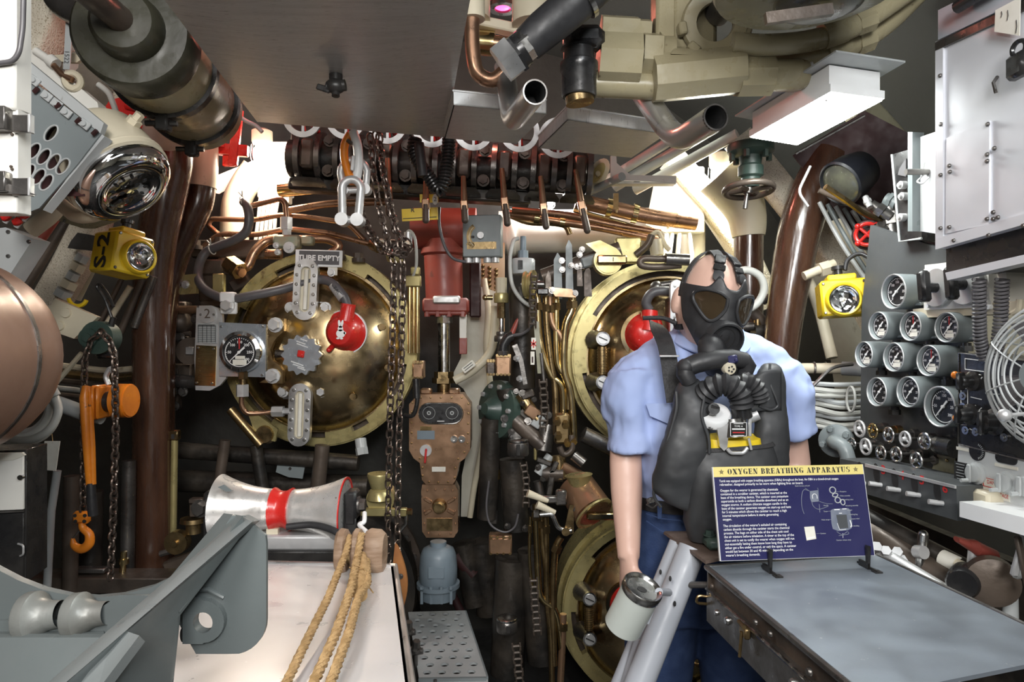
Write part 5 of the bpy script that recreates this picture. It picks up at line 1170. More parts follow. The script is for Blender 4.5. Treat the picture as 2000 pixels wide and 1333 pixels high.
def coil(pts,R,r,turns,n=9,tub=7):
    p=[V(q) for q in pts];L=[0]
    for i in range(len(p)-1):L.append(L[-1]+(p[i+1]-p[i]).length)
    N=turns*n;o=[]
    def at(d):
        i=0
        while i<len(L)-2 and d>L[i+1]:i+=1
        return p[i]+(p[i+1]-p[i])*((d-L[i])/(L[i+1]-L[i]))
    for k in range(N+1):
        d=L[-1]*k/N;c=at(d);tg=(at(min(L[-1],d+.006))-at(max(0,d-.006))).normalized();a=V((0,1,0)).cross(tg).normalized();b=tg.cross(a);g=2*pi*k/n
        o.append(c+(a*cos(g)+b*sin(g))*R)
    m=MB();m.tube(o,r,tub);return m
def smooth(pts,st=6):
    p=[V(q) for q in pts];o=[]
    for i in range(len(p)-1):
        a,b,c,d=p[max(i-1,0)],p[i],p[i+1],p[min(i+2,len(p)-1)]
        for k in range(st):
            u=k/st;o.append(.5*((2*b)+(c-a)*u+(2*a-5*b+4*c-d)*u*u+(3*b-a-3*c+d)*u**3))
    return o+[p[-1]]
one('coiled_cord','coiled black cord looping down in front of the valve manifold','cord',coil(smooth(PP([(812,268),(808,292),(818,318),(838,345),(856,372),(868,352),(874,310),(877,270)],2.12)),.017,.0052,34),BLACK)
m=MB();m.cyl(P(818,280,2.1),P(826,345,2.1),.016,n=12);one('cord_sleeve','black sleeve hanging beside the coiled cord','sleeve',m,RUBBER)
for i,(x,y,tx) in enumerate([(758,393,'4'),(850,390,'2')]):
    M=pf(x,y,2.3);t=T('number_tag',['cream oval tag numbered 4 on the manifold','pale green oval tag numbered 2 on the manifold'][i],'tag');m=MB(M);m.pp(ell(x,y,5.5,10.5),0,1.5);t.part('disc',m,PAPER);m=MB(M);m.text(tx,(x,y,1.8),(1,0,0),(0,-1,0),12);t.part('numeral',m,INKB);t.done()
m=MB(pf(840,385,2.34));m.box((838,388,0),(36,16,2));one('yellow_label','small yellow label behind the tag numbered 2','label',m,YELLOW)
# ---- copper runs below the manifold
for i,(pts,r,mm,lab) in enumerate([([(545,372),(620,365),(700,360)],14,BRASS,'short fat brass pipe under the manifold by the left lamp'),([(560,412),(640,398),(760,394)],7,COPPER,'slanting copper pipe under the manifold behind the shackles'),([(1125,392),(1270,424),(1360,436)],15,COPPER,'thick copper pipe running from the outer end of the manifold'),([(1000,410),(1110,420),(1200,440),(1290,455)],7,COPPER,'thin copper pipe above another right of the meter box'),([(985,415),(1060,428),(1180,446),(1290,470)],8,COPPER,'copper pipe with two brass collars right of the meter box'),([(990,418),(1030,436),(1080,436),(1106,440),(1113,458)],6,BRASSD,'thin brown tube curving down into the hex nut over the right tubes'),([(1120,410),(1200,432),(1260,450)],5,BRASS,'thin brass tube above the copper pipes near the white panel')]):
    t=T('copper_run',lab,'pipe');m=MB();m.tube(PP(pts,2.55+.03*i),r*2.6/F,14,.05);t.part('pipe',m,mm)
    if i in (2,4):
        q=PP(pts,2.55+.03*i);e=(q[1]-q[0]).normalized()
        for d in (.12,.22):m=MB();m.cyl(q[0]+e*d,q[0]+e*(d+.02),r*2.6/F*1.3,n=16);t.part('collar',m,BRASS)
    t.done()
t=T('paper_wrap','tan cardboard strip tied round the thick copper pipe','label');m=MB(pf(1203,400,2.5));m.box((1203,394,0),(10,32,4));t.part('strip',m,ROPE);m=MB(pf(1203,400,2.5));m.cyl((1204,410,0),(1204,416,0),2,n=8);t.part('string',m,ROPE);t.done()
# ---- grey conduits and the white angle bracket
for i,(a,b_,r) in enumerate([((1185,352),(1330,262),9),((1200,366),(1400,248),10),((1240,372),(1440,262),10),((1140,380),(1215,345),8)]):
    m=MB();m.tube(PP([(a[0],a[1],2.6),(b_[0],b_[1],2.35)],2.5),r*2.5/F,12);one('slanting_conduit',['grey slanting conduit uppermost above the white angle bracket','grey slanting conduit second above the white angle bracket','pale slanting conduit nearest the bright lamp','short grey conduit behind the end of the manifold'][i],'conduit',m,LGREY if i!=2 else WHITE)
t=T('angle_bracket','white painted angle bracket right of the manifold','bracket');M=pf(1250,335,2.4)
m=MB(M);m.pp([(1192,306),(1203,306),(1204,320),(1230,343),(1320,345),(1320,358),(1192,352)],0,5,[ell(1208,346,3.5,3.5,0,10)]);t.part('plate',m,WHITE);m=MB(M);m.box((1255,358,-10),(130,3,24));t.part('flange',m,WHITE);t.done()
t=T('pale_flange','pale oval flange with a brass bolt at the end of the manifold','flange');M=pf(1165,345,2.5);m=MB(M);m.pp(ell(1168,340,18,34,30),-8,0);t.part('flange',m,CREAM);m=MB(M);m.pp(ell(1168,338,10,22,30),0,2);t.part('brass_face',m,RINGB);m=MB(M);m.cyl((1167,341,1),(1167,341,8),5,n=12);t.part('bolt',m,CREAM);t.done()
# ---- white junction panel with cables, lamp beside it
t=T('junction_box','bright white junction panel with cables below the frame lamp','panel');M=pf(1330,400,2.75)
m=MB(M);m.box((1335,392,0),(78,130,20),b=3);t.part('case',m,WHITE)
m=MB(M);m.box((1300,400,12),(18,90,6),b=1);t.part('strip',m,WHITE)
for x,x2 in ((1302,1298),(1312,1306),(1326,1322),(1345,1350)):
    m=MB(M);m.tube([(x,456,4),(x2,500,6),(x2-12,540,4)],4.5,8);t.part('cable',m,WHITE)
t.done()
m=MB(pf(1275,430,2.72));m.pp([(1278,358),(1300,356),(1302,455),(1262,440)],-6,0);one('cream_gusset','cream tapered gusset plate behind the white angle bracket','plate',m,CREAM)
m=MB();m.cyl(P(1355,420,2.85),P(1352,560,2.85),.05,n=20);one('cream_post','cream upright pipe under the junction panel','pipe',m,CREAM)
def fixture(name,label,x,y,Y,mat_,R=.03):
    t=T(name,label,'lamp');m=MB();m.ball(P(x,y,Y),(R,R,R*1.25),16,10);t.part('bulb',m,mat_)
    m=MB();c=P(x,y,Y)
    m.lathe(c+V((0,0,R*1.1)),(0,0,1),[(R*1.1,0),(R*1.2,.01),(R*1.2,.05),(R*.6,.06)],20,True,0,True);t.part('socket',m,CREAM)
    for g in range(6):
        a=2*pi*g/6;m=MB();m.tube([c+V((cos(a)*R*1.3,sin(a)*R*1.3,R*1.1)),c+V((cos(a)*R*1.45,sin(a)*R*1.45,-R)),c+V((0,0,-R*1.9))],.0016,5,.03);t.part('guard_wire',m,GALV)
    t.done()
fixture('bulkhead_lamp','glaring caged lamp left of the valve manifold',512,300,2.62,BULB,.032)
fixture('frame_lamp','glaring lamp behind the handwheel valve',1405,345,2.62,BULBW,.032)
fixture('tank_lamp','bright lamp over the white tank behind the copper pipes',1075,398,3.0,BULBW,.014)
t=T('lamp_bracket','white painted panel lit by the caged lamp left of the manifold','panel');M=pf(530,330,2.75)
m=MB(M);m.box((535,330,-10),(70,110,12),b=2);t.part('plate',m,WHITE)
m=MB(M);m.box((562,350,4),(16,100,16),b=2);t.part('cream_strip',m,CREAM)
m=MB(M);m.pp([(395,372),(410,350),(520,305),(520,330),(430,380)],-6,4);t.part('arm',m,WHITE)
for i in range(5):
    m=MB(M);m.tube([(512+9*i,370,4),(508+8*i,420,6),(500+9*i,470,2)],3.6,8);t.part('cable',m,WHITE)
t.done()
m=MB();m.spline(PP([(500,330),(478,362),(460,405),(458,480)],2.75),.055,20);one('cream_riser','thick cream pipe rising behind the copper tubes at the left lamp','pipe',m,CREAM)
# ---- fluorescent fixture
hf=.545;q=[Hz(1463,268,hf),Hz(1556,283,hf),Hz(1728,193,hf),Hz(1622,179,hf)]
t=T('fluorescent_light','lit white fluorescent fixture with a plastic diffuser overhead','ceiling light')
c=sum(q,V())/4;m=MB();m.prism([c+(v-c)*.965+V((0,0,-.003)) for v in q],(0,0,.003));t.part('diffuser',m,FLUOR)
m=MB();m.prism(q,(0,0,.018));t.part('rim',m,WHITEP)
c=sum(q,V())/4;q2=[c+(v-c)*.94+V((0,0,.018)) for v in q]
m=MB();m.prism(q2,(0,0,.045));t.part('housing',m,WHITEP)
for v in q:
    m=MB();m.cyl(c+(v-c)*.8,c+(v-c)*.8-V((0,0,.006)),.004,n=10);t.part('screw',m,GUN)
m=MB();q3=[c+(v-c)*1.25+V((0,0,.066)) for v in q];m.prism(q3,(0,0,.004));t.part('mounting_plate',m,LGREY);t.done()
nl=(q[2]-q[1]).cross(UP).normalized()
# ---- handwheel valve
t=T('handwheel_valve','dark green valve with a level handwheel under the fluorescent fixture','valve');Y=2.05;M=pf(1462,330,Y)
m=MB(M);m.lathe((1466,282,0),(0,1,0),[(42,0),(44,4),(44,16),(36,20),(22,24),(20,40),(24,44),(24,62),(18,66),(16,84)],28,True,0,True)
for g in range(6):m.hexb((1466+36*cos(g*pi/3),300,36*sin(g*pi/3)),(0,1,0),6,14)
t.part('bonnet',m,GREEND)
m=MB(M);m.torus((1462,371,0),(0,1,.14),45,6,40,10);w_=t.part('handwheel',m,DARKB)
for g in range(4):
    a=rad(40+90*g);m=MB(M);m.tube([(1462,371,0),(1462+45*cos(a),371+6.3*sin(a)*0,45*sin(a))],5,8);t.part('spoke',m,DARKB,w_)
m=MB(M);m.cyl((1462,364,0),(1462,378,0),10,n=14);m.cyl((1461,364,0),(1455,408,0),4.5,n=10);t.part('stem',m,GUN);t.done()
# ---- brown pipes on the starboard side
m=MB();m.spline(PP([(1622,300),(1588,370),(1562,450),(1545,540),(1530,640),(1518,760),(1510,900)],2.2),.058,22,6,rr=[.06,.066,.066,.062,.056,.052,.05]);one('brown_pipe','thick dark brown pipe slanting down behind the mannequin\'s shoulder','pipe',m,BROWN)
t=T('brown_pipe','brown pipe with a cream top below the handwheel valve','pipe');m=MB();m.tube(PP([(1462,455),(1462,640)],2.5),.052,20);t.part('pipe',m,BROWN)
m=MB();m.spline(PP([(1405,340),(1440,380),(1458,420),(1462,462)],2.5),.07,22,5,rr=[.09,.085,.07,.058]);t.part('cream_top',m,CREAM);t.done()
# ---- white hull frames starboard
rib('trim_3',[(1310,310),(1390,400),(1450,490),(1500,600)],2.75,.10,.10,SPECK)
rib('trim_4',[(1440,270),(1530,380),(1610,480),(1690,590),(1760,720)],2.34,.09,.09,SPECK)
rib('trim_5',[(1640,170),(1730,270),(1810,370),(1880,480)],2.3,.09,.09,OLIVE)
t=T('maroon_shield','dark red primer panel behind the floodlight','panel');m=MB(pf(1700,360,2.12,-20));m.pp([(1560,290),(1690,215),(1900,360),(1900,560),(1740,560)],-8,0);t.part('sheet',m,MAROON);m=MB(pf(1700,360,2.12,-20));m.tube([(1565,288,0),(1690,225,0)],3,6);t.part('edge',m,GUN);t.done()
t=T('floodlight','unlit dark floodlight with an oval glass front under the fluorescent fixture','floodlight');n_=V((-.80,-.30,-.50)).normalized();c=P(1640,360,1.95)
m=MB();m.lathe(c,n_,[(.03,-.12),(.055,-.10),(.066,-.05),(.068,0),(.062,.004),(.058,-.004)],32,True,0,True);t.part('housing',m,mat('dark_blue_enamel',(.006,.007,.011),.5,0,(.01,.011,.014),8))
m=MB();m.lathe(c,n_,[(.058,-.004),(.04,.006),(0,.010)],32,False,0,True);t.part('glass',m,mat('dusty_glass',(.055,.055,.045),.18,.1,(.10,.10,.07),18))
m=MB();m.tube([c+n_*.02+V((-.07,0,.06)),c+n_*.05+V((-.085,0,.0)),c+n_*.03+V((-.07,0,-.05))],.004,8,.02);t.part('guard',m,GALV)
m=MB();m.tube(PP([(1612,365,1.85),(1650,390,1.87),(1690,420,1.9),(1720,430,1.92)],1.9),.008,8,.03);t.part('cable',m,BRASSD);t.done()
# ------------------------------------------------------------------ mannequin with the breathing apparatus
Y=1.66;s=Y/F
def R3(yaw,pitch=0,roll=0):return (Mx.Rotation(rad(yaw),4,'Z')@Mx.Rotation(rad(pitch),4,'X')@Mx.Rotation(rad(roll),4,'Y'))
HC=P(1387,594,1.66)
HM=Mx.Translation(HC)@R3(8,11,8)  # head: x viewer's right, y away, z up
def headf(p):
    x,y,z=p
    if z<0:x*=1-.28*z*z*1.0;y=y*(1-.10*z*z)+(-.10*z*z if y<0 else .10*z*z)
    if y>0:y*=1.08
    return V((x,y,z))
body=MB()
hm=MB(HM);hm.ball((0,.01,.0),(.074,.096,.122),36,24,None,headf);body.add(hm.v,hm.f)
def hadd(fn):
    k=MB(HM);fn(k);body.add(k.v,k.f)
hadd(lambda k:k.loft([((0,-.080,.022),(.010,0,0),(0,.02,.0),1),((0,-.084,-.004),(.012,0,0),(0,.02,0),1),((0,-.092,-.022),(.015,0,0),(0,.02,0),1),((0,-.088,-.032),(.013,0,0),(0,.015,0),1)],12))
for sx in (-1,1):
    hadd(lambda k:k.ball((sx*.079,.020,-.005),(.011,.020,.034),12,10))
    hadd(lambda k:k.ball((sx*.032,-.077,.018),(.017,.012,.010),10,8))
hadd(lambda k:k.ball((0,-.086,-.052),(.026,.014,.008),12,8));hadd(lambda k:k.ball((0,-.080,-.097),(.028,.020,.018),12,8))
neck0=HC+V((.0,.035,-.08));SH=P(1385,700,1.74)
body.tube([neck0,neck0+V((0,.03,-.06)),SH+V((0,.02,-.01)),SH+V((0,.02,-.06))],.056,20,rr=[.056,.056,.062,.09])
# trunk, hips, legs
shL,shR=P(1222,702,1.74),P(1528,690,1.72)
TX=P(1378,760,1.74).x
body.loft([(V((TX,1.745,1.365)),V((.15,0,0)),V((0,.06,0)),.9),(V((TX,1.74,1.29)),V((.175,0,0)),V((0,.095,0)),.9),(V((TX,1.74,1.16)),V((.165,0,0)),V((0,.105,0)),.9),(V((TX-.01,1.75,1.02)),V((.148,0,0)),V((0,.10,0)),.9),(V((TX-.02,1.76,.93)),V((.160,0,0)),V((0,.11,0)),.9),(V((TX-.02,1.76,.84)),V((.165,0,0)),V((0,.112,0)),.9)],28)
for sx in (-1,1):
    hx=TX-.02+sx*.085
    body.tube([(hx,1.76,.88),(hx,1.76,.78),(hx+sx*.01,1.755,.50),(hx+sx*.012,1.77,.40),(hx+sx*.012,1.78,.28),(hx+sx*.012,1.785,.08)],.08,20,rr=[.085,.085,.062,.058,.056,.04])
    body.loft([((hx+sx*.014,1.80,.03),(.034,0,0),(0,.03,.03),1),((hx+sx*.018,1.74,.03),(.040,0,0),(0,.02,.03),1),((hx+sx*.022,1.66,.022),(.044,0,0),(0,.01,.02),1),((hx+sx*.022,1.60,.018),(.028,0,0),(0,.004,.014),1)],16)
# arms: the one at the viewer's left hangs straight, the other is half hidden by the bags
elL,wrL=P(1222,905,1.70),P(1228,1092,1.62)
body.tube([shL+V((.06,0,-.02)),shL+V((.012,0,-.045)),shL+(elL-shL)*.5,elL,elL+(wrL-elL)*.3,wrL+(elL-wrL)*.1,wrL],.04,20,rr=[.034,.036,.036,.040,.039,.028,.026])
elR,wrR=P(1552,905,1.76),P(1530,1060,1.66)
body.tube([shR+V((-.06,0,-.02)),shR+V((-.01,0,-.045)),shR+(elR-shR)*.5,elR,elR+(wrR-elR)*.3,wrR+(elR-wrR)*.1,wrR],.04,20,rr=[.034,.036,.036,.039,.038,.028,.026])
def hand(w,dirv,palm_n,thumb):
    d=V(dirv).normalized();n=V(palm_n);n=(n-d*n.dot(d)).normalized();sd=d.cross(n)*thumb  # sd: towards the thumb
    body.loft([(w-d*.02,sd*.026,n*.020),(w+d*.02,sd*.032,n*.018),(w+d*.06,sd*.040,n*.016),(w+d*.088,sd*.040,n*.014)],18)
    for i,(o,L,r) in enumerate([(.030,.070,.0095),(.0102,.080,.0098),(-.0102,.074,.0094),(-.030,.058,.0085)]):
        b0=w+d*.070+sd*o;k1=b0+d*(.022+L*.42)+n*.006;k2=k1+d*L*.28+n*L*.18;k3=k2+d*L*.14+n*L*.22
        body.tube([b0,k1,k2,k3],r,12,rr=[r*1.05,r,r*.93,r*.8]);body.ball(k3,r*.8,10,8)
    b0=w+d*.025+sd*.024;k1=b0+(d*.55+sd*.7+n*.2).normalized()*.042;k2=k1+(d*.9+sd*.28+n*.3).normalized()*.030;k3=k2+(d+n*.35).normalized()*.022
    body.tube([b0,k1,k2,k3],.011,12,rr=[.014,.0125,.0112,.009]);body.ball(k3,.009,10,8)
hand(wrL,(.02,-.05,-1),(.9,.35,0),1)
hand(wrR,(-.05,-.2,-1),(-.9,.35,0),-1)
def remesh(vox,smooth=6):
    def f(o):
        r=o.modifiers.new('join','REMESH');r.mode='VOXEL';r.voxel_size=vox;r.use_smooth_shade=True
        sm=o.modifiers.new('soften','SMOOTH');sm.factor=.5;sm.iterations=smooth
    return f
t=T('mannequin','mannequin in light blue short-sleeved shirt and jeans wearing a black gas mask','mannequin')
t.part('body',body,SKIN,None,None,None,remesh(.0045,3))
# shirt: trunk and two short sleeves joined into one cloth
sh=MB()
def wr(v,a):return v+V((noise.noise(v*14)*a,noise.noise(v*13+V((7,3,1)))*a,noise.noise(v*15+V((1,9,4)))*a*.6))
shoulderm=P(1385,680,1.74)
sh.loft([(V((TX+.004,1.76,1.425)),V((.075,0,0)),V((0,.075,0)),1),(V((TX+.004,1.75,1.405)),V((.13,0,.0)),V((0,.080,0)),.95),(V((TX,1.745,1.375)),V((.178,0,.004)),V((0,.092,0)),.9),(V((TX,1.735,1.30)),V((.196,0,0)),V((0,.122,0)),.85),(V((TX-.002,1.735,1.20)),V((.190,0,0)),V((0,.130,0)),.85),(V((TX-.004,1.74,1.10)),V((.172,0,0)),V((0,.126,0)),.85),(V((TX-.012,1.75,1.035)),V((.158,0,0)),V((0,.118,0)),.85),(V((TX-.014,1.755,1.010)),V((.160,0,0)),V((0,.120,0)),.85)],40)
sh.spline([shL+V((-.006,0,-.16)),shL+V((.000,0,-.10)),shL+V((.016,0,-.058)),shL+V((.06,.0,-.030)),V((TX-.09,1.75,1.372)),V((TX-.005,1.75,1.388)),V((TX+.085,1.75,1.374)),shR+V((-.06,0,-.030)),shR+V((-.02,0,-.056)),shR+V((-.004,0,-.10)),shR+V((.004,0,-.16))],.07,28,4,rr=[.054,.058,.064,.066,.068,.070,.068,.066,.062,.056,.052])
def sleeve(sh0,dirs,hem,r0,r1,hemn):
    p0,p2=sh0,V(hem);p1=p0+(p2-p0)*.45+V(dirs)
    ax=(p2-p0).normalized();u=V((0,1,0));u=(u-ax*u.dot(ax)).normalized();w=ax.cross(u)
    sh.loft([(p0+V((.05*(1 if p0.x<TX else -1),0,.0)),u*.075,w*.055),(p0,u*.086,w*.068),(p1,u*.090,w*r0),(p2-ax*.03,u*.088,w*r1),(p2,u*.090,w*r1*1.03)],30)
sleeve(shL+V((.022,0,-.035)),(-.012,0,0),P(1229,884,1.715),.057,.054,0)
sleeve(shR+V((-.03,0,-.035)),(.022,0,.01),P(1546,846,1.73),.058,.052,0)
def clothmod(o):
    remesh(.006,4)(o)
    tx=bpy.data.textures.new('wrinkle','CLOUDS');tx.noise_scale=.075;tx.noise_depth=2
    d=o.modifiers.new('folds','DISPLACE');d.texture=tx;d.strength=.030;d.mid_level=.5;d.texture_coords='LOCAL'
    sm=o.modifiers.new('soft','SMOOTH');sm.iterations=4
st=t.part('shirt',sh,SHIRT,None,'light blue short-sleeved shirt',None,clothmod)
# collar, pocket flap, front placket
nk=V((TX+.006,1.748,1.435))
def collar(sx):
    m=MB();pts=[]
    for i in range(9):
        a=rad(-90+sx*(14+150*i/8));p=nk+V((cos(a)*.072,sin(a)*.070,.012+.030*(1-abs(i-6)/6*.2)));pts.append(p)
    dn=[]
    for i,p in enumerate(pts):
        o_=(p-nk);o_.z=0;o_=o_.normalized();k=max(0,1-i/4)
        dn.append(p+o_*.026+V((sx*.016*k,-.036*k,-.048-.040*k)))
    vs=pts+dn;n=len(pts);f=[(i,i+1,n+i+1,n+i) for i in range(n-1)]
    m.add(vs,f);m.add([v+V((0,-.003,.002)) for v in vs],f);return m
for sx in (-1,1):t.part('collar',collar(sx),SHIRT,st)
Mk=pf(1296,806,1.622,-24)
m=MB(Mk);m.pp([(1262,790),(1330,786),(1330,812),(1306,828),(1270,814)],0,2.5);t.part('pocket_flap',m,SHIRT,st)
# jeans and belt
jm=MB();jm.loft([(V((TX-.02,1.76,1.03)),V((.160,0,0)),V((0,.122,0)),.85),(V((TX-.02,1.76,.95)),V((.172,0,0)),V((0,.126,0)),.85),(V((TX-.02,1.765,.80)),V((.182,0,0)),V((0,.128,0)),.8),(V((TX-.02,1.765,.72)),V((.178,0,0)),V((0,.115,0)),.8)],36)
for sx in (-1,1):
    hx=TX-.02+sx*.09
    jm.tube([(hx,1.76,.86),(hx,1.76,.74),(hx+sx*.008,1.755,.50),(hx+sx*.01,1.77,.38),(hx+sx*.01,1.775,.22),(hx+sx*.01,1.775,.05)],.08,22,rr=[.09,.098,.080,.076,.074,.078])
t.part('jeans',jm,DENIM,None,'blue jeans',None,remesh(.008,4))
bm_=MB();bm_.loft([(V((TX-.02,1.76,1.002)),V((.168,0,0)),V((0,.130,0)),.85),(V((TX-.02,1.76,1.032)),V((.167,0,0)),V((0,.129,0)),.85)],36,False);bl_=t.part('belt',bm_,WEB)
m=MB(pf(1275,975,1.60));m.box((1272,978,0),(18,12,6),R=Mx.Rotation(rad(-20),3,'Z'),b=2);m.tube([(1262,985,3),(1275,992,5),(1285,984,3)],2,6,4);t.part('buckle',m,GUN,bl_)
m=MB(pf(1290,1010,1.62));m.tube([(1262,1004,0),(1290,1012,6),(1330,1016,8)],1.2,6);m.tube([(1262,1018,0),(1290,1036,6),(1330,1046,8)],1.2,6);m.box((1287,998,6),(9,30,3),b=1);t.part('jean_stitching',m,DENIM)
t.done()

# ---- the breathing apparatus: mask, tubes, harness, bags
t=T('breathing_apparatus','black oxygen breathing apparatus worn by the mannequin with mask and chest bags','breathing apparatus')
hk=MB(HM)
def maskpt(u,v):  # u across the face, v down: a shell standing off the face
    w=abs(2*u-1);lim=92-22*v
    a=rad(-lim+2*lim*u)  # 0 straight ahead
    top=.046-.006*w+.030*math.exp(-((w-.26)/.10)**2)+.012*max(0,w-.8)
    bot=-.130+.085*w**2.2
    z=top+(bot-top)*v
    k=max(0.05,1-(z/.135)**2)**.5
    rx,ry=.082*(.55+.45*k),.109*(.60+.40*k)
    ry+=.012*math.exp(-((z+.06)/.04)**2)+.006*math.exp(-(a/.35)**2-(z/.06)**2)
    if z<-.04:rx*=1+(.04+z)*3.6
    return V((sin(a)*rx,.004-cos(a)*ry,z))
hk.grid(lambda u,v:maskpt(u,v),48,24)
fp=t.part('facepiece',hk,RUBBER,None,None,None,lambda o:(setattr(o.modifiers.new('thick','SOLIDIFY'),'thickness',.004)))
for sx in (-1,1):
    def ep(x,z):return V((sx*x,-math.sqrt(max(0,1-(x/.088)**2))*.117+.002,z))
    tri=[ep(.014,.026),ep(.030,.036),ep(.056,.038),ep(.072,.028),ep(.073,.010),ep(.060,-.014),ep(.044,-.030),ep(.030,-.026),ep(.014,.0)]
    tri=smooth(tri+[tri[0]],3)[:-1]
    c=sum(tri,V())/len(tri)
    m=MB(HM);m.tube(tri,.0042,8,closed=True);er=t.part('eyepiece_rim',m,RUBBER,fp)
    m=MB(HM);m.add([c+V((0,-.004,0))]+tri,[(0,1+i,1+(i+1)%len(tri)) for i in range(len(tri))]);t.part('eyepiece_lens',m,EYEG,er,'dark smoked eyepiece')
m=MB(HM);m.lathe((0,-.085,-.060),(0,-1,-.22),[(.056,-.016),(.053,.002),(.046,.014),(.044,.018),(.044,.034),(.042,.040),(.038,.040),(.036,.028),(0,.026)],32,False,0,True);vo=t.part('voice_cup',m,RUBBER,fp)
m=MB(HM);m.ring((0,-.1085,-.065),(0,-1,-.22),.010,.012,.004,20);m.ring((0,-.1085,-.065),(0,-1,-.22),.024,.026,.004,24);t.part('grille_ring',m,BLACK,vo)
chin=HM@V((0,-.088,-.105));tj=P(1392,705,1.53)
m=MB();m.spline([HM@V((.014,-.050,-.085)),HM@V((.012,-.074,-.126)),tj+V((.002,.022,.034)),tj+V((0,.006,-.008))],.03,24,6,rr=[.046,.037,.029,.028]);t.part('chin_tube',m,RUBBER,fp)
def hstrap(pts,wd,par=None,nm='head_strap'):
    m=MB(HM);n=len(pts);p=smooth(pts,4);vs=[];f=[]
    for i,q in enumerate(p):
        tg=(p[min(i+1,len(p)-1)]-p[max(i-1,0)]).normalized();o_=V((q.x/.08**2,(q.y-.01)/.1**2,q.z/.12**2)).normalized();sd=tg.cross(o_).normalized()
        vs+=[q+sd*wd/2,q+o_*.004+sd*wd/2,q+o_*.004-sd*wd/2,q-sd*wd/2]
    for i in range(len(p)-1):
        for k in range(4):f.append((i*4+k,i*4+(k+1)%4,(i+1)*4+(k+1)%4,(i+1)*4+k))
    m.add(vs,f);return t.part(nm,m,WEB,par)
def el(az,z,k=1.04):  # point on the skull: az degrees from straight ahead (viewer right positive)
    q=max(0.0,1-(z/.122)**2)**.5;a=rad(az);return V((sin(a)*.076*q*k,.012-cos(a)*.100*q*k,z*k))
for sx in (-1,1):
    hs=hstrap([el(sx*24,.060),el(sx*24,.090),el(sx*30,.110),el(sx*90,.120),V((0,.06,.118))],.022)
    for z0,hh,ww in ((.084,.016,.028),(.102,.030,.026)):
        q=el(sx*24,z0,1.08);m=MB(HM);m.box(q,(ww,.007,hh),R=Mx.Rotation(rad(sx*24),3,'Z')@Mx.Rotation(rad(-38 if z0<.09 else -55),3,'X'),b=.002);t.part('buckle',m,BLACK,hs)
    q=el(sx*24,.064,1.12);m=MB(HM);m.lathe(q,(sx*.4,-.8,.35),[(.013,-.004),(.013,.003),(.006,.005),(0,.004)],18,False,0,True);t.part('tab_rivet',m,RUBBER,hs)
    hstrap([el(sx*82,.012),el(sx*88,.05),el(sx*95,.09),el(sx*120,.112)],.020)
    hstrap([el(sx*80,.016),el(sx*100,.010),el(sx*140,.005)],.014)
    hstrap([el(sx*70,-.060),el(sx*98,-.066),el(sx*140,-.060)],.014)
m=MB();m.tube([HM@V((-.074,.0,-.060)),HM@V((-.10,.02,-.052)),HM@V((-.15,.03,-.062))],.0055,10,.02);t.part('loose_strap_end',m,WEB)
# tee below the mask, elbows and corrugated tubes
M=pf(1392,712,1.53)
m=MB(M);m.tube([(1338,720,0),(1360,710,4),(1395,702,6),(1428,700,2),(1456,706,-4)],17,20,rr=[18,19,20,18,17]);te=t.part('breathing_tee',m,RUBBER)
m=MB(M);m.tube([(1338,716,2),(1336,730,6),(1346,748,4)],18,18,rr=[16,17,15]);m.ball((1338,718,4),18,16,12);t.part('elbow',m,RUBBER,te)
m=MB(M);m.tube([(1452,704,-4),(1462,716,-6),(1456,736,-8)],16,16,rr=[17,17,14]);t.part('elbow',m,RUBBER,te)
m=MB(M);m.lathe((1418,718,8),(.1,.15,1),[(13,0),(13.5,10),(11,15),(0,15)],24,False,0,True);va=t.part('exhale_valve',m,CREAM,te)
for g in range(5):
    a=2*pi*g/5;m=MB(M);m.pp(ell(1420.5+5*cos(a),720.5+5*sin(a),2,2,0,8),22.5,24);t.part('valve_hole',m,INKB,va)
m=MB(M);m.box((1424,702,20),(20,16,6),R=Mx.Rotation(rad(-12),3,'Z'),b=2);m.screw((1430,703,23),(0,0,1),3.5,3);t.part('strap_buckle',m,NAVY,te)
def corr(pts,R,nr):
    p=smooth(pts,8);L=[0]
    for i in range(len(p)-1):L.append(L[-1]+(p[i+1]-p[i]).length)
    N=nr*4;q=[];rr=[]
    for k in range(N+1):
        d=L[-1]*k/N;i=0
        while i<len(L)-2 and d>L[i+1]:i+=1
        q.append(p[i]+(p[i+1]-p[i])*((d-L[i])/max(1e-9,L[i+1]-L[i])));rr.append(R*(1.0 if k%4 in (0,) else (.90 if k%4 in (1,3) else .76)))
    m=MB(M);m.tube(q,R,22,rr=rr);return m
t.part('corrugated_tube',corr([(1372,768,18),(1386,752,34),(1410,750,42),(1430,766,42),(1436,790,38)],23,9),RUBBER)
t.part('corrugated_tube',corr([(1432,752,26),(1448,746,36),(1464,758,38),(1472,778,34)],19,8),RUBBER)
t.part('corrugated_tube',corr([(1456,736,0),(1446,742,10),(1432,744,14)],13,5),RUBBER)
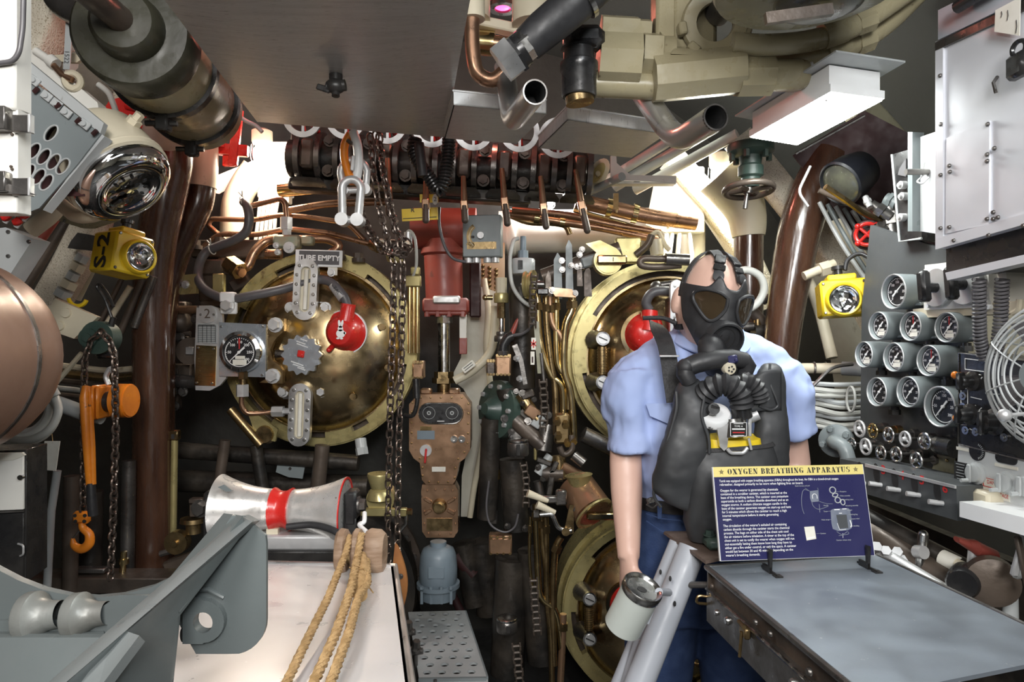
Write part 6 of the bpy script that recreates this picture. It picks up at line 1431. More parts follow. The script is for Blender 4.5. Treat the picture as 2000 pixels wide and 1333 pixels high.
# canister head, timer, label plate
m=MB(M);m.hexb((1412,800,30),(.05,1,0),19,34,n=20) if False else m.cyl((1434,782,34),(1440,812,30),19,n=20);ch=t.part('canister_collar',m,BLACK)
m=MB(M);m.lathe((1388,806,26),(-.1,-.8,.55),[(30,-14),(31,0),(28,4),(0,4)],30,True,0,True);ti=t.part('timer',m,WHITEP)
m=MB(M);m.box((1382,792,46),(20,10,8),R=Mx.Rotation(rad(15),3,'Z'),b=3);m.cyl((1380,798,34),(1380,794,50),11,n=14);t.part('timer_knob',m,BLACK,ti)
m=MB(M);m.box((1394,826,34),(44,18,20),b=4);m.pp([(1386,826),(1410,822),(1406,868),(1400,874),(1392,866)],36,46);t.part('bracket_arm',m,ALUW,ti)
m=MB(M);m.cyl((1422,816,24),(1424,850,28),26,n=24);m.cyl((1408,846,26),(1440,844,26),9,n=12);t.part('steel_neck',m,STEEL)
m=MB(M);m.box((1424,832,54),(31,26,2),R=Mx.Rotation(rad(-3),3,'Z'));pl=t.part('label_plate',m,BLACK)
m=MB(M)
for y_,w_,h_ in ((821.5,18,.8),(831.5,24,2.2),(843.5,20,.8)):m.box((1424,y_,55.3),(w_,h_,.5))
for a in ((1424,819.4,30,.8),(1424,844.6,30,.8),(1409,832,.8,26),(1439,832,.8,26)):m.box((a[0],a[1],55.3),(a[2],a[3],.5))
t.part('plate_lines',m,INKW,pl)
m=MB(M);m.box((1424,838,55.5),(22,1.8,.5));t.part('red_lines',m,INKR,pl)
m=MB(M);m.text('TYPE A',(1424,826.5,56),(1,0,0),(0,-1,0),5);t.part('plate_lettering',m,INKW,pl)
m=MB(M);m.cyl((1456,814,20),(1472,806,24),12,n=14);m.box((1450,830,40),(6,34,8),b=1);m.tube([(1447,850,44),(1452,872,44)],2.5,8);t.part('clip',m,GALV)
m=MB(M);m.loft([((1428,852,10),(52,0,0),(0,5,22),.7),((1428,868,12),(54,0,0),(0,6,24),.7),((1428,885,12),(50,0,0),(0,6,22),.7)],32);t.part('yellow_canister',m,YELLOW)
# central pouch
m=MB(M);m.loft([((1430,866,0),(76,-6,0),(0,6,36),.55),((1428,900,4),(84,-4,0),(0,4,40),.5),((1426,960,6),(86,0,0),(0,0,42),.5),((1422,1020,4),(86,2,0),(0,0,40),.5),((1420,1056,0),(74,2,0),(0,0,30),.6)],40,True);po=t.part('canister_pouch',m,BAG)
m=MB(M);m.loft([((1430,861,2),(74,-6,0),(0,6,36),.55),((1430,868,2),(79,-6,0),(0,6,39),.55)],40,False);t.part('pouch_hem',m,WEB,po)
m=MB(M);m.tube([(1406,870,46),(1412,878,47),(1436,878,47),(1444,868,46)],3.6,8,5);t.part('carrying_handle',m,GALV,po)
# the two breathing bags
def bag(lst,nm,mods=None):
    m=MB(M);m.loft(lst,36);return t.part(nm,m,BAG,None,None,None,bagmod)
def bagmod(o):
    remesh(.006,3)(o);tx=bpy.data.textures.new('creases','CLOUDS');tx.noise_scale=.06;d=o.modifiers.new('folds','DISPLACE');d.texture=tx;d.strength=.012;d.texture_coords='LOCAL'
    sm=o.modifiers.new('soft','SMOOTH');sm.iterations=3
b1=bag([((1346,744,-6),(20,-6,0),(4,4,16),.8),((1350,765,0),(31,-5,0),(2,3,24),.8),((1348,810,6),(36,0,0),(4,0,30),.8),((1338,870,8),(45,0,0),(4,0,32),.8),((1324,930,6),(50,0,0),(3,0,30),.8),((1320,965,2),(46,6,0),(2,0,26),.8),((1332,990,0),(32,9,0),(2,2,20),.85),((1344,1000,0),(14,5,0),(1,2,10),.9)],'breathing_bag')
m=MB(M);m.spline([(1318,765,12),(1316,800,20),(1300,860,18),(1284,920,12),(1276,965,4),(1290,990,4)],3.2,8);m.spline([(1372,745,24),(1366,775,34),(1360,810,40),(1372,850,42),(1374,880,40)],3,8);t.part('bag_seam',m,BAG,b1)
b2=bag([((1514,714,-16),(16,2,0),(-4,4,14),.8),((1508,730,-10),(27,4,0),(-4,3,20),.8),((1506,770,-4),(30,0,0),(-4,0,26),.8),((1508,830,-2),(31,0,0),(-4,0,28),.8),((1504,900,0),(36,0,0),(-3,0,28),.8),((1494,960,0),(38,0,0),(-2,0,26),.8),((1496,1030,-4),(40,0,0),(-2,0,22),.85)],'breathing_bag')
m=MB(M)
m.grid(lambda u,v:(1494-(26+24*v)*sin(u*1.6)*1.1+24*(1-u),722+20*(1-cos(u*1.57))+78*v-10*u,22+10*sin(u*3.1)),14,10);t.part('bag_fold',m,BAG,b2,None,None,lambda o:setattr(o.modifiers.new('thick','SOLIDIFY'),'thickness',.006))
m=MB(M);m.spline([(1500,712,10),(1494,745,26),(1504,775,30),(1508,790,28),(1494,798,30),(1470,790,34)],2.6,8);t.part('bag_seam',m,BAG,b2)
# shoulder straps
def band(pts,wd,nm,mm=WEB):
    p=smooth(pts,5);m=MB(M);vs=[];f=[]
    for i,q in enumerate(p):
        tg=(p[min(i+1,len(p)-1)]-p[max(i-1,0)]).normalized();sd=tg.cross(V((0,0,1))).normalized();nn=sd.cross(tg)
        if nn.z<0:nn=-nn
        vs+=[q-sd*wd/2,q-sd*wd/2+nn*2.5,q+sd*wd/2+nn*2.5,q+sd*wd/2]
    for i in range(len(p)-1):
        for k in range(4):f.append((i*4+k,i*4+(k+1)%4,(i+1)*4+(k+1)%4,(i+1)*4+k))
    m.add(vs,f);return t.part(nm,m,mm)
s1=band([(1318,628,-175),(1314,642,-130),(1317,668,-86),(1320,700,-64),(1323,740,-52),(1328,790,-42)],34,'shoulder_strap')
m=MB(M);m.box((1318,697,-48),(40,4,5),b=1);t.part('slide_buckle',m,GALV,s1)
s2=band([(1428,632,-175),(1435,645,-130),(1445,668,-84),(1455,705,-62),(1464,760,-50)],33,'shoulder_strap')
m=MB(M);m.box((1447,676,-58),(34,5,5),b=1);t.part('slide_buckle',m,GALV,s2)
t.done()
# ------------------------------------------------------------------ bench, strut, ash can, sign
hb_=-.46
a_,b2_,c_,d_=Hz(1380,1106,hb_),Hz(1712,1084,hb_),Hz(2120,1275,hb_),Hz(1690,1362,hb_)
t=T('work_bench','grey metal topped bench with a steel side drawer in the foreground','table')
m=MB();m.prism([a_,b2_,c_,d_],(0,0,-.006));t.part('bench_top',m,TABLE)
m=MB();m.tube([d_+V((0,0,-.003)),a_+V((0,0,-.003)),b2_+V((0,0,-.003)),c_+V((0,0,-.003))],.006,8);t.part('edge_moulding',m,GUN)
nf=(d_-a_).cross(UP).normalized();
if nf.x>0:nf=-nf
i_=-nf
m=MB();m.hexa([a_+i_*.012+V((0,0,-.006)),d_+i_*.012+V((0,0,-.006)),d_+i_*.012+V((0,0,-.05)),a_+i_*.012+V((0,0,-.05))],i_*.01);t.part('brown_rail',m,DARKB)
m=MB();m.hexa([a_+V((0,0,-.046)),d_+V((0,0,-.046)),d_+V((0,0,-.112)),a_+V((0,0,-.112))],i_*.012);sd=t.part('steel_side',m,GUN)
m=MB();m.tube([a_+V((0,0,-.047)),d_+V((0,0,-.047))],.0035,8);t.part('rail_lip',m,STEEL)
dl=(d_-a_);nn_=nf
for f,z,r,mm,nm in ((.10,-.075,.006,STEEL,'rivet'),(.20,-.07,.008,STEEL,'rivet'),(.06,-.03,.005,DARKB,'rivet'),(.42,-.026,.006,GUN,'rivet'),(.52,-.024,.006,GUN,'rivet'),(.75,-.03,.007,GUN,'rivet'),(.66,-.07,.008,STEEL,'rivet')):
    q=a_+dl*f+V((0,0,z));m=MB();m.screw(q,nn_,r,r*.8);t.part(nm,m,mm,sd)
q=a_+dl*.36+V((0,0,-.055));m=MB();m.box(q+nn_*.006,(.012,.03,.02),b=.003);m.tube([q+nn_*.012+V((0,0,.0)),q+nn_*.016+V((0,0,-.045))],.003,8);m.cyl(q+nn_*.012+V((0,-.012,.012)),q+nn_*.012+V((0,.015,.012)),.004,n=8);t.part('latch',m,BRASSD,sd)
q=a_+dl*.68+V((0,0,-.10));m=MB();m.torus(q+nn_*.012,(0.3,.2,1),.018,.0035,20,8);t.part('ring_pull',m,GUN,sd)
q=a_+V((0,0,-.064));m=MB();m.tube([q+V((.01,0,0)),q+V((-.018,0,.004)),q+V((-.022,0,-.012)),q+V((.004,0,-.014))],.003,8,.008);t.part('corner_eye',m,BRASSD)
m=MB();m.hexa([a_+V((.004,.002,-.006)),b2_+V((0,.002,-.006)),b2_+V((0,.002,-.5)),a_+V((.004,.002,-.11))],(0,.008,0));t.part('skirt',m,DARKB)
for k,(f,g) in enumerate(((.15,.5),(.85,.5))):
    q=a_*(1-f)+d_*f+(b2_-a_)*.4;m=MB();m.box((q.x,q.y,(q.z-.1)/2),(.05,.05,q.z-.1));t.part('leg',m,DARKB)
t.done()
# rusty corner plate carried by the strut
t=T('strut','pale grey painted double tube strut with a rusty plate on top','strut')
def floorward(a,b):return a+(b-a)*((a.z-.02)/(a.z-b.z))
m=MB();q_=P(1352,1072,1.50);m.tube([q_,floorward(q_,P(1243,1350,1.42))],.030,22);t.part('strut_tube',m,STRUTG)
m=MB();q_=P(1326,1062,1.56);m.tube([q_,floorward(q_,P(1208,1350,1.50))],.022,20);t.part('strut_tube',m,STRUTG)
m=MB();m.prism([P(1332,1090,1.50),P(1350,1100,1.49),P(1292,1262,1.45),P(1262,1200,1.52)],(0,.008,0));t.part('web_plate',m,STRUTG)
m=MB();m.prism([P(1240,1250,1.48),P(1272,1258,1.46),P(1236,1350,1.42),P(1212,1340,1.47)],(0,.008,0));t.part('web_plate',m,STRUTG)
hp=-.450;q=[Hz(1296,1038,hp),Hz(1420,1038,hp),Hz(1432,1084,hp),Hz(1378,1096,hp)]
m=MB();m.prism(q,(0,0,-.007));t.part('rusty_plate',m,mat('rusty_steel',(.23,.17,.14),.55,.4,(.13,.09,.07),14,bump=.3,bs=60))
q=Hz(1392,1072,hp)
m=MB();m.box(q+V((.012,0,.014)),(.06,.05,.026),b=.008);t.part('rubber_pad',m,GREEND)
for dx,dy in ((-.006,.004),(.03,.01)):
    m=MB();m.bolt(q+V((dx,dy,.027)),(0,0,1),.010,.012);t.part('bolt',m,GREEND)
m=MB();m.tube([P(1345,1143,1.46),P(1390,1143,1.43)],.007,10);t.part('cross_pin',m,GUN)
for x,y,yy in ((1309,1131,1.448),(1318,1180,1.432),(1290,1118,1.52)):
    m=MB();m.pp([],0,0) if False else m.ball(P(x,y,yy),(.003,.004,.006),8,6);t.part('paint_chip',m,INKB)
t.done()
t=T('ash_can','pale grey cylindrical can with a chrome rim clipped to the strut','can');A,B=P(1256,1148,1.34),P(1222,1232,1.35);ax=(A-B).normalized();ax=(ax+V((0,-.28,0))).normalized();L=.107;r=.0385;B=A-ax*L
m=MB();m.lathe(B,ax,[(r*.9,0),(r,.004),(r,L-.010)],36,True,0,True);t.part('can_body',m,mat('pale_grey_green_enamel',(.56,.60,.56),.4,0,(.50,.54,.50),7,c3=(.3,.28,.25),s3=30,t3=.74))
m=MB();m.lathe(B,ax,[(r*1.01,L-.014),(r*1.05,L-.012),(r*1.05,L),(r*1.0,L+.003),(r*.9,L+.001),(r*.80,L-.004),(r*.3,L-.006),(0,L-.006)],36,False,0,True);li=t.part('chrome_lid',m,STEEL)
u=ax.cross(V((0,1,0))).normalized();w_=ax.cross(u)
m=MB();m.prism([B+ax*(L-.0055)+u*(cos(g)*.010)+w_*(sin(g)*.007) for g in [2*pi*i/16 for i in range(16)]],ax*.001);t.part('lid_hole',m,INKB,li)
m=MB();m.tube([A-ax*.012+V((.036,0,0)),P(1306,1158,1.42)],.008,10);m.box(A-ax*.06+V((.042,.01,0)),(.010,.014,.062),R=Mx.Rotation(rad(21),3,'Y'));t.part('clip',m,STRUTG);t.done()

# ---- explanatory sign
BL,BR,TL=P(1407,1097,1.345),P(1709,1086,1.385),P(1391,913,1.385)
u=(BR-BL);W=u.length;u.normalize();v=(TL-BL);v=(v-u*v.dot(u)*.0);H=v.length;v=v.normalized();v=(v-u*v.dot(u)).normalized();n=u.cross(v)
SM=frame(BL,u,v,n)
t=T('sign_board','navy and yellow sign board headed OXYGEN BREATHING APPARATUS on the bench','sign')
def SBx(m,x,y,w,h,z0=.0001,z1=.0005):m.box((x*W,y*H,(z0+z1)/2),(w*W,h*H,z1-z0));return m
m=MB(SM);m.box((W*.5,H*.5,-.003),(W,H,.006));bd=t.part('white_board',m,WHITEP)
m=MB(SM);SBx(m,.5,.447,.992,.886);t.part('navy_print',m,NAVY,bd)
m=MB(SM);SBx(m,.5,.945,.992,.11);t.part('yellow_header',m,SIGNY,bd)
# stencilled slab letters, drawn on a unit cell: stems thick, hairlines thin
def letter(ch):
    S,h=.30,.085;B_=[]
    def bx(x0,y0,x1,y1):B_.append([(x0,y0),(x1,y0),(x1,y1),(x0,y1)])
    def serif(x,w=.44):
        bx(x-w/2,0,x+w/2,h);bx(x-w/2,1-h,x+w/2,1)
    def half(cx,cy,rx,ry,a0,a1,t1,t0=.07):
        o=[];i=[]
        for k in range(11):
            a=rad(a0+(a1-a0)*k/10);th=t0+(t1-t0)*abs(cos(a))
            o.append((cx+cos(a)*rx,cy+sin(a)*ry));i.append((cx+cos(a)*(rx-th),cy+sin(a)*(ry-t0)))
        B_.append(o+i[::-1])
    w=.9
    if ch=='O':half(.47,.5,.45,.5,98,262,S);half(.47,.5,.45,.5,-82,82,S);w=.94
    elif ch=='X':
        B_.append([(.05,1),(.42,1),(.95,0),(.58,0)]);B_.append([(.08,0),(.17,0),(.42,.42),(.37,.48)]);B_.append([(.56,.58),(.62,.53),(.90,1),(.80,1)])
        bx(0,0,.34,h);bx(.66,1-h,1,1);bx(0,1-h,.46,1);bx(.5,0,1,h);w=1.0
    elif ch=='Y':
        B_.append([(.03,1),(.38,1),(.62,.42),(.36,.42)]);B_.append([(.62,.48),(.68,.44),(.92,1),(.83,1)]);bx(.35,0,.63,.40);bx(.25,0,.73,h);bx(0,1-h,.44,1);bx(.7,1-h,1,1);w=.98
    elif ch=='G':half(.45,.5,.43,.5,55,262,S);half(.45,.5,.43,.5,-82,-40,.16);bx(.60,.05,.88,.42);bx(.48,.36,.95,.36+h);bx(.78,.66,.84,1);w=.95
    elif ch=='E':bx(.1,0,.40,1);serif(.24);bx(.45,0,.80,h);bx(.45,1-h,.80,1);bx(.45,.47,.66,.55);bx(.76,0,.82,.30);bx(.76,.70,.82,1);bx(.63,.38,.69,.64);w=.86
    elif ch=='N':bx(.13,0,.20,1);bx(0,0,.34,h);B_.append([(.05,1),(.40,1),(.86,0),(.60,0)]);bx(.79,0,.86,1);bx(.66,1-h,1,1);w=1.0
    elif ch in 'BRP':
        bx(.1,0,.40,1);serif(.24);half(.44,.74,.40,.26,-86,86,.28)
        if ch=='B':half(.44,.26,.44,.26,-86,86,.28)
        if ch=='R':B_.append([(.46,.47),(.60,.47),(.88,.08),(.98,.06),(.98,0),(.64,0)])
        w=.92 if ch!='P' else .88
    elif ch=='A':B_.append([(.42,1),(.60,1),(.94,0),(.60,0),(.42,.86)]);B_.append([(.13,0),(.20,0),(.40,.80),(.37,.93)]);bx(.26,.27,.56,.34);bx(0,0,.34,h);bx(.54,0,1,h);w=.98
    elif ch=='T':bx(.32,0,.60,.92);bx(.22,0,.70,h);bx(0,1-h,.28,1);bx(.64,1-h,.92,1);bx(0,.68,.06,1);bx(.86,.68,.92,1);w=.92
    elif ch=='H':bx(.1,0,.38,1);serif(.24);bx(.62,0,.90,1);serif(.76);bx(.42,.46,.58,.54);w=1.0
    elif ch=='I':bx(.1,0,.40,1);serif(.25);w=.5
    elif ch=='U':bx(.1,.3,.38,1);bx(0,1-h,.48,1);half(.48,.32,.38,.32,186,262,.26);half(.48,.32,.36,.32,-80,0,.07);bx(.78,.3,.85,1);bx(.66,1-h,.97,1);w=.97
    elif ch=='S':half(.42,.74,.34,.26,60,250,.24);half(.42,.26,.38,.26,-110,70,.24);B_.append([(.16,.66),(.36,.60),(.70,.36),(.50,.42)]);bx(.72,.66,.77,1);bx(.06,0,.11,.34);w=.82
    return B_,w
txt='OXYGEN BREATHING APPARATUS';x=0;parts_=[]
for ch in txt:
    if ch==' ':x+=.55;continue
    B_,w_=letter(ch);parts_.append((x,B_));x+=w_+.16
k=.815*W/x;hh=.060*H;m=MB(SM)
for x0,B_ in parts_:
    for p in B_:m.prism([(.094*W+(x0+px_)*k,.917*H+py_*hh,.0007) for px_,py_ in p],(0,0,.0002))
t.part('heading_lettering',m,INKB,bd,'black stencil heading OXYGEN BREATHING APPARATUS')
def star(cx,cy,r):return [(cx+(r if i%2==0 else r*.40)*sin(pi*i/5),cy+(r if i%2==0 else r*.40)*cos(pi*i/5)) for i in range(10)]
for f in (.055,.945):
    m=MB(SM);m.pp(star(f*W,.945*H,.0062),.0007,.0009);st_=t.part('star',m,DARKB,bd)
    m=MB(SM)
    for i in range(5):m.tube([(f*W,.945*H,.0010),(f*W+.0055*sin(2*pi*i/5),.945*H+.0055*cos(2*pi*i/5),.0010)],.00025,4)
    t.part('star_facet',m,SIGNY,st_)
body_=[(.845,['Torsk was equipped with oxygen breathing apparatus (OBAs) throughout the boat. An OBA is a closed-circuit oxygen','rebreather, designed primarily to be worn when fighting fires on board.']),
 (.742,['Oxygen for the wearer is generated by chemicals','contained in a scrubber canister, which is inserted at the','base of the breathing device. The canister uses potassium','superoxide as both a carbon dioxide absorbent and as an','oxygen source. A sodium chlorate oxygen candle in the','base of the canister generates oxygen on start-up and lasts','for 5 minutes which allows the canister to reach a high','internal temperature before it starts generating','oxygen.']),
 (.365,["The circulation of the wearer's exhaled air containing",'carbon dioxide through the canister starts the chemical','process. The bags on either side of the chest unit cool','the air mixture before inhalation. A timer at the top of the','chest unit is set to notify the wearer when oxygen will run','out-essentially letting them know how long they have to','either get a fire under control, or exit the space. A canister','would last between 30 and 45 minutes depending on the',"wearer's breathing demands."])]
fs=.0089*H/.20 if False else .0455*H
m=MB(SM)
for y0,lines in body_:
    for i,ln in enumerate(lines):m.text(ln,(.036*W,(y0-.0385*i)*H,.0007),(1,0,0),(0,1,0),fs*.80,w=(.905*W/(55.4*fs*.8) if len(ln)>100 else .93),bold=.008,al='LEFT')
t.part('body_lettering',m,INKW,bd,'white explanatory text')
# drawing of the apparatus
def sp(pts,r,par,mm=LGREY,nm='drawing_line'):
    m=MB(SM);m.spline([(x_*W,y_*H,.0008) for x_,y_ in pts],r,5,4);t.part(nm,m,mm,par)
m=MB(SM);m.pp([(x_*W,y_*H) for x_,y_ in [(.620,.715),(.678,.725),(.672,.60),(.622,.595),(.616,.64)]],.0006,.0008);hp_=t.part('drawn_harness_pad',m,SIGNG,bd)
sp([(.634,.632),(.634,.668),(.648,.684),(.662,.668),(.663,.632)],.0007,hp_,INKW)
sp([(.61,.72),(.58,.73),(.562,.66),(.556,.55),(.565,.47)],.0006,hp_,SIGNG);sp([(.618,.715),(.59,.75)],.0007,hp_,SIGNG);sp([(.676,.72),(.674,.75)],.0006,hp_,SIGNG)
sp([(.625,.60),(.632,.55),(.665,.515),(.73,.545)],.0006,hp_,SIGNG);sp([(.675,.60),(.72,.575),(.76,.57)],.0006,hp_,SIGNG);sp([(.672,.57),(.670,.48)],.0005,hp_,SIGNG)
m=MB(SM);m.pp([(x_*W,y_*H) for x_,y_ in [(.742,.50),(.76,.515),(.86,.52),(.872,.50),(.876,.36),(.866,.30),(.84,.28),(.775,.275),(.742,.30),(.738,.36)]],.0006,.0008);ap=t.part('drawn_apparatus',m,SIGNG,bd)
m=MB(SM);m.pp([(x_*W,y_*H) for x_,y_ in [(.775,.45),(.845,.45),(.846,.305),(.784,.30)]],.0008,.001);t.part('drawn_canister_pouch',m,mat('dark_grey_print',(.07,.075,.08),.5),ap)
for a in ((.785,.507,.036,.010),(.835,.512,.028,.008),(.805,.466,.02,.007)):
    m=MB(SM);SBx(m,*a,.0008,.001);t.part('drawn_highlight',m,INKW,ap)
sp([(.776,.36),(.784,.31),(.79,.287),(.83,.292)],.0005,ap,INKW);sp([(.862,.39),(.868,.34),(.862,.31)],.0012,ap,INKW)
sp([(.765,.27),(.80,.235),(.835,.265),(.84,.24),(.775,.225)],.0007,ap,SIGNG);sp([(.805,.25),(.802,.20)],.0004,ap,INKW)
for (cx_,cy_,a_1,b_1) in ((.772,.72,.020,.034),(.785,.665,.018,.020),(.798,.61,.018,.03),(.83,.585,.014,.03)):
    m=MB(SM);p=ell(cx_*W,cy_*H,a_1*W,b_1*H,10,18);m.tube([(q_[0],q_[1],.0008) for q_ in p],.0011,5,closed=True);t.part('drawn_mask',m,LGREY,ap)
m=MB(SM);m.pp([(x_*W,y_*H) for x_,y_ in [(.556,.33),(.622,.335),(.626,.20),(.562,.185)]],.0006,.0009);cn=t.part('drawn_canister',m,PAPER,bd)
m=MB(SM);m.prism([(x_*W,y_*H,.001) for x_,y_ in [(.566,.212),(.62,.228),(.62,.216),(.566,.200)]],(0,0,.0001));t.part('canister_stripe',m,INKW,cn)
m=MB(SM)
for tx,x_,y_ in (('Body harness and pad',.575,.775),('Facepiece',.842,.702),('Tube assembly',.852,.655),('Breathing tubes',.868,.613),('Breathing assembly',.888,.546),('Plunger',.87,.498),('Breathing bag',.888,.45),('Pressure relief',.895,.402),('Heat shielding',.888,.325),('Canister release strap',.805,.178),('Canister',.675,.255),('Timer',.708,.49),('Handle',.715,.555),('Waist strap',.70,.40)):
    m.text(tx,(x_*W,y_*H,.0008),(1,0,0),(0,1,0),.0036,bold=.005)
for x0,y0,x1,y1 in ((.63,.255,.655,.256),(.72,.49,.742,.492),(.72,.40,.742,.402),(.79,.70,.818,.702),(.81,.655,.826,.655),(.875,.45,.868,.45)):m.tube([(x0*W,y0*H,.0008),(x1*W,y1*H,.0008)],.0002,4)
t.part('caption_lettering',m,LGREY,bd);t.done()
for i,f in enumerate((.33,.965)):
    q=BL+u*W*f;lab=['black display clip under the middle of the sign board','black display clip at the far corner of the sign board'][i]
    m=MB(frame(q,u,V((0,0,1)),u.cross(V((0,0,1)))))
    z0=(Hz(1500,1100,hb_).z-q.z)
    m.hexa([(-.008,z0+.001,-.03),(-.004,z0+.001,-.03),(-.004,z0+.001,.035),(-.008,z0+.001,.035)],(0,.004,0));m.pp([(-.011,z0),(-.006,z0),(-.004,.022),(-.012,.024)],.003,.010);m.hexa([(-.011,z0,.02),(.004,z0,.02),(.004,z0,.035),(-.011,z0,.035)],(0,.003,0));m.hexa([(-.011,z0,-.02),(-.006,z0,-.02),(-.006,z0,.01),(-.011,z0,.01)],(0,.012,0))
    one('display_clip',lab,'clip',m,BLACK)
# ------------------------------------------------------------------ starboard side: gauge board, radios, lockers
def SPt(px,py,P0,off=0.0):  # where the sight line through a pixel meets the plane parallel to the ship's side through P0
    d=V(((px-1000)/F,1,(666.5-py)/F));C0=V((0,0,CH));q=P0+WN*off
    return C0+d*((q-C0).dot(WN)/d.dot(WN))
def wf(p):return frame(p,-AX,UP,WN)
PB=P(1690,700,1.86)
def WQ(lst,off=0.0,P0=PB):return [SPt(x,y,P0,off) for x,y in lst]
t=T('gauge_board','dark grey board carrying ten pressure gauges on the starboard side','board')
m=MB();m.prism(WQ([(1700,440),(1880,500),(1885,935),(1680,868),(1683,600)]),WN*-.012);t.part('board',m,BOARD);t.done()
gl=[(1745,570,35,'dirty dark-faced pressure gauge topmost on the board',False),(1715,637,28,'grey pressure gauge below the yellow lantern',True),(1778,638,29,'grey pressure gauge in the middle of the row under the topmost one',True),(1848,640,30,'grey pressure gauge half under the white switch box',True),(1687,693,26,'grey pressure gauge at the outer edge of the board, left of the centre one',True),(1745,698,29,'grey pressure gauge at the very centre of the board',True),(1813,705,31,'grey pressure gauge right of the centre one',True),(1712,766,29,'grey pressure gauge lowest at the outer edge of the board',False),(1773,766,31,'grey pressure gauge beside the largest one',False),(1835,795,41,'largest grey pressure gauge next to the radio panel',False)]
for i,(x,y,r,lab,paper) in enumerate(gl):
    p=SPt(x,y,PB,.075);R=r*p.y/F;M=wf(p);k=R
    t=T('pressure_gauge',lab,'gauge','gauges on the board')
    m=MB(M);m.lathe((0,0,0),(0,0,1),[(R*.92,-.070),(R*.99,-.045),(R*1.0,-.004),(R*.96,.002),(R*.88,-.002),(R*.86,-R*.30),(R*.2,-R*.30)],32,False,0,True);m.box((R*.72,-R*.72,-.045),(R*.7,R*.18,.02),b=.002);c=t.part('case',m,GREY)
    m=MB(M);m.torus((0,0,0),(0,0,1),R*.95,R*.045,36,6);t.part('rim',m,GALV,c)
    G=M@Mx.Diagonal((1,-1,1,1))@Mx.Scale(R/30,4)
    gauge_face(t,c,G,0,0,-8.6,25.6,['0','50','100','150','200','250','300'],132 if i!=0 else -40,-90 if i in (2,3,6) else None,paper)
    m=MB(M);m.cyl((0,-R*1.0,-.05),(0,-R*1.45,-.05),R*.28,n=14);m.cyl((0,-R*1.2,-.05),(0,-R*1.55,-.05),R*.38,n=6);t.part('stem',m,BLACK)
    t.done()
# needle valves under the gauges
wl=[(1679,838,17,GALV,'silver'),(1705,842,15,BRASS,'brass'),(1736,850,16,STEEL,'bright'),(1768,858,16,GALV,'worn silver'),(1806,862,17,STEEL,'bright'),(1664,868,13,STEEL,'small bright'),(1691,873,17,GALV,'silver'),(1721,885,15,STEEL,'bright'),(1751,888,16,STEEL,'bright'),(1790,900,17,STEEL,'bright')]
wlab=['silver valve handwheel, first of the upper row under the gauges','brass valve handwheel in the upper row under the gauges','bright valve handwheel third in the upper row under the gauges','worn silver valve handwheel fourth in the upper row under the gauges','bright valve handwheel at the radio end of the upper row','small bright valve handwheel beside the grey elbow flange','silver valve handwheel, biggest of the lower row under the gauges','bright valve handwheel third in the lower row under the gauges','bright valve handwheel fourth in the lower row under the gauges','bright valve handwheel at the radio end of the lower row']
for i,(x,y,r,mm,_) in enumerate(wl):
    p=SPt(x,y,PB,.085);R=r*p.y/F*1.0;M=wf(p);t=T('handwheel',wlab[i],'valve','handwheels under the gauges')
    m=MB(M);m.torus((0,0,0),(0,0,1),R*.86,R*.16,28,8);w_=t.part('wheel',m,mm)
    m=MB(M)
    for g in range(3):a=rad(90+120*g);m.tube([(0,0,0),(cos(a)*R*.8,sin(a)*R*.8,0)],R*.12,6)
    t.part('spoke',m,mm,w_)
    m=MB(M);m.lathe((0,0,-.01),(0,0,1),[(R*.34,0),(R*.30,.012),(R*.18,.018),(0,.018)],14,False,0,True);t.part('hub',m,mm,w_)
    m=MB(M);m.cyl((0,0,-.08),(0,0,0),R*.2,n=12);m.hexb((0,0,-.06),(0,0,1),R*.55,.018);m.cyl((0,0,-.075),(0,0,-.06),R*.65,n=16);t.part('bonnet',m,GUN if i!=1 else BRASSD);t.done()
t=T('pipe_valve','steel stepped fitting right of the upper row of handwheels','fitting');M=wf(SPt(1825,868,PB,.06));m=MB(M);m.lathe((0,0,0),(1,0,0),[(.012,-.03),(.018,-.025),(.018,-.01),(.014,-.006),(.014,.006),(.02,.01),(.02,.024)],20,True,0,True);t.part('body',m,GUN);m=MB(M);m.cyl((.024,0,0),(.06,0,0),.022,n=18);t.part('black_end',m,BLACK);t.done()
t=T('elbow_flange','grey painted pipe elbow with a bolted flange left of the handwheels','pipe');p=SPt(1632,862,PB,.10);M=frame(p,V((.8,-.6,0)),UP,V((-.6,-.8,0)))
m=MB(M);m.lathe((0,0,-.02),(0,0,1),[(.036,0),(.044,.004),(.044,.018),(.034,.024)],28,True,0,True);fl=t.part('flange',m,GREY)
m=MB(M);m.tube([(0,0,0),(.0,0,.03),(.03,-.005,.045),(.045,-.06,.045)],.019,16,.03);t.part('elbow',m,GREY)
for g in (35,110,200):
    m=MB(M);m.bolt((.033*cos(rad(g)),.033*sin(rad(g)),.002),(0,0,1),.0075,.012);t.part('bolt',m,GREY,fl)
t.done()
